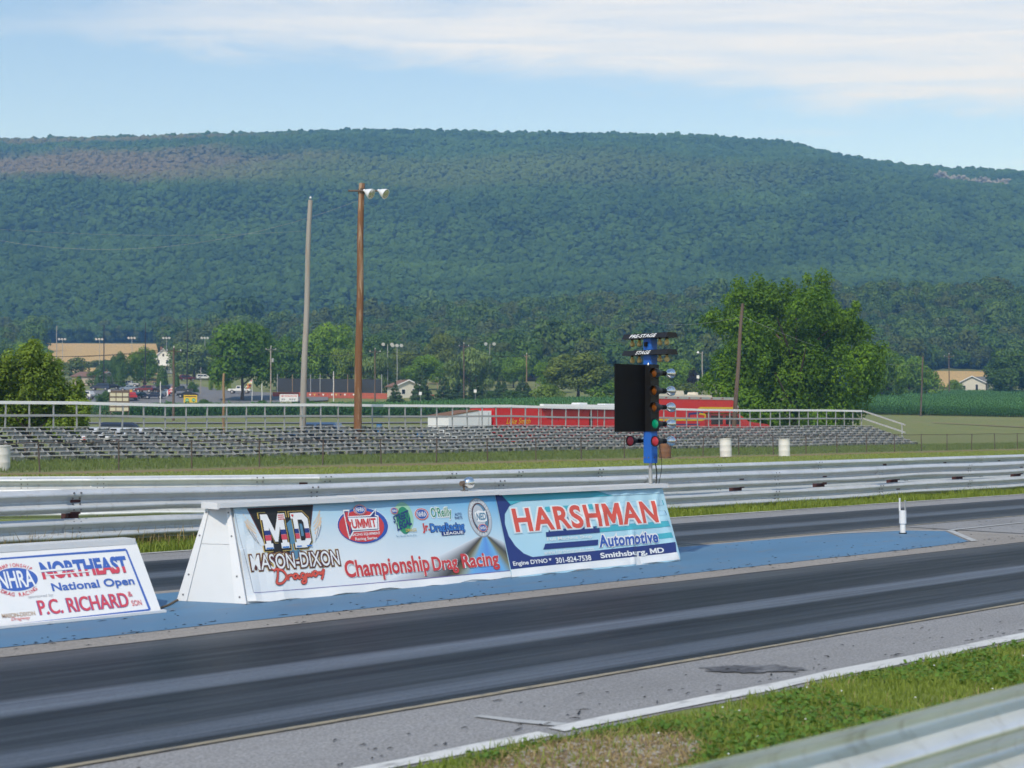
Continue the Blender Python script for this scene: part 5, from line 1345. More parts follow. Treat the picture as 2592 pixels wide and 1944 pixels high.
m_ = MB(); m_.prism([(84.9, .6), (91.9, .6), (91.9, 2.62), (96.2, 2.62), (96.2, 3.1), (95.5, 3.80), (84.9, 3.80)], lambda a, b, d: (a, d, b), TP, TP + 2.5); m_.build('coach_body', M_redpaint, mh)
m_ = MB(); m_.prism([(84.85, 3.66), (95.45, 3.66), (96.05, 3.05), (96.26, 3.05), (95.6, 3.87), (84.85, 3.87)], lambda a, b, d: (a, d, b), TP - .03, TP + 2.53); m_.build('roof_trim', M_alum, mh)
m_ = MB(); m_.prism([(85.0, 3.872), (93.0, 3.872), (92.9, 4.02), (86.0, 4.05)], lambda a, b, d: (a, d, b), TP + .15, TP + 2.3); m_.build('roof_top', M_cream, mh)
for a, w_, h in ((88.6, 1.2, .32), (91.2, .35, .22)): m_ = MB(); m_.box(a, a + w_, TP + .4, TP + 1.3, 4.03, 4.03 + h, tp=.05); m_.build('roof_unit', M_cream, mh)
m_ = MB(); m_.prism([(96.27, 2.7), (96.35, 2.7), (96.35, 3.1), (96.27, 3.1)], lambda a, b, d: (a, d, b), TP + .1, TP + 2.4); m_.build('front_window', M_glass, mh)
for i, a in enumerate((85.6, 87.0, 88.4, 89.8, 91.2, 92.6, 94.0)): m_ = MB(); m_.box(a, a + .22, TP - .045, TP - .031, 3.72, 3.79); m_.build('marker_lamp', M_taill, mh)
m_ = MB(); m_.box(95.95, 96.1, TP - .02, TP - .003, 2.65, 3.1); m_.build('corner_trim', M_alum, mh)
def band(pts, w_, name, m):
    P_ = [Vector(p) for p in pts]; q = MB()
    for i, (a, b) in enumerate(zip(P_, P_[1:])):
        t = (b - a).normalized(); n_ = Vector((-t.y, t.x)) * w_ / 2; e = t * w_ * .3
        q.prism([tuple(a + n_ - e), tuple(b + n_ + e), tuple(b - n_ + e), tuple(a - n_ - e)], lambda x, z, d: (x, d, z), TP - .012 - .0015 * i, TP - .003)
    q.build(name, m, mh, sm=0)
band([(84.95, 2.02), (91.5, 2.02), (91.9, 2.12), (91.9, 2.45), (91.2, 2.52)], .14, 'yellow_stripe', M_yelstripe)
band([(91.0, 2.85), (91.3, 2.98), (95.8, 3.0)], .15, 'yellow_stripe', M_yelstripe)
band([(88.0, 1.65), (91.2, 1.67)], .09, 'blue_stripe', I_navy); band([(89.9, 2.1), (89.9, 2.5), (91.6, 2.6)], .16, 'blue_stripe', I_navy)
M_cabred = mat('cab_red', (.55, .02, .03), .28, 0, .05, 3, **{'Coat Weight': .4})
m_ = MB(); m_.prism([(92.1, .6), (92.1, 2.3), (92.4, 2.54), (96.5, 2.54), (97.9, 1.88), (100.5, 1.66), (100.9, 1.4), (100.9, .6)], lambda a, b, d: (a, d, b), TP + .2, TP + 2.3); m_.build('cab_body', M_cabred, mh)
for a, b in ((92.9, 94.4), (94.8, 96.3)): m_ = MB(); m_.prism([(a, 1.66), (b + .4 * (b > 95), 1.66), (b, 2.38), (a, 2.38)], lambda x, z, d: (x, d, z), TP + .185, TP + .198); m_.build('side_window', M_glass, mh)
m_ = MB(); m_.add([(96.62, TP + .3, 2.50), (96.62, TP + 2.2, 2.50), (97.9, TP + 2.2, 1.90), (97.9, TP + .3, 1.90)], [(0, 1, 2, 3)]); m_.build('windscreen', mat('pale_windscreen', (.10, .13, .16), .08), mh)
for dy in (.35, 1.85): m_ = MB(); m_.box(100.86, 100.94, TP + dy, TP + dy + .35, .95, 1.2); m_.build('headlight', M_lampglass, mh)
for a in (87.5, 88.6, 98.4):
    m_ = MB(); m_.lathe([(.32, -.14), (.48, -.12), (.48, .12), (.32, .14), (0, .14)], (a, TP + .15, .49), (0, -1, 0), 18); m_.build('wheel', M_tyre, mh)
m_ = MB(); m_.tube([(95.2, TP + .15, 2.0), (95.3, TP - .12, 2.05), (95.3, TP - .12, 1.6)], .02, 6); m_.box(95.22, 95.38, TP - .17, TP - .12, 1.5, 1.95); m_.build('mirror', M_chrome, mh)

# ------------------------------------------------------------------ roadside signs, net, flags
def board_sign(name, label, px, d, row0, row1, w, m, posts=True, post_m=M_wooddark, thick=.12):
    x, y = at(px, d); zb, zt = EYE + (HOR - row1) / F_PX * d, EYE + (HOR - row0) / F_PX * d; z0 = gz(x, y)
    t = thing(name, label, 'sign', (x, y, z0), math.atan2(-CS, SN)); b, a = zb - z0, zt - z0
    m_ = MB(); m_.box(-w / 2, w / 2, -thick / 2, thick / 2, b, a); p = m_.build('panel', m, t, world=False)
    if posts:
        for s in (-1, 1): m_ = MB(); m_.box(s * (w / 2 - .2) - .07, s * (w / 2 - .2) + .07, thick / 2 + .002, thick / 2 + .14, -.3, a); m_.build('post', post_m, t, world=False)
    return t, p, b, a


M_browntrim = mat('brown_wood_trim', (.12, .085, .06), .8, 0, .2, 5); M_creamp = mat('cream_panel', (.55, .52, .38), .7, 0, .06, 4)
t, p, b, a = board_sign('billboard', 'brown billboard seen from the back with rows of cream panels', 302, 240, 988, 1042, 3.3, M_browntrim)
for r_i in range(4):
    for c_i in range(3):
        m_ = MB(); x0 = -1.5 + c_i * 1.05; z0 = b + .12 + r_i * .80; m_.box(x0, x0 + .90, -.10, -.062, z0, z0 + .55); m_.build('cream_panel', M_creamp, t, world=False)
for x0, mm in ((-1.85, M_whitetrim), (1.72, flat('orange_sign', (.6, .3, .04)))): m_ = MB(); m_.box(x0, x0 + .42, -.1, -.063, a - .28, a + .12); m_.build('small_sign', mm, t, world=False)
t, p, b, a = board_sign('yellow_sign', 'yellow advertising sign with two green badges in front of the car park', 482, 262, 1000, 1019, 2.4, flat('sign_yellow', (.72, .50, .03)))
m_ = MB(); m_.box(-1.05, 1.05, -.068, -.062, a - .34, a - .18); m_.build('printed_line', I_maroon, t, world=False)
for x0 in (-.6, .6): m_ = MB(); m_.lathe([(.34, 0), (.34, .008)], (x0, -.062, b + .45), (0, -1, 0), 16); q = m_.build('badge', I_green, t, world=False); m_ = MB(); m_.box(x0 - .24, x0 + .24, -.078, -.072, b + .34, b + .56); m_.build('badge_text', I_lgreen, t, world=False)
t, p, b, a = board_sign('recreation_sign', 'white sign with red heading beside the grey pole', 731, 262, 998, 1016, 3.3, M_whitetrim)
v, f = text2d('FAMILY RECREATION PARK', .02); xs_ = max(q[0] for q in v); m_ = MB(); m_.add([(-1.5 + x / xs_ * 3.0, -.064, a - .45 + z * .42) for x, z in v], f); m_.build('lettering', I_red, t, world=False, sm=0)
for x0 in (-1.3, -.95, 0.1, .5, .9): m_ = MB(); m_.box(x0, x0 + .28, -.067, -.062, b + .2, b + .5); m_.build('printed_figure', I_grey, t, world=False)
t, p, b, a = board_sign('letter_board', 'small cream changeable letter board below the white sign', 724, 260.5, 1017, 1027, 2.0, M_creamp)
for r_i in range(2):
    x0 = -.9
    while x0 < .8:
        w_ = random.uniform(.1, .28); m_ = MB(); m_.box(x0, x0 + w_, -.067, -.062, b + .12 + r_i * .3, b + .3 + r_i * .3); m_.build('letter_strip', I_black, t, world=False); x0 += w_ + .09
for px, d, row0, row1, lab in ((1064, 262, 992, 1012, 'small grey square road sign left of the pines on the lawn'), (1203, 268, 986, 1005, 'small white road sign in front of a pine on the lawn'), (1767, 290, 950, 962, 'small white sign on the lamp post verge')):
    t, p, b, a = board_sign('road_sign', lab, px, d, row0, row0 + 8, .5, M_white_metal, False, thick=.04); m_ = MB(); m_.tube([(0, .06, -.2), (0, .06, a)], .04, 6); m_.build('post', M_pole, t, world=False)

bn = thing('batting_net', 'long dark net wall of a batting range behind the white sign', 'net', (*at(835, 340), 0))
M_net = mat('black_net', (.040, .045, .050), .9, 0, .3, 1.5); NETP = [(700, 345), (770, 342), (840, 340), (905, 338), (968, 336)]
for (pa, da), (pb, db) in zip(NETP, NETP[1:]):
    (xa, ya), (xb, yb) = at(pa, da), at(pb, db); za, zb = gz(xa, ya), gz(xb, yb)
    m_ = MB(); nx, ny = R_.y, -R_.x; m_.add([(xa, ya, za + .8), (xb, yb, zb + .8), (xb, yb, zb + 4.0), (xa, ya, za + 4.0), (xa + Fv.x * .04, ya + Fv.y * .04, za + .8), (xb + Fv.x * .04, yb + Fv.y * .04, zb + .8), (xb + Fv.x * .04, yb + Fv.y * .04, zb + 4.0), (xa + Fv.x * .04, ya + Fv.y * .04, za + 4.0)],
           [(0, 1, 2, 3), (7, 6, 5, 4), (0, 4, 5, 1), (3, 2, 6, 7)]); m_.build('net_panel', M_net, bn)
for px in (702, 740, 786, 810, 845, 880, 905, 966):
    x, y = at(px, 335); z = gz(x, y); m_ = MB(); m_.tube([(x, y, z - .2), (x, y, z + 5.2)], .09, 6); m_.build('net_post', M_woodtan if px % 3 else M_pole, bn)
of = thing('orange_safety_fence', 'low orange mesh safety fence with pennants in front of the dark net', 'fence', (*at(835, 330), 0))
M_orange = mat('orange_mesh', (.40, .10, .06), .8, 0, .3, 1.2)
for (pa, da), (pb, db) in zip([(690, 331), (760, 330), (830, 329), (900, 328), (980, 326)], [(760, 330), (830, 329), (900, 328), (980, 326)]):
    (xa, ya), (xb, yb) = at(pa, da), at(pb, db); za, zb = gz(xa, ya), gz(xb, yb)
    m_ = MB(); m_.add([(xa, ya, za), (xb, yb, zb), (xb, yb, zb + 1.25), (xa, ya, za + 1.25), (xa + .03, ya + .03, za), (xb + .03, yb + .03, zb), (xb + .03, yb + .03, zb + 1.25), (xa + .03, ya + .03, za + 1.25)], [(0, 1, 2, 3), (7, 6, 5, 4), (3, 2, 6, 7)]); m_.build('mesh_panel', M_orange, of)
for i, px in enumerate(range(785, 905, 11)):
    x, y = at(px, 326); z = gz(x, y) + 1.15; m_ = MB(); s = .22; m_.add([tuple(Vector((x, y, z)) - R_ * s), tuple(Vector((x, y, z)) + R_ * s), (x, y, z - .5), tuple(Vector((x, y, z)) - R_ * s + Fv * .03), tuple(Vector((x, y, z)) + R_ * s + Fv * .03), (x + Fv.x * .03, y + Fv.y * .03, z - .5)], [(0, 2, 1), (3, 4, 5), (0, 1, 4, 3), (1, 2, 5, 4), (2, 0, 3, 5)])
    m_.build('pennant', (I_white, I_gold, I_black, I_white, I_red)[i % 5], of)
m_ = MB(); x, y = at(729, 300); m_.box(x - .55, x + .55, y - .5, y + .5, gz(x, y), gz(x, y) + 1.6); setp(m_.build('utility_cabinet', mat('pale_green_metal', (.30, .36, .30), .6)), 'pale green metal cabinet beside the dark net', 'cabinet')


def flag_pole(px, d, top, label, cols):
    t, H, e = pole_thing('flag_pole', label, 'flag', px, d, top, .06, .05, M_whitetrim)
    q = MB(); nx, ny = 12, 8; W, Hh = 1.7, 1.15
    vs = []
    for i in range(nx + 1):
        for j in range(ny + 1):
            u, v = i / nx, j / ny; c = Vector((0, 0, H - .15 - Hh * v - u * 1.25)) - R_ * (u * W * .8) + Fv * (.16 * math.sin(u * 7 + v))
            vs.append(c)
    fs_ = []; 
    for i in range(nx):
        for j in range(ny): fs_.append((i * (ny + 1) + j, (i + 1) * (ny + 1) + j, (i + 1) * (ny + 1) + j + 1, i * (ny + 1) + j + 1))
    q.add(vs, fs_); me = q.mesh('flag_cloth', cols, sm=60)
    me.polygons.foreach_set('material_index', [((i // 3) + (j // 2) * (1 if i < 6 else 2)) % len(cols) for i in range(nx) for j in range(ny)])
    link('flag_cloth', me, t)


flag_pole(638, 296, 958, 'white pole with a quartered red, white and gold flag hanging left', [I_red, I_white, I_gold, I_black])
flag_pole(437, 330, 975, 'small striped red and white flag beside the dark utility pole', [I_red, I_white])

# ------------------------------------------------------------------ houses
def gable_house(name, label, px, d, w, dep, hw_, hr, turn, wall, roof, wins, base=None, gablewin=True, porch=False, cat='house'):
    x, y = at(px, d); z = gz(x, y) if base is None else base
    t = thing(name, label, cat, (x, y, z - .2), math.atan2(-CS, SN) + math.radians(turn))
    m_ = MB(); m_.add([(-w / 2, -dep / 2, 0), (w / 2, -dep / 2, 0), (w / 2, dep / 2, 0), (-w / 2, dep / 2, 0), (-w / 2, -dep / 2, hw_), (w / 2, -dep / 2, hw_), (w / 2, dep / 2, hw_), (-w / 2, dep / 2, hw_), (0, -dep / 2, hr), (0, dep / 2, hr)],
                       [(0, 1, 5, 8, 4), (2, 3, 7, 9, 6), (1, 2, 6, 5), (3, 0, 4, 7), (3, 2, 1, 0)]); m_.build('wall', wall, t, world=False, sm=0)
    rf = None
    for s in (-1, 1):
        m_ = MB(); o = .45; sl_ = (hr - hw_) / (w / 2); q = [(0, -dep / 2 - o, hr + .02), (0, dep / 2 + o, hr + .02), (s * (w / 2 + o), dep / 2 + o, hw_ - sl_ * o + .02), (s * (w / 2 + o), -dep / 2 - o, hw_ - sl_ * o + .02)]
        m_.add(q + [(a, b, c + .16) for a, b, c in q], [(0, 1, 2, 3), (7, 6, 5, 4), (0, 4, 5, 1), (1, 5, 6, 2), (2, 6, 7, 3), (3, 7, 4, 0)]); rf = m_.build('roof', roof, t, world=False, sm=0)
        m_ = MB(); q = [(0, -dep / 2 - o - .04, hr + .2), (s * (w / 2 + o), -dep / 2 - o - .04, hw_ - sl_ * o + .2), (s * (w / 2 + o), -dep / 2 - o - .04, hw_ - sl_ * o - .08), (0, -dep / 2 - o - .04, hr - .1)]
        m_.add(q + [(a, b + .03, c) for a, b, c in q], [(0, 1, 2, 3), (7, 6, 5, 4), (0, 4, 5, 1), (2, 6, 7, 3)]); m_.build('bargeboard', M_whitetrim, t, world=False, sm=0)
    for (a0, z0, ww, hh, side) in wins:
        if side == 'f': box = (a0 - ww / 2, a0 + ww / 2, -dep / 2 - .06, -dep / 2 - .004, z0, z0 + hh); inner = (a0 - ww / 2 + .1, a0 + ww / 2 - .1, -dep / 2 - .075, -dep / 2 - .061, z0 + .1, z0 + hh - .1)
        else: box = (w / 2 + .004, w / 2 + .06, a0 - ww / 2, a0 + ww / 2, z0, z0 + hh); inner = (w / 2 + .061, w / 2 + .075, a0 - ww / 2 + .1, a0 + ww / 2 - .1, z0 + .1, z0 + hh - .1)
        m_ = MB(); m_.box(*box); fr = m_.build('window', M_whitetrim, t, world=False); m_ = MB(); m_.box(*inner); m_.build('pane', M_glass, fr, world=False)
    return t


M_siding = mat('cream_siding', (.62, .60, .52), .7, 0, .04, 2); M_sidingw = mat('white_siding', (.72, .71, .66), .7, 0, .04, 2); M_shingle = mat('grey_shingle', (.13, .14, .15), .85, 0, .15, 3); M_brownroof = mat('brown_shingle', (.20, .11, .075), .85, 0, .15, 3)
M_brick = mat('red_brick', (.24, .12, .085), .85, 0, .2, 6)
h = gable_house('house', 'white gabled house with grey roof beyond the corn at the right', 2466, 436, 7.6, 14, 2.7, 4.6, -22, M_siding, M_shingle, [(-2.2, .7, .9, 1.3, 'f'), (1.3, .4, .9, 1.9, 'f'), (-4.5, .9, 1.1, 1.2, 's'), (-1.5, .2, 1.0, 2.0, 's'), (2.5, .9, 1.1, 1.2, 's')])
m_ = MB(); m_.box(3.803, 3.83, -6.9, -2.8, .1, 2.55); m_.build('brick_face', M_brick, h, world=False)
m_ = MB(); m_.prism([(-5.2, 3.0), (-1.0, 3.0), (-3.1, 4.6)], lambda a, b, d: (d, a, b), .5, 4.9); m_.build('cross_gable', M_shingle, h, world=False, sm=0)
for yy in (-1.0, 2.0, 5.0): m_ = MB(); m_.box(5.0, 5.15, yy, yy + .15, 0, 2.6); m_.build('porch_post', M_whitetrim, h, world=False)
h = gable_house('farmhouse', 'white farmhouse with dark roof among trees on the slope', 412, 520, 6.5, 9, 5.4, 8.6, 14, M_sidingw, M_shingle, [(-1.6, 3.2, .9, 1.5, 'f'), (1.4, 3.2, .9, 1.5, 'f'), (0, 5.8, .8, 1.2, 'f'), (-1.6, .9, .9, 1.5, 'f'), (1.4, .9, .9, 1.5, 'f'), (-2.5, 3.2, .9, 1.4, 's'), (1.5, 3.2, .9, 1.4, 's'), (-2.5, .9, .9, 1.4, 's')])
m_ = MB(); m_.box(-4.4, 7.5, -7.6, -4.6, 2.5, 2.75); m_.build('porch_roof', M_whitetrim, h, world=False)
for xx in (-4.2, -2, .2, 2.5, 5, 7.2): m_ = MB(); m_.box(xx, xx + .18, -7.5, -7.32, 0, 2.5); m_.build('porch_post', M_whitetrim, h, world=False)
m_ = MB(); m_.box(-1.0, -.3, 1.0, 1.7, 7.6, 9.6); m_.build('chimney', M_brick, h, world=False)
h = gable_house('restaurant', 'low brown-roofed building with pale front behind the car park', 238, 425, 12, 8, 2.6, 4.0, 82, mat('beige_wall', (.42, .37, .31), .8), M_brownroof, [(-2.5, .6, 1.4, 1.5, 's'), (.2, .2, 1.2, 2.1, 's'), (2.6, .6, 1.4, 1.5, 's')], cat='building')
h = gable_house('shed', 'tan shed with brown roof behind a pine on the lawn', 1022, 333, 6.0, 5.0, 2.7, 4.0, 28, M_siding, M_brownroof, [(-1.2, .8, 1.0, 1.2, 'f'), (1.4, .1, 1.0, 2.0, 'f')], cat='shed')
h = gable_house('house', 'tan house roof glimpsed among trees right of the twin-topped pole', 1358, 470, 8, 10, 2.8, 5.0, 60, M_siding, mat('tan_roof', (.48, .33, .19), .8), [(0, .8, 1.0, 1.2, 'f')])
h = gable_house('house', 'tan-roofed house far off behind dark trees at the left edge', 10, 560, 9, 10, 3.0, 5.4, 40, M_siding, M_shingle, [(0, .8, 1.0, 1.2, 'f'), (2, .8, 1.0, 1.2, 'f')])
# swing frame on the lawn
x, y = at(1095, 326); sw = thing('swing_frame', 'tan wooden swing frame with red seat between the pines', 'swing', (x, y, gz(x, y)))
for s in (-1, 1):
    for k in (-1, 1): q = MB(); q.tube([R_ * s * 1.3 + Fv * k * .9, R_ * s * 1.0 + Vector((0, 0, 3.6))], .07, 6); q.build('leg', M_woodtan, sw, world=False)
q = MB(); q.tube([-R_ * 1.1 + Vector((0, 0, 3.55)), R_ * 1.1 + Vector((0, 0, 3.55))], .07, 6); q.build('top_beam', M_woodtan, sw, world=False)
q = MB(); q.box(-.8, .8, -.4, .4, .7, .95); q.build('seat', flat('red_seat', (.40, .07, .04)), sw, world=False)

# ------------------------------------------------------------------ trees and plants
def leaf_cloud(lobes, n, size, seed, inner=.25, flat_=.55, droop=0.0, narrow=.62, rough=.16):
    """leaf-sized faces spread over and through a set of lobes; returns verts, quads, tint"""
    r = np.random.default_rng(seed); C = np.array([l[0] for l in lobes], float); R = np.array([l[1] for l in lobes], float)
    wgt = (R[:, 0] * R[:, 1] + R[:, 1] * R[:, 2] + R[:, 0] * R[:, 2]); wgt /= wgt.sum()
    k = r.choice(len(lobes), n, p=wgt)
    d = r.normal(size=(n, 3)); d /= np.linalg.norm(d, axis=1)[:, None]; d[:, 2] = np.where(r.random(n) < .35, np.abs(d[:, 2]), d[:, 2])
    bump = 1 + rough * np.sin(d[:, 0] * 7 + k * 1.7) * np.sin(d[:, 1] * 6 + k * 2.3) * np.cos(d[:, 2] * 5 + k) + rough * .6 * np.sin(d[:, 0] * 15 + k) * np.sin(d[:, 2] * 13 + k * 3)
    rad = np.where(r.random(n) < inner, r.random(n) ** .5 * .9, 1 - np.abs(r.normal(0, .10, n))) * bump
    P = C[k] + d * R[k] * rad[:, None]
    nr = d + r.normal(0, flat_ * .72, (n, 3)); nr[:, 2] += .2; nr /= np.linalg.norm(nr, axis=1)[:, None]
    a = np.cross(nr, r.normal(size=(n, 3)))
    if droop: a = np.cross(nr, np.cross(nr, np.array([[0, 0, 1.0]]))) + r.normal(0, 1 - droop, (n, 3)) * .5
    a /= np.linalg.norm(a, axis=1)[:, None] + 1e-9; b = np.cross(nr, a)
    s = size * (.6 + .8 * r.random(n))[:, None]
    if droop: a = a * 2.2
    v = np.stack([P - a * s, P + b * s * narrow + nr * s * .15, P + a * s, P - b * s * narrow + nr * s * .15], 1)
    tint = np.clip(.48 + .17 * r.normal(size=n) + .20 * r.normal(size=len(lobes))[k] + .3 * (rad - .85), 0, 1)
    return v.reshape(-1, 3), np.arange(n * 4).reshape(-1, 4), np.repeat(tint, 4)


def lobes_round(seed, nl=16, w=.5, h0=.22, h1=1.0, lr=.2):
    r = random.Random(seed); L = [((0, 0, (h0 + h1) / 2), (w * .62, w * .62, (h1 - h0) * .40))]
    for i in range(nl):
        t = (i + .5) / nl; z = h0 + (h1 - h0) * (.12 + .78 * r.random()); u = (z - h0) / (h1 - h0); rr = w * (math.sin(math.pi * min(1, .18 + .78 * u)) ** .7) * (.62 + .25 * r.random()); a = i * 2.4 + r.random()
        s = lr * (.7 + .6 * r.random()); L.append(((rr * math.cos(a), rr * math.sin(a), z), (s, s, s * (.75 + .3 * r.random()))))
    return L


def trunk_mesh(H, r0, seed, limbs=6, spread=.3, h0=.2, h1=.8, mname='trunk', m=None):
    r = random.Random(seed); q = MB()
    pts = [(.012 * H * math.sin(k * 1.1 + seed), .012 * H * math.cos(k * .8 + seed), H * k / 6 * .82) for k in range(7)]; pts[0] = (0, 0, -.02 * H)
    q.tube(pts, [r0 * (1 - .13 * k) * (1.35 if k == 0 else 1) for k in range(7)], 8)
    for i in range(limbs):
        z = H * (h0 + (h1 - h0) * .7 * i / limbs); a = i * 2.4 + r.random(); L = H * spread * (.7 + .5 * r.random())
        q.tube([(0, 0, z), (L * .45 * math.cos(a), L * .45 * math.sin(a), z + L * .35), (L * math.cos(a), L * math.sin(a), z + L * .85)], [r0 * .5, r0 * .3, r0 * .08], 6)
    return q.mesh(mname, m or M_bark)


TREES = {}
def kind_mesh(kind, var):
    key = (kind, var)
    if key in TREES: return TREES[key]
    sd = hash(kind) % 1 + var * 31 + {'round': 1, 'maple': 2, 'willow': 3, 'pine': 4, 'column': 5, 'shrub': 6, 'loose': 7}[kind] * 101
    if kind == 'round': v, f, t = leaf_cloud(lobes_round(sd, 22, .50, .14, .97, .18), 7000, .027, sd)
    elif kind == 'maple': v, f, t = leaf_cloud(lobes_round(sd, 30, .52, .22, .97, .16), 10500, .024, sd)
    elif kind == 'loose': v, f, t = leaf_cloud(lobes_round(sd, 14, .48, .14, .95, .15), 3800, .024, sd, .3)
    elif kind == 'willow': v, f, t = leaf_cloud(lobes_round(sd, 22, .50, .10, .97, .17), 6500, .020, sd, .25, .5, .7)
    elif kind == 'shrub': v, f, t = leaf_cloud(lobes_round(sd, 10, .50, .0, .92, .24), 2600, .040, sd)
    elif kind == 'column': v, f, t = leaf_cloud([((0, 0, z), (.5 * (1 - .75 * max(0, z - .35)), .5 * (1 - .75 * max(0, z - .35)), .16)) for z in np.linspace(.1, .88, 9)], 2200, .045, sd, .2, .4)
    else:
        r = random.Random(sd); L = []
        for i in range(9):
            u = i / 8; z = .08 + .86 * u; w = .5 * (1 - u) ** .85 + .03
            for k in range(max(2, int(9 * (1 - u)))):
                a = k * 6.283 / max(2, int(9 * (1 - u))) + r.random(); rr = w * .7; L.append(((rr * math.cos(a), rr * math.sin(a), z - .02), (w * .38 + .02, w * .38 + .02, .055)))
        v, f, t = leaf_cloud(L, 7000, .030, sd, .25, .6)
    TREES[key] = (v, f, t, {}); return TREES[key]


def tree(label, kind, px, d, top, width_px, m, var=0, base_row=None, name=None, cat='tree', trunk=True, group=None, sink=0.0):
    x, y = at(px, d); z0 = gz(x, y) - sink; H = EYE + (HOR - top) / F_PX * d - z0; W = width_px * d / F_PX
    t = thing(name or {'round': 'round_tree', 'maple': 'maple_tree', 'willow': 'willow_tree', 'pine': 'pine_tree', 'column': 'arborvitae', 'shrub': 'shrub', 'loose': 'leafy_tree'}[kind], label, cat, (x, y, z0), random.uniform(0, 6.28), group)
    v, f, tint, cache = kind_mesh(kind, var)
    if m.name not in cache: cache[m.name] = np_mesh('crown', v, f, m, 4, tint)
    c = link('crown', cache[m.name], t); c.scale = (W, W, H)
    if trunk:
        if 'tr' not in cache: cache['tr'] = trunk_mesh(1.0, .026 if kind != 'pine' else .02, var, 5, .28)
        o = link('trunk', cache['tr'], t); o.scale = (W, W, H)
    return t


tree('spreading dark green maple standing alone behind the car park', 'maple', 612, 318, 819, 176, M_deep, 0)
tree('leafy green tree left of the white farmhouse', 'round', 364, 410, 873, 74, M_green1, 0)
tree('narrow green tree beside the arborvitae at the car park back', 'round', 303, 405, 893, 44, M_green3, 1)
tree('pale grey green tree between the farmhouse and the maple', 'round', 492, 470, 862, 125, M_willow, 0)
tree('pale green tree in front of the farmhouse', 'round', 464, 480, 880, 62, M_willow, 1)
tree('dark green tree right of the maple, behind the dark net', 'round', 722, 372, 848, 120, M_deep, 2)
tree('dark green tree behind the grey pole', 'round', 772, 400, 846, 100, M_green3, 0)
tree('bright green tall tree between the grey and brown poles', 'maple', 838, 372, 827, 140, M_green1, 1)
tree('bright green tree touching the left of the brown pole', 'round', 880, 366, 868, 86, M_green2, 3)
tree('light green willow right of the brown pole', 'willow', 946, 362, 890, 100, M_willow, 0)
tree('dark tree behind the light masts right of the brown pole', 'round', 962, 430, 852, 100, M_green3, 1)
tree('dark brownish tree behind the bright mast lamps', 'round', 1020, 400, 878, 84, M_olive, 2)
tree('golden green round tree above the shed', 'maple', 1114, 430, 848, 84, M_olive, 2)
tree('green tree between the shed and the willow', 'round', 1076, 380, 892, 106, M_green1, 3)
tree('large light green willow behind the brown utility pole', 'willow', 1190, 366, 886, 128, M_willow, 1)
tree('dark tree right of the large willow', 'round', 1262, 420, 880, 104, M_green3, 3)
tree('dark green tree left of the twin-topped pole', 'round', 1300, 400, 905, 76, M_green1, 1)
tree('broad olive tree just left of the start lights', 'maple', 1462, 322, 893, 168, M_olive, 0)
tree('green tree right behind the broad olive tree', 'round', 1400, 360, 905, 90, M_green1, 2)
tree('green tree between the start lights and lamp post', 'round', 1700, 350, 905, 110, M_green1, 0)
tree('olive bushy tree right behind the start light hoods', 'round', 1600, 350, 925, 120, M_olive, 1)
tree('small dark purple tree beside the lamp post', 'loose', 1756, 330, 928, 34, M_purple, 2)
tree('green tree behind the right flank of the big tree', 'round', 2230, 330, 890, 120, M_green1, 1, sink=.3)
tree('bushy green tree right of the big tree by the corn', 'maple', 2300, 380, 905, 110, M_green1, 2)
tree('round green bush tree at the corn edge by the right pole', 'shrub', 2345, 390, 940, 70, M_green1, 0)
tree('olive green tree overhanging the white house', 'maple', 2560, 410, 890, 130, M_green3, 1)
tree('dark tree standing at the right edge behind the white house', 'round', 2640, 430, 905, 130, M_green3, 2)
tree('small dark green tree at the left edge on the slope', 'round', 70, 500, 858, 110, M_green1, 3)
tree('dark green tree at the far left edge', 'round', -20, 480, 880, 90, M_green3, 1)
for px, d, top, w_, lab in ((1000, 268, 962, 58, 'small blue green pine in front of the tan shed'), (1068, 285, 922, 66, 'taller pine right of the tan shed'), (1125, 285, 942, 62, 'pine on the lawn between the shed and brown utility pole'), (1205, 290, 930, 60, 'pine just right of the brown utility pole'), (1268, 315, 938, 44, 'slim pine right of the willow'), (1325, 325, 945, 50, 'slim dark pine in front of the twin-topped pole'), (1160, 320, 945, 44, 'small pine behind the brown utility pole')):
    tree(lab, 'pine', px, d, top, w_, M_pine, px % 2)
for px, d, top, w_, lab in ((200, 415, 951, 16, 'narrow arborvitae left of the brown-roofed building'), (246, 400, 948, 18, 'narrow arborvitae in front of the brown-roofed building'), (277, 398, 952, 18, 'short arborvitae right of the brown-roofed building'), (303, 392, 931, 28, 'wide arborvitae behind the silver pickup'), (410, 385, 926, 32, 'tall arborvitae behind the white signpost'), (447, 395, 945, 16, 'slim arborvitae right of the dark utility pole')):
    tree(lab, 'column', px, d, top, w_, M_green3, 0, trunk=False)
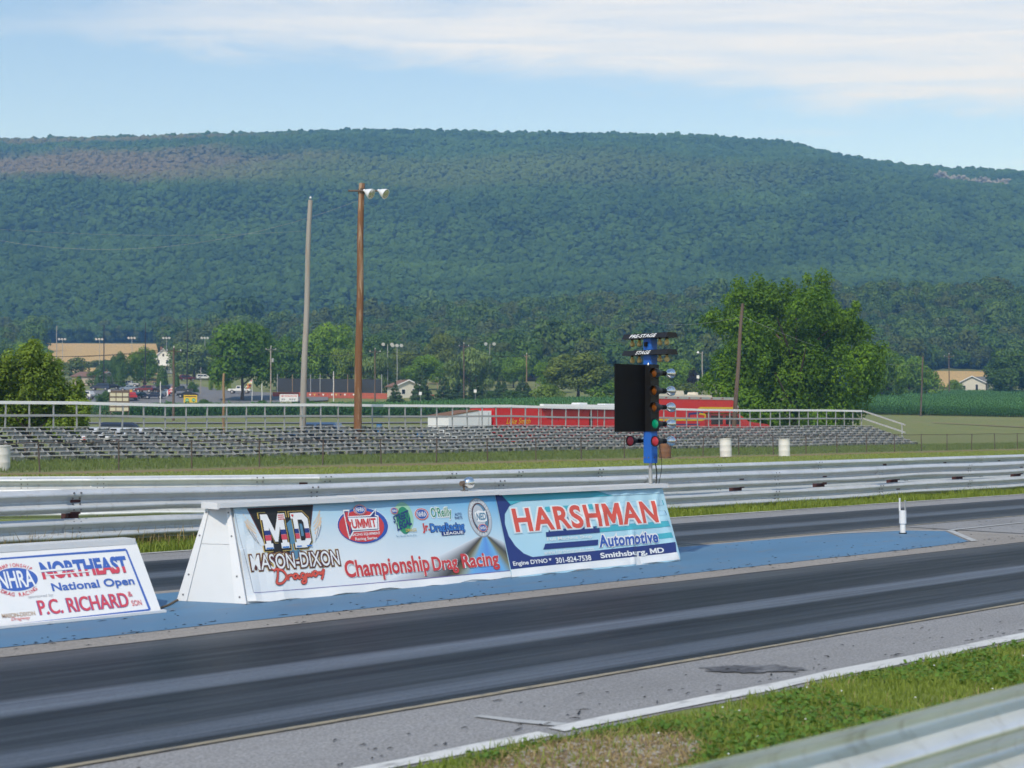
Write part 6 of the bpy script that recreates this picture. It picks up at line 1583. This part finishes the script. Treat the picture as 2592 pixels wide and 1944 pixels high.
for px, d, top, w_, lab, m, sink in ((262, 300, 990, 48, 'dark shrub left of the billboard', M_green3, 0), (420, 285, 1017, 44, 'low shrub beside the dark utility pole', M_green3, 0), (520, 285, 1011, 38, 'low rounded shrub right of the yellow sign', M_green3, 0), (665, 292, 1012, 30, 'dark shrub beside the blue cars', M_green3, 0), (490, 356, 967, 28, 'clipped round hedge by the lane', M_green3, 0),
                             (535, 372, 950, 14, 'small lime shrub under the maple left of another', M_lime, 0), (552, 370, 948, 16, 'lime shrub under the maple', M_lime, 0), (578, 366, 955, 18, 'lime shrub right of the tan post', M_lime, 0), (780, 268, 1008, 36, 'dark shrub beside the white recreation sign', M_green3, 0), (1380, 300, 975, 90, 'leafy shrub with white blossom at the corn edge', M_green2, 0),
                             (1300, 312, 988, 60, 'low hedge on the lawn right of the pines', M_green3, 0), (1250, 318, 990, 50, 'low hedge behind the small white road sign', M_green3, 0), (1530, 318, 960, 90, 'dense bush left of the black shield', M_green1, 0), (1640, 320, 955, 90, 'dense bush behind the start light lamps', M_green1, 0), (1730, 318, 970, 80, 'bush right of the start lights', M_olive, 0),
                             (2420, 430, 962, 40, 'green bush at the left corner of the white house', M_green1, 0), (2540, 425, 975, 60, 'green bush at the porch of the white house', M_green1, 0), (2270, 370, 960, 60, 'green bush by the corn right of the big tree', M_green1, 0), (190, 470, 905, 70, 'grey green hedge between the two wheat fields', M_olive, 0), (240, 575, 912, 60, 'purplish hedge bush along the wheat field', M_olive, 0), (275, 480, 908, 60, 'dark hedge bush below the large wheat field', M_green3, 0), (240, 420, 934, 50, 'dark round bush behind the brown-roofed building', M_green3, 0)):
    tree(lab, 'shrub', px, d, top, w_, m, px % 2, trunk=False, cat='shrub')

# the two nearer trees get crowns of their own
def hero(label, name, px, d, lobes, n, size, m, seed, r0, H, cat='tree', dz=0.0):
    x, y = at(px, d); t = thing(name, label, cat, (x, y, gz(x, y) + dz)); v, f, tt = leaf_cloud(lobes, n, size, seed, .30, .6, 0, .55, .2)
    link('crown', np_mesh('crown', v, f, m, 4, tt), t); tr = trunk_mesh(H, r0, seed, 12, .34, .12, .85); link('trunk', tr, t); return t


def plumes(L, seed, k=6, f=.46):
    r = random.Random(seed); out = []
    for (c, q) in L:
        out.append((c, tuple(a * .80 for a in q)))
        for i in range(k):
            d = Vector((r.gauss(0, 1), r.gauss(0, 1), r.gauss(.25, .9))).normalized(); s = f * (.6 + .7 * r.random())
            out.append(((c[0] + d.x * q[0] * .82, c[1] + d.y * q[1] * .82, c[2] + d.z * q[2] * .86), (q[0] * s * .85, q[1] * s * .85, q[2] * s * 1.2)))
    return out


def cam_lobe(px, row, rp, d, px0, d0, z0, depth=1.0, squash=1.0):
    X = (px - px0) / F_PX * d0; Z = EYE + (HOR - row) / F_PX * d0 - z0; r = rp / F_PX * d0
    c = R_ * X + Fv * d; return ((c.x, c.y, Z), (r, r, r * squash))


bx0, by0 = at(2015, 150); bz = gz(bx0, by0)
L = []
for px, row, rp in ((1880, 750, 62), (1925, 735, 52), (1990, 745, 62), (2060, 722, 55), (2035, 775, 75), (1960, 800, 80), (2100, 770, 58), (2130, 800, 55), (1830, 798, 40), (1790, 800, 22), (1860, 820, 55), (2150, 850, 70), (2080, 860, 90), (1980, 880, 95), (1890, 880, 80), (1850, 930, 70), (1930, 950, 95), (2040, 950, 100), (2140, 940, 85), (2195, 890, 45), (2205, 960, 55), (1830, 990, 55), (1880, 1020, 70), (1980, 1030, 85), (2090, 1030, 85), (2170, 1020, 60), (1930, 1070, 50), (2050, 1075, 60), (2140, 1060, 40), (2160, 765, 22), (1795, 960, 30), (1840, 1050, 55), (1900, 1060, 60), (1800, 1035, 35), (1960, 1075, 55), (1880, 965, 75), (2000, 1000, 90), (2090, 1075, 50)):
    L.append(cam_lobe(px, 1080 - (1080 - row) * .93, rp * .90, random.uniform(-3.5, 3.5) * min(1, rp / 60), 2015, 150, bz))
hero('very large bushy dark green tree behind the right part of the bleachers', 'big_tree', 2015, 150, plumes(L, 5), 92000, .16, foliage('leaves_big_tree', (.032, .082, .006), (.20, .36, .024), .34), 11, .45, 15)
nx0, ny0 = at(70, 80)
L = []
for px, row, rp in ((90, 900, 36), (60, 930, 50), (20, 950, 45), (-40, 965, 55), (110, 950, 48), (140, 985, 42), (165, 1010, 42), (185, 1030, 36), (100, 1000, 62), (30, 1000, 55), (-50, 1010, 60), (60, 1040, 60), (130, 1045, 55), (180, 1060, 40), (200, 1075, 26), (0, 1050, 55), (-70, 1050, 45), (80, 1080, 40), (150, 1085, 34), (30, 1085, 36), (120, 920, 24), (215, 1045, 18)):
    L.append(cam_lobe(px, row, rp * 1.0, random.uniform(-1.6, 1.6) * min(1, rp / 45), 70, 80, 0))
hero('leafy yellow green tree at the left edge behind the bleachers', 'leafy_tree', 70, 80, plumes(L, 8), 42000, .09, M_green2, 23, .16, 4.6)

# ------------------------------------------------------------------ scattered plants (too many to count)
def scatter(name, label, cat, P, rot, scl, idx, sources, kind='stuff'):
    me = bpy.data.meshes.new(name); n = len(P); me.vertices.add(n); me.vertices.foreach_set('co', np.ascontiguousarray(P, np.float32).ravel())
    for nm, ty, val in (('rot', 'FLOAT_VECTOR', rot), ('scl', 'FLOAT_VECTOR', scl), ('pick', 'INT', idx)):
        a = me.attributes.new(nm, ty, 'POINT'); a.data.foreach_set('vector' if ty == 'FLOAT_VECTOR' else 'value', np.ascontiguousarray(val, np.int32 if ty == 'INT' else np.float32).ravel())
    o = setp(link(name, me), label, cat, kind=kind)
    ng = bpy.data.node_groups.new(name, 'GeometryNodeTree'); ng.interface.new_socket('Geometry', in_out='INPUT', socket_type='NodeSocketGeometry'); ng.interface.new_socket('Geometry', in_out='OUTPUT', socket_type='NodeSocketGeometry')
    gi, go = ng.nodes.new('NodeGroupInput'), ng.nodes.new('NodeGroupOutput'); ip = ng.nodes.new('GeometryNodeInstanceOnPoints'); jn = ng.nodes.new('GeometryNodeJoinGeometry')
    for s in sources:
        so = bpy.data.objects.new(s.name, s); oi = ng.nodes.new('GeometryNodeObjectInfo'); oi.inputs['Object'].default_value = so; oi.inputs['As Instance'].default_value = True; ng.links.new(oi.outputs['Geometry'], jn.inputs[0])
    def na(nm, ty):
        x = ng.nodes.new('GeometryNodeInputNamedAttribute'); x.data_type = ty; x.inputs['Name'].default_value = nm; return x.outputs['Attribute']
    ng.links.new(gi.outputs[0], ip.inputs['Points']); ng.links.new(jn.outputs[0], ip.inputs['Instance']); ip.inputs['Pick Instance'].default_value = True
    ng.links.new(na('pick', 'INT'), ip.inputs['Instance Index']); ng.links.new(na('rot', 'FLOAT_VECTOR'), ip.inputs['Rotation']); ng.links.new(na('scl', 'FLOAT_VECTOR'), ip.inputs['Scale'])
    ng.links.new(ip.outputs[0], go.inputs[0]); o.modifiers.new('scatter', 'NODES').node_group = ng
    return o


def corn_plant(seed):
    r = random.Random(seed); v, f, t = [], [], []
    H = 1.9
    for k in range(3):
        a = k * 2.09; v += [(.02 * math.cos(a), .02 * math.sin(a), 0), (.012 * math.cos(a), .012 * math.sin(a), H * .95)]
    f += [(0, 2, 3, 1), (2, 4, 5, 3), (4, 0, 1, 5)]; t += [.3] * 6
    for k in range(11):
        a = k * 2.6 + r.random() * .6; z = .25 + k * .15; L = .75 * (1 - abs(k - 6) * .06); w = .05; o = len(v)
        for j, (u, dz) in enumerate(((0, 0), (.4, .24), (.75, .22), (1.0, -.05))):
            x = L * u; ww = w * (1, 1.1, .8, .1)[j]; c, s = math.cos(a), math.sin(a)
            v += [(x * c - ww * s, x * s + ww * c, z + dz), (x * c + ww * s, x * s - ww * c, z + dz)]; t += [r.random() * .7 + .15] * 2
        for j in range(3): f.append((o + 2 * j, o + 2 * j + 1, o + 2 * j + 3, o + 2 * j + 2))
    return np_mesh('corn_plant', v, f, M_corn, 4, t)


def poly_mask(poly, x, y):
    ins = np.zeros(len(x), bool); n = len(poly)
    for i in range(n):
        (x0, y0), (x1, y1) = poly[i], poly[(i + 1) % n]
        c = ((y0 > y) != (y1 > y)) & (x < (x1 - x0) * (y - y0) / (y1 - y0 + 1e-12) + x0); ins ^= c
    return ins


corn_src = [corn_plant(k) for k in range(4)]
def corn(label, pd, dx, dy, seed):
    poly = quadpx(*pd); xs = [p[0] for p in poly]; ys = [p[1] for p in poly]; r = np.random.default_rng(seed)
    gx, gy = np.meshgrid(np.arange(min(xs), max(xs), dx), np.arange(min(ys), max(ys), dy)); gx = gx.ravel() + r.normal(0, dx * .12, gx.size); gy = gy.ravel() + r.normal(0, dy * .12, gy.size)
    k = poly_mask(poly, gx, gy); gx, gy = gx[k], gy[k]; n = len(gx)
    s = r.normal(1.0, .08, n) * (1 + .08 * vnoise(gx, gy, 9.0))
    scatter('corn_field', label, 'corn', np.stack([gx, gy, ground(gx, gy) + .02], -1), np.stack([np.zeros(n), np.zeros(n), r.random(n) * 6.28], -1), np.stack([s * 1.15, s * 1.15, s * 1.08], -1), r.integers(0, 4, n), corn_src)
    return n


n1 = corn('strip of tall green corn behind the bleachers at left and centre', [(300, 247), (560, 246), (800, 246), (1300, 240), (1700, 236), (1700, 300), (1500, 300), (1200, 284), (900, 264), (760, 257), (300, 254)], .75, .32, 1)
n2 = corn('wide field of tall green corn at the right before the white house', [(2080, 268), (2750, 262), (2850, 430), (2100, 425)], .95, .5, 2)
corn('thin row of low green corn leaves below the car park at left', [(215, 247), (300, 247), (300, 250), (215, 250)], .8, .4, 3)


def crown_src(seed, m, n_sub=4):
    bm = bmesh.new(); bmesh.ops.create_icosphere(bm, subdivisions=n_sub, radius=1.0); r = random.Random(seed); off = Vector((r.random() * 50, r.random() * 50, r.random() * 50))
    for v in bm.verts:
        p = v.co.copy(); k = 1 + .38 * mnoise.noise(p * 1.4 + off) + .36 * mnoise.noise(p * 3.2 + off) + .30 * mnoise.noise(p * 7.0 + off)
        v.co = Vector((p.x * k, p.y * k, (p.z * k) * .92 + .35))
    me = bpy.data.meshes.new('forest_crown'); bm.to_mesh(me); bm.free(); me.materials.append(m); me.shade_smooth(); return me


def forest_mat(name, dark, light, brown=False):
    m, nt, out, pos = new_mat(name)
    a = nz(nt, pos, .012, 5, .65); b = nz(nt, pos, .045, 4, .65); c = nz(nt, pos, .4, 4, .7)
    k = mth(nt, 'ADD', mth(nt, 'MULTIPLY', a, .75), mth(nt, 'ADD', mth(nt, 'MULTIPLY', b, .55), mth(nt, 'MULTIPLY', c, .2)))
    k = mth(nt, 'ADD', k, mth(nt, 'MULTIPLY', mth(nt, 'SUBTRACT', nd(nt, 'ShaderNodeObjectInfo').outputs['Random'], .5), .13))
    k = nd(nt, 'ShaderNodeMapRange', {'Value': k, 'From Min': .54, 'From Max': .96}).outputs[0]
    col = mix(nt, k, dark, light)
    if brown:
        sd = vdot(nt, pos, (SN, -CS, 0)); dp = vdot(nt, pos, (CS, SN, 0)); w1 = mth(nt, 'SUBTRACT', nz(nt, pos, .010, 5, .65), .5)
        w1 = mth(nt, 'MULTIPLY', w1, .9)
        def blob(cx_, cd, rx, rd, lo, hi):
            ex = mth(nt, 'POWER', mth(nt, 'DIVIDE', mth(nt, 'SUBTRACT', sd, cx_), rx), 2.0); ed = mth(nt, 'POWER', mth(nt, 'DIVIDE', mth(nt, 'SUBTRACT', dp, cd), rd), 2.0)
            return nd(nt, 'ShaderNodeMapRange', {'Value': mth(nt, 'ADD', mth(nt, 'SQRT', mth(nt, 'ADD', ex, ed)), w1), 'From Min': hi, 'From Max': lo}, interpolation_type='SMOOTHSTEP').outputs[0]
        # caterpillar-stripped brown crowns on the upper left slope, olive leaves around them
        ol = blob(-150, 1440, 480, 95, .4, 1.2); col = mix(nt, mth(nt, 'MULTIPLY', ol, .4), col, (.15, .185, .045))
        br = blob(-560, 1482, 370, 130, .5, 1.15); col = mix(nt, mth(nt, 'MULTIPLY', br, .85), col, mix(nt, b, (.15, .115, .072), (.205, .16, .10)))
        br2 = blob(-480, 1700, 260, 40, .4, 1.1); col = mix(nt, mth(nt, 'MULTIPLY', br2, .6), col, (.20, .16, .08))
    p = nd(nt, 'ShaderNodeBsdfPrincipled', {'Base Color': col, 'Roughness': .9, 'Specular IOR Level': .1})
    bp_ = nd(nt, 'ShaderNodeBump', {'Height': nz(nt, pos, 1.1, 4, .7), 'Strength': .6, 'Distance': .7}); nt.links.new(bp_.outputs[0], p.inputs['Normal'])
    nt.links.new(p.outputs[0], out.inputs[0]); return m


M_forest = forest_mat('mountain_canopy', (.018, .046, .012), (.070, .136, .031), True)
def far_crown(seed, m):
    L = [((0, 0, .2), (.80, .80, .62))] + [((l[0][0] * 1.75, l[0][1] * 1.75, (l[0][2] - .5) * 1.7 + .1), (l[1][0] * 1.9,) * 3) for l in lobes_round(seed, 12, .46, .15, .95, .20)]
    v, f, t = leaf_cloud(L, 420, .17, seed, .0, .35, rough=.2)
    cm = crown_src(seed, m, 4); cv = np.empty(len(cm.vertices) * 3, np.float32); cm.vertices.foreach_get('co', cv); cf = np.empty(len(cm.polygons) * 3, np.int32); cm.polygons.foreach_get('vertices', cf)
    cv = cv.reshape(-1, 3) * .95; tri = np.concatenate([f[:, [0, 1, 2]], f[:, [0, 2, 3]]]) + len(cv); bpy.data.meshes.remove(cm)
    return np_mesh('forest_crown', np.concatenate([cv, v]), np.concatenate([cf.reshape(-1, 3), tri]), m, 3)


src = [far_crown(300 + k, M_forest) for k in range(6)]


def fan_points(d0, d1, half, area, seed, jit=.5):
    r = np.random.default_rng(seed); sp = math.sqrt(area)
    dd, ss = np.meshgrid(np.arange(d0, d1, sp), np.arange(-d1 * half, d1 * half, sp), indexing='ij'); dd = dd.ravel() + r.uniform(-jit, jit, dd.size) * sp; ss = ss.ravel() + r.uniform(-jit, jit, ss.size) * sp
    k = (np.abs(ss) < dd * half + 30); dd, ss = dd[k], ss[k]
    return dd * CS + ss * SN, dd * SN - ss * CS, dd, ss, r


x, y, dd, ss, r = fan_points(915, 1830, .50, 25, 3)
n = len(x); s = np.clip(r.lognormal(0, .33, n), .55, 1.8) * 2.55 * (1 + .18 * vnoise(x, y, 33.0))
scatter('mountain_forest', 'unbroken green forest covering the whole mountain ridge', 'forest', np.stack([x, y, ground(x, y) + 7.0 + s * .3], -1), np.stack([r.normal(0, .12, n), r.normal(0, .12, n), r.random(n) * 6.28], -1), np.stack([s, s, s * r.uniform(.7, 1.0, n)], -1), r.integers(0, 6, n), src)
# nearer woods at the foot of the mountain: leafier crowns
def wood_crown(seed, m):
    v, f, t = leaf_cloud([((0, 0, .25), (.62, .62, .55))] + [((l[0][0] * 1.7, l[0][1] * 1.7, (l[0][2] - .45) * 1.9), (l[1][0] * 1.7,) * 3) for l in lobes_round(seed, 16, .46, .1, .95, .19)], 2600, .085, seed, .15, .55)
    return np_mesh('wood_crown', v, f, m, 4, t)


WM = [foliage('woodland_leaves_a', (.020, .055, .008), (.12, .225, .026)), foliage('woodland_leaves_b', (.016, .048, .012), (.075, .15, .03)), foliage('woodland_leaves_c', (.030, .055, .010), (.12, .165, .034)), foliage('woodland_leaves_d', (.022, .06, .010), (.15, .25, .04))]
wsrc = [wood_crown(200 + k, WM[k]) for k in range(4)]
x, y, dd, ss, r = fan_points(455, 930, .60, 46, 5)
pxl = 1296 + ss / dd * F_PX
fields = [quadpx((95, 582), (405, 582), (405, 760), (405, 912), (90, 915)), quadpx((100, 480), (470, 480), (470, 560), (100, 560)), quadpx((2310, 455), (2520, 455), (2520, 582), (2310, 582))]
keep = np.ones(len(x), bool)
for q in fields: keep &= ~poly_mask(q, x, y)
keep &= ~((pxl < 1000) & (dd < 600)); keep &= ~((dd < 560) & (pxl < 1230)); keep &= ~((pxl > 2150) & (dd < 520)); keep &= ~((pxl < 420) & (dd < 915) & (pxl > 90))
keep &= ~((np.abs(pxl - 2466) < 90) & (dd < 590)); keep &= ~((np.abs(pxl - 412) < 60) & (dd < 620)); keep &= ~((pxl < 30) & (dd < 590))
x, y, dd, ss = x[keep], y[keep], dd[keep], ss[keep]; n = len(x); s = r.lognormal(0, .22, n) * 5.0
scatter('foothill_woods', 'mixed green woods along the foot of the mountain', 'woods', np.stack([x, y, ground(x, y) + s * .9], -1), np.stack([r.normal(0, .1, n), r.normal(0, .1, n), r.random(n) * 6.28], -1), np.stack([s, s, s * r.uniform(.9, 1.35, n)], -1), r.choice(4, n, p=[.3, .4, .15, .15]), wsrc)

# pale cliff rocks near the right end of the ridge
M_rock = mat('pale_cliff_rock', (.27, .265, .24), .9, 0, .3, .2, .5, (.18, .16, .13), bs=.8)
for i, (px, row, w_, h_) in enumerate(((2385, 448, 30, 16), (2430, 460, 34, 22), (2462, 470, 30, 22), (2492, 458, 26, 14), (2540, 466, 34, 18), (2350, 482, 14, 7))):
    d = 1556.0; x, y = at(px, d); z = EYE + (HOR - row) / F_PX * d
    bm = bmesh.new(); bmesh.ops.create_icosphere(bm, subdivisions=4, radius=1.0)
    for v in bm.verts:
        p = v.co; k = 1 + .6 * mnoise.noise(p * 1.9 + Vector((i * 7, 0, 0))) + .45 * mnoise.cell(p * 3.4 + Vector((i * 3, 1, 0))) + .3 * mnoise.noise(p * 7); v.co = p * k
    W, H_ = w_ / F_PX * d * .55, h_ / F_PX * d * .62
    for v in bm.verts: v.co = R_ * (v.co.x * W) + Fv * (v.co.y * 7) + Vector((0, 0, v.co.z * H_ * 1.15))
    me = bpy.data.meshes.new('cliff_rock'); bm.to_mesh(me); bm.free(); me.materials.append(M_rock)
    setp(link('cliff_rock', me, None, (x, y, z)), 'pale cliff rock outcrop near the right ridge, %s' % ('upper leftmost', 'large, second from left', 'large, third from left', 'fourth from left', 'rightmost', 'tiny, lowest at left')[i], 'rock', 'cliff rocks on the ridge')

# ------------------------------------------------------------------ grass blades near the camera and along the rails
def blades(name, label, xs, ys, hs, m, seed, lean=.45, wid=.004, zs=0.0, tintlo=0.1):
    r = np.random.default_rng(seed); n = len(xs); a = r.random(n) * 6.28; b = r.random(n) * 6.28; l = np.abs(r.normal(0, lean, n)) * hs
    z = np.zeros(n) + zs; c, s = np.cos(a), np.sin(a); w = wid * (.7 + .6 * r.random(n)); dx, dy = np.cos(b) * l, np.sin(b) * l
    v = np.stack([np.stack([xs - c * w, ys - s * w, z], -1), np.stack([xs + c * w, ys + s * w, z], -1), np.stack([xs + c * w * .8 + dx * .4, ys + s * w * .8 + dy * .4, z + hs * .6], -1), np.stack([xs - c * w * .8 + dx * .4, ys - s * w * .8 + dy * .4, z + hs * .6], -1),
                  np.stack([xs + dx, ys + dy, z + hs], -1)], 1)
    base = np.arange(n)[:, None] * 5; f = np.concatenate([base + np.array([[0, 1, 2, 3]]), base + np.array([[3, 2, 4, 4]])], 0)
    me = bpy.data.meshes.new(name); vv = v.reshape(-1, 3).astype(np.float32); me.vertices.add(len(vv)); me.vertices.foreach_set('co', vv.ravel())
    q = (base + np.array([[0, 1, 2, 3]])).astype(np.int32); t3 = (base + np.array([[3, 2, 4]])).astype(np.int32)
    me.loops.add(q.size + t3.size); me.loops.foreach_set('vertex_index', np.concatenate([q.ravel(), t3.ravel()])); me.polygons.add(2 * n); me.polygons.foreach_set('loop_start', np.concatenate([np.arange(0, 4 * n, 4), 4 * n + np.arange(0, 3 * n, 3)]).astype(np.int32)); me.update(calc_edges=True)
    tt = np.repeat(np.clip(tintlo + r.random(n) * .9, 0, 1), 5); at_ = me.attributes.new('tint', 'FLOAT', 'POINT'); at_.data.foreach_set('value', tt.astype(np.float32)); me.materials.append(m)
    return setp(link(name, me), label, 'grass', kind='stuff')


def in_bare(x, y, k=1.0): return (((x - 5.45) / (.72 * k)) ** 2 + ((y - 5.14) / (.42 * k)) ** 2) < 1 + .25 * vnoise(x, y, .3)
r = np.random.default_rng(9); N = 150000
xs = 1.5 + 16 * r.random(N) ** 1.25; ys = 2.2 + 3.52 * r.random(N)
ys = ys + .05 * vnoise(xs, ys * 0, .4); k = (ys < 5.60 + .09 * vnoise(xs, xs * 0, .5, 3)) & ~(in_bare(xs, ys) & (r.random(N) < .8)); k &= (vnoise(xs, ys, .22, 2) > -.75) | (r.random(N) < .3); xs, ys = xs[k], ys[k]
hs = (.022 + .038 * r.random(len(xs))) * (1 + .5 * vnoise(xs, ys, .35, 1)); hs = np.clip(hs, .012, .14)
blades('verge_grass', 'short bright green grass on the near verge before the camera', xs, ys, hs, M_grassblade, 1, .6, .0036)
n = 42000; xc = 1.5 + 14 * r.random(n) ** 1.25; yc = 2.3 + 3.25 * r.random(n); k = ~in_bare(xc, yc, .92) & (vnoise(xc, yc, .5, 4) > -.15); xc, yc = xc[k], yc[k]; n = len(xc)
a = r.random(n) * 6.28; zc_ = .015 + .05 * r.random(n); s = .011 + .009 * r.random(n); tl = r.normal(0, .35, (n, 2))
vq = np.stack([np.stack([xc + s * np.cos(a + w), yc + s * np.sin(a + w), zc_ + s * (tl[:, 0] * math.cos(w) + tl[:, 1] * math.sin(w))], -1) for w in (0, 1.57, 3.14, 4.71)], 1)
setp(link('clover_leaves', np_mesh('clover_leaves', vq.reshape(-1, 3), np.arange(n * 4).reshape(-1, 4), M_weed, 4, np.repeat(r.random(n), 4))), 'small clover and weed leaves in the near verge', 'weeds', kind='stuff')
n = 2600; w = r.random(n) * 6.28; q = np.sqrt(r.random(n)) * 1.12; xd = 5.45 + .72 * q * np.cos(w); yd = 5.14 + .42 * q * np.sin(w); k = yd < 5.55; xd, yd = xd[k], yd[k]
blades('dry_straw', 'dry straw and dead grass lying on the bare patch', xd, yd, .010 + .03 * r.random(len(xd)), M_dryblade, 2, 2.2, .003, .006)
n = 420; w = r.random(n) * 6.28; q = np.sqrt(r.random(n)); vs = []; fs = []
for i in range(n): scrap(5.45 + .66 * q[i] * math.cos(w[i]), 5.14 + .38 * q[i] * math.sin(w[i]), .007, random.uniform(.005, .022), random.uniform(.004, .014), random.uniform(0, 6))
me = bpy.data.meshes.new('gravel'); me.from_pydata(vs, [], [f[:3] for f in fs]); me.materials.append(mat('gravel_stone', (.34, .32, .29), .9, 0, .3, 30)); setp(link('gravel', me), 'loose pale gravel on the bare patch', 'gravel', kind='stuff')
N = 9000; xs = 1.8 + 15 * r.random(N) ** 1.2; ys = 2.3 + 3.25 * r.random(N); k = vnoise(xs, ys, .6, 6) > .1; xs, ys = xs[k], ys[k]
blades('dead_grass', 'dead straw-coloured stems mixed in the near verge', xs, ys, .02 + .06 * r.random(len(xs)), M_dryblade, 12, .8, .003)
# clover blossoms and dark clods in the verge
n = 70; vs = []; fs = []
for i in range(n): scrap(random.uniform(3, 14), random.uniform(2.9, 5.5), .045, .005, .005, 0)
me = bpy.data.meshes.new('clover_blossoms'); me.from_pydata(vs, [], [f[:3] for f in fs]); me.materials.append(I_white); setp(link('clover_blossoms', me), 'tiny white clover blossoms dotted in the near verge', 'flowers', kind='stuff')
for i, (x, y, s_) in enumerate(((6.55, 4.05, .07), (5.05, 4.35, .05), (8.7, 4.0, .10), (4.7, 3.25, .06))):
    bm = bmesh.new(); bmesh.ops.create_icosphere(bm, subdivisions=2, radius=1)
    for v in bm.verts: v.co = Vector((v.co.x * s_ * 1.3, v.co.y * s_ * .7, v.co.z * s_ * .6)) * (1 + .5 * mnoise.noise(v.co * 2 + Vector((i, 0, 0))))
    me = bpy.data.meshes.new('rubber_clod'); bm.to_mesh(me); bm.free(); me.materials.append(M_tyre); setp(link('rubber_clod', me, None, (x, y, .04)), 'black clod of rubber in the near grass, %s' % ('in the middle of the verge', 'left above the rail', 'largest, at the right by the rail', 'lowest, next to the rail edge')[i], 'rubber clod', 'rubber clods in the grass')
N = 60000; xs = -6 + 60 * r.random(N) ** 1.1; ys = 17.28 + r.gamma(2.2, .28, N); ys = ys + .1 * vnoise(xs, xs * 0, .7); hs = (.04 + .10 * r.random(N)) * (1 + 1.0 * np.clip((ys - 17.6) * 1.4, 0, 1)) * (1 + .4 * vnoise(xs, ys, .6))
blades('rail_grass', 'green grass and weeds growing under the far guard rail', xs, ys, np.clip(hs, .03, .42), M_grassblade, 3, .5, .007)
N = 5000; xs = r.normal(8.5, 1.6, N); ys = 17.9 + r.random(N) * 1.0; blades('dry_weeds', 'dry straw-coloured weeds under the far rail at left', xs, ys, .12 + .25 * r.random(N), M_dryblade, 4, .4, .006)
N = 70000; xs = 5 + 115 * r.random(N); ys = 37 + 9.2 * r.random(N); ys = ys + .5 * vnoise(xs, xs * 0, 2.3)
hs = (.03 + .05 * r.random(N)) * (1 + .4 * vnoise(xs, ys, 2.0)); blades('mown_grass', 'short yellow green mown strip between the road and fence', xs, ys, np.clip(hs, .02, .12), foliage('mown_blades', (.14, .19, .035), (.36, .40, .11), .25, .25), 6, .7, .012)
N = 70000; xs = 5 + 115 * r.random(N); ys = 49.0 + 13.5 * r.random(N); k = (ys > 49.6) | (r.random(N) < .4); xs, ys = xs[k], ys[k]
hs = (.05 + .09 * r.random(len(xs))) * (1 + .5 * vnoise(xs, ys, 2.0)) + np.where((ys > 49.3), .10 * r.random(len(xs)), 0); blades('stand_grass', 'longer dark green grass between the fence and bleachers', xs, ys, np.clip(hs, .03, .4), foliage('meadow_blades', (.065, .11, .022), (.21, .27, .07), .25, .25), 5, .6, .014)

# ------------------------------------------------------------------ the air
hz, nt, out, pos = new_mat('haze_air'); hz.node_tree.nodes.remove(pos.node)
pv = nd(nt, 'ShaderNodeVolumePrincipled', {'Color': (.20, .50, 1.0, 1), 'Density': .00037, 'Anisotropy': .0, 'Absorption Color': (1, 1, 1, 1)})
nt.links.new(pv.outputs[0], out.inputs['Volume'])
m_ = MB(); m_.box(-7000, 7000, -7000, 7000, -2, 385)
me = m_.mesh('haze', hz, sm=0); setp(link('haze', me), 'thin blue summer haze filling the valley air', 'haze', kind='stuff')
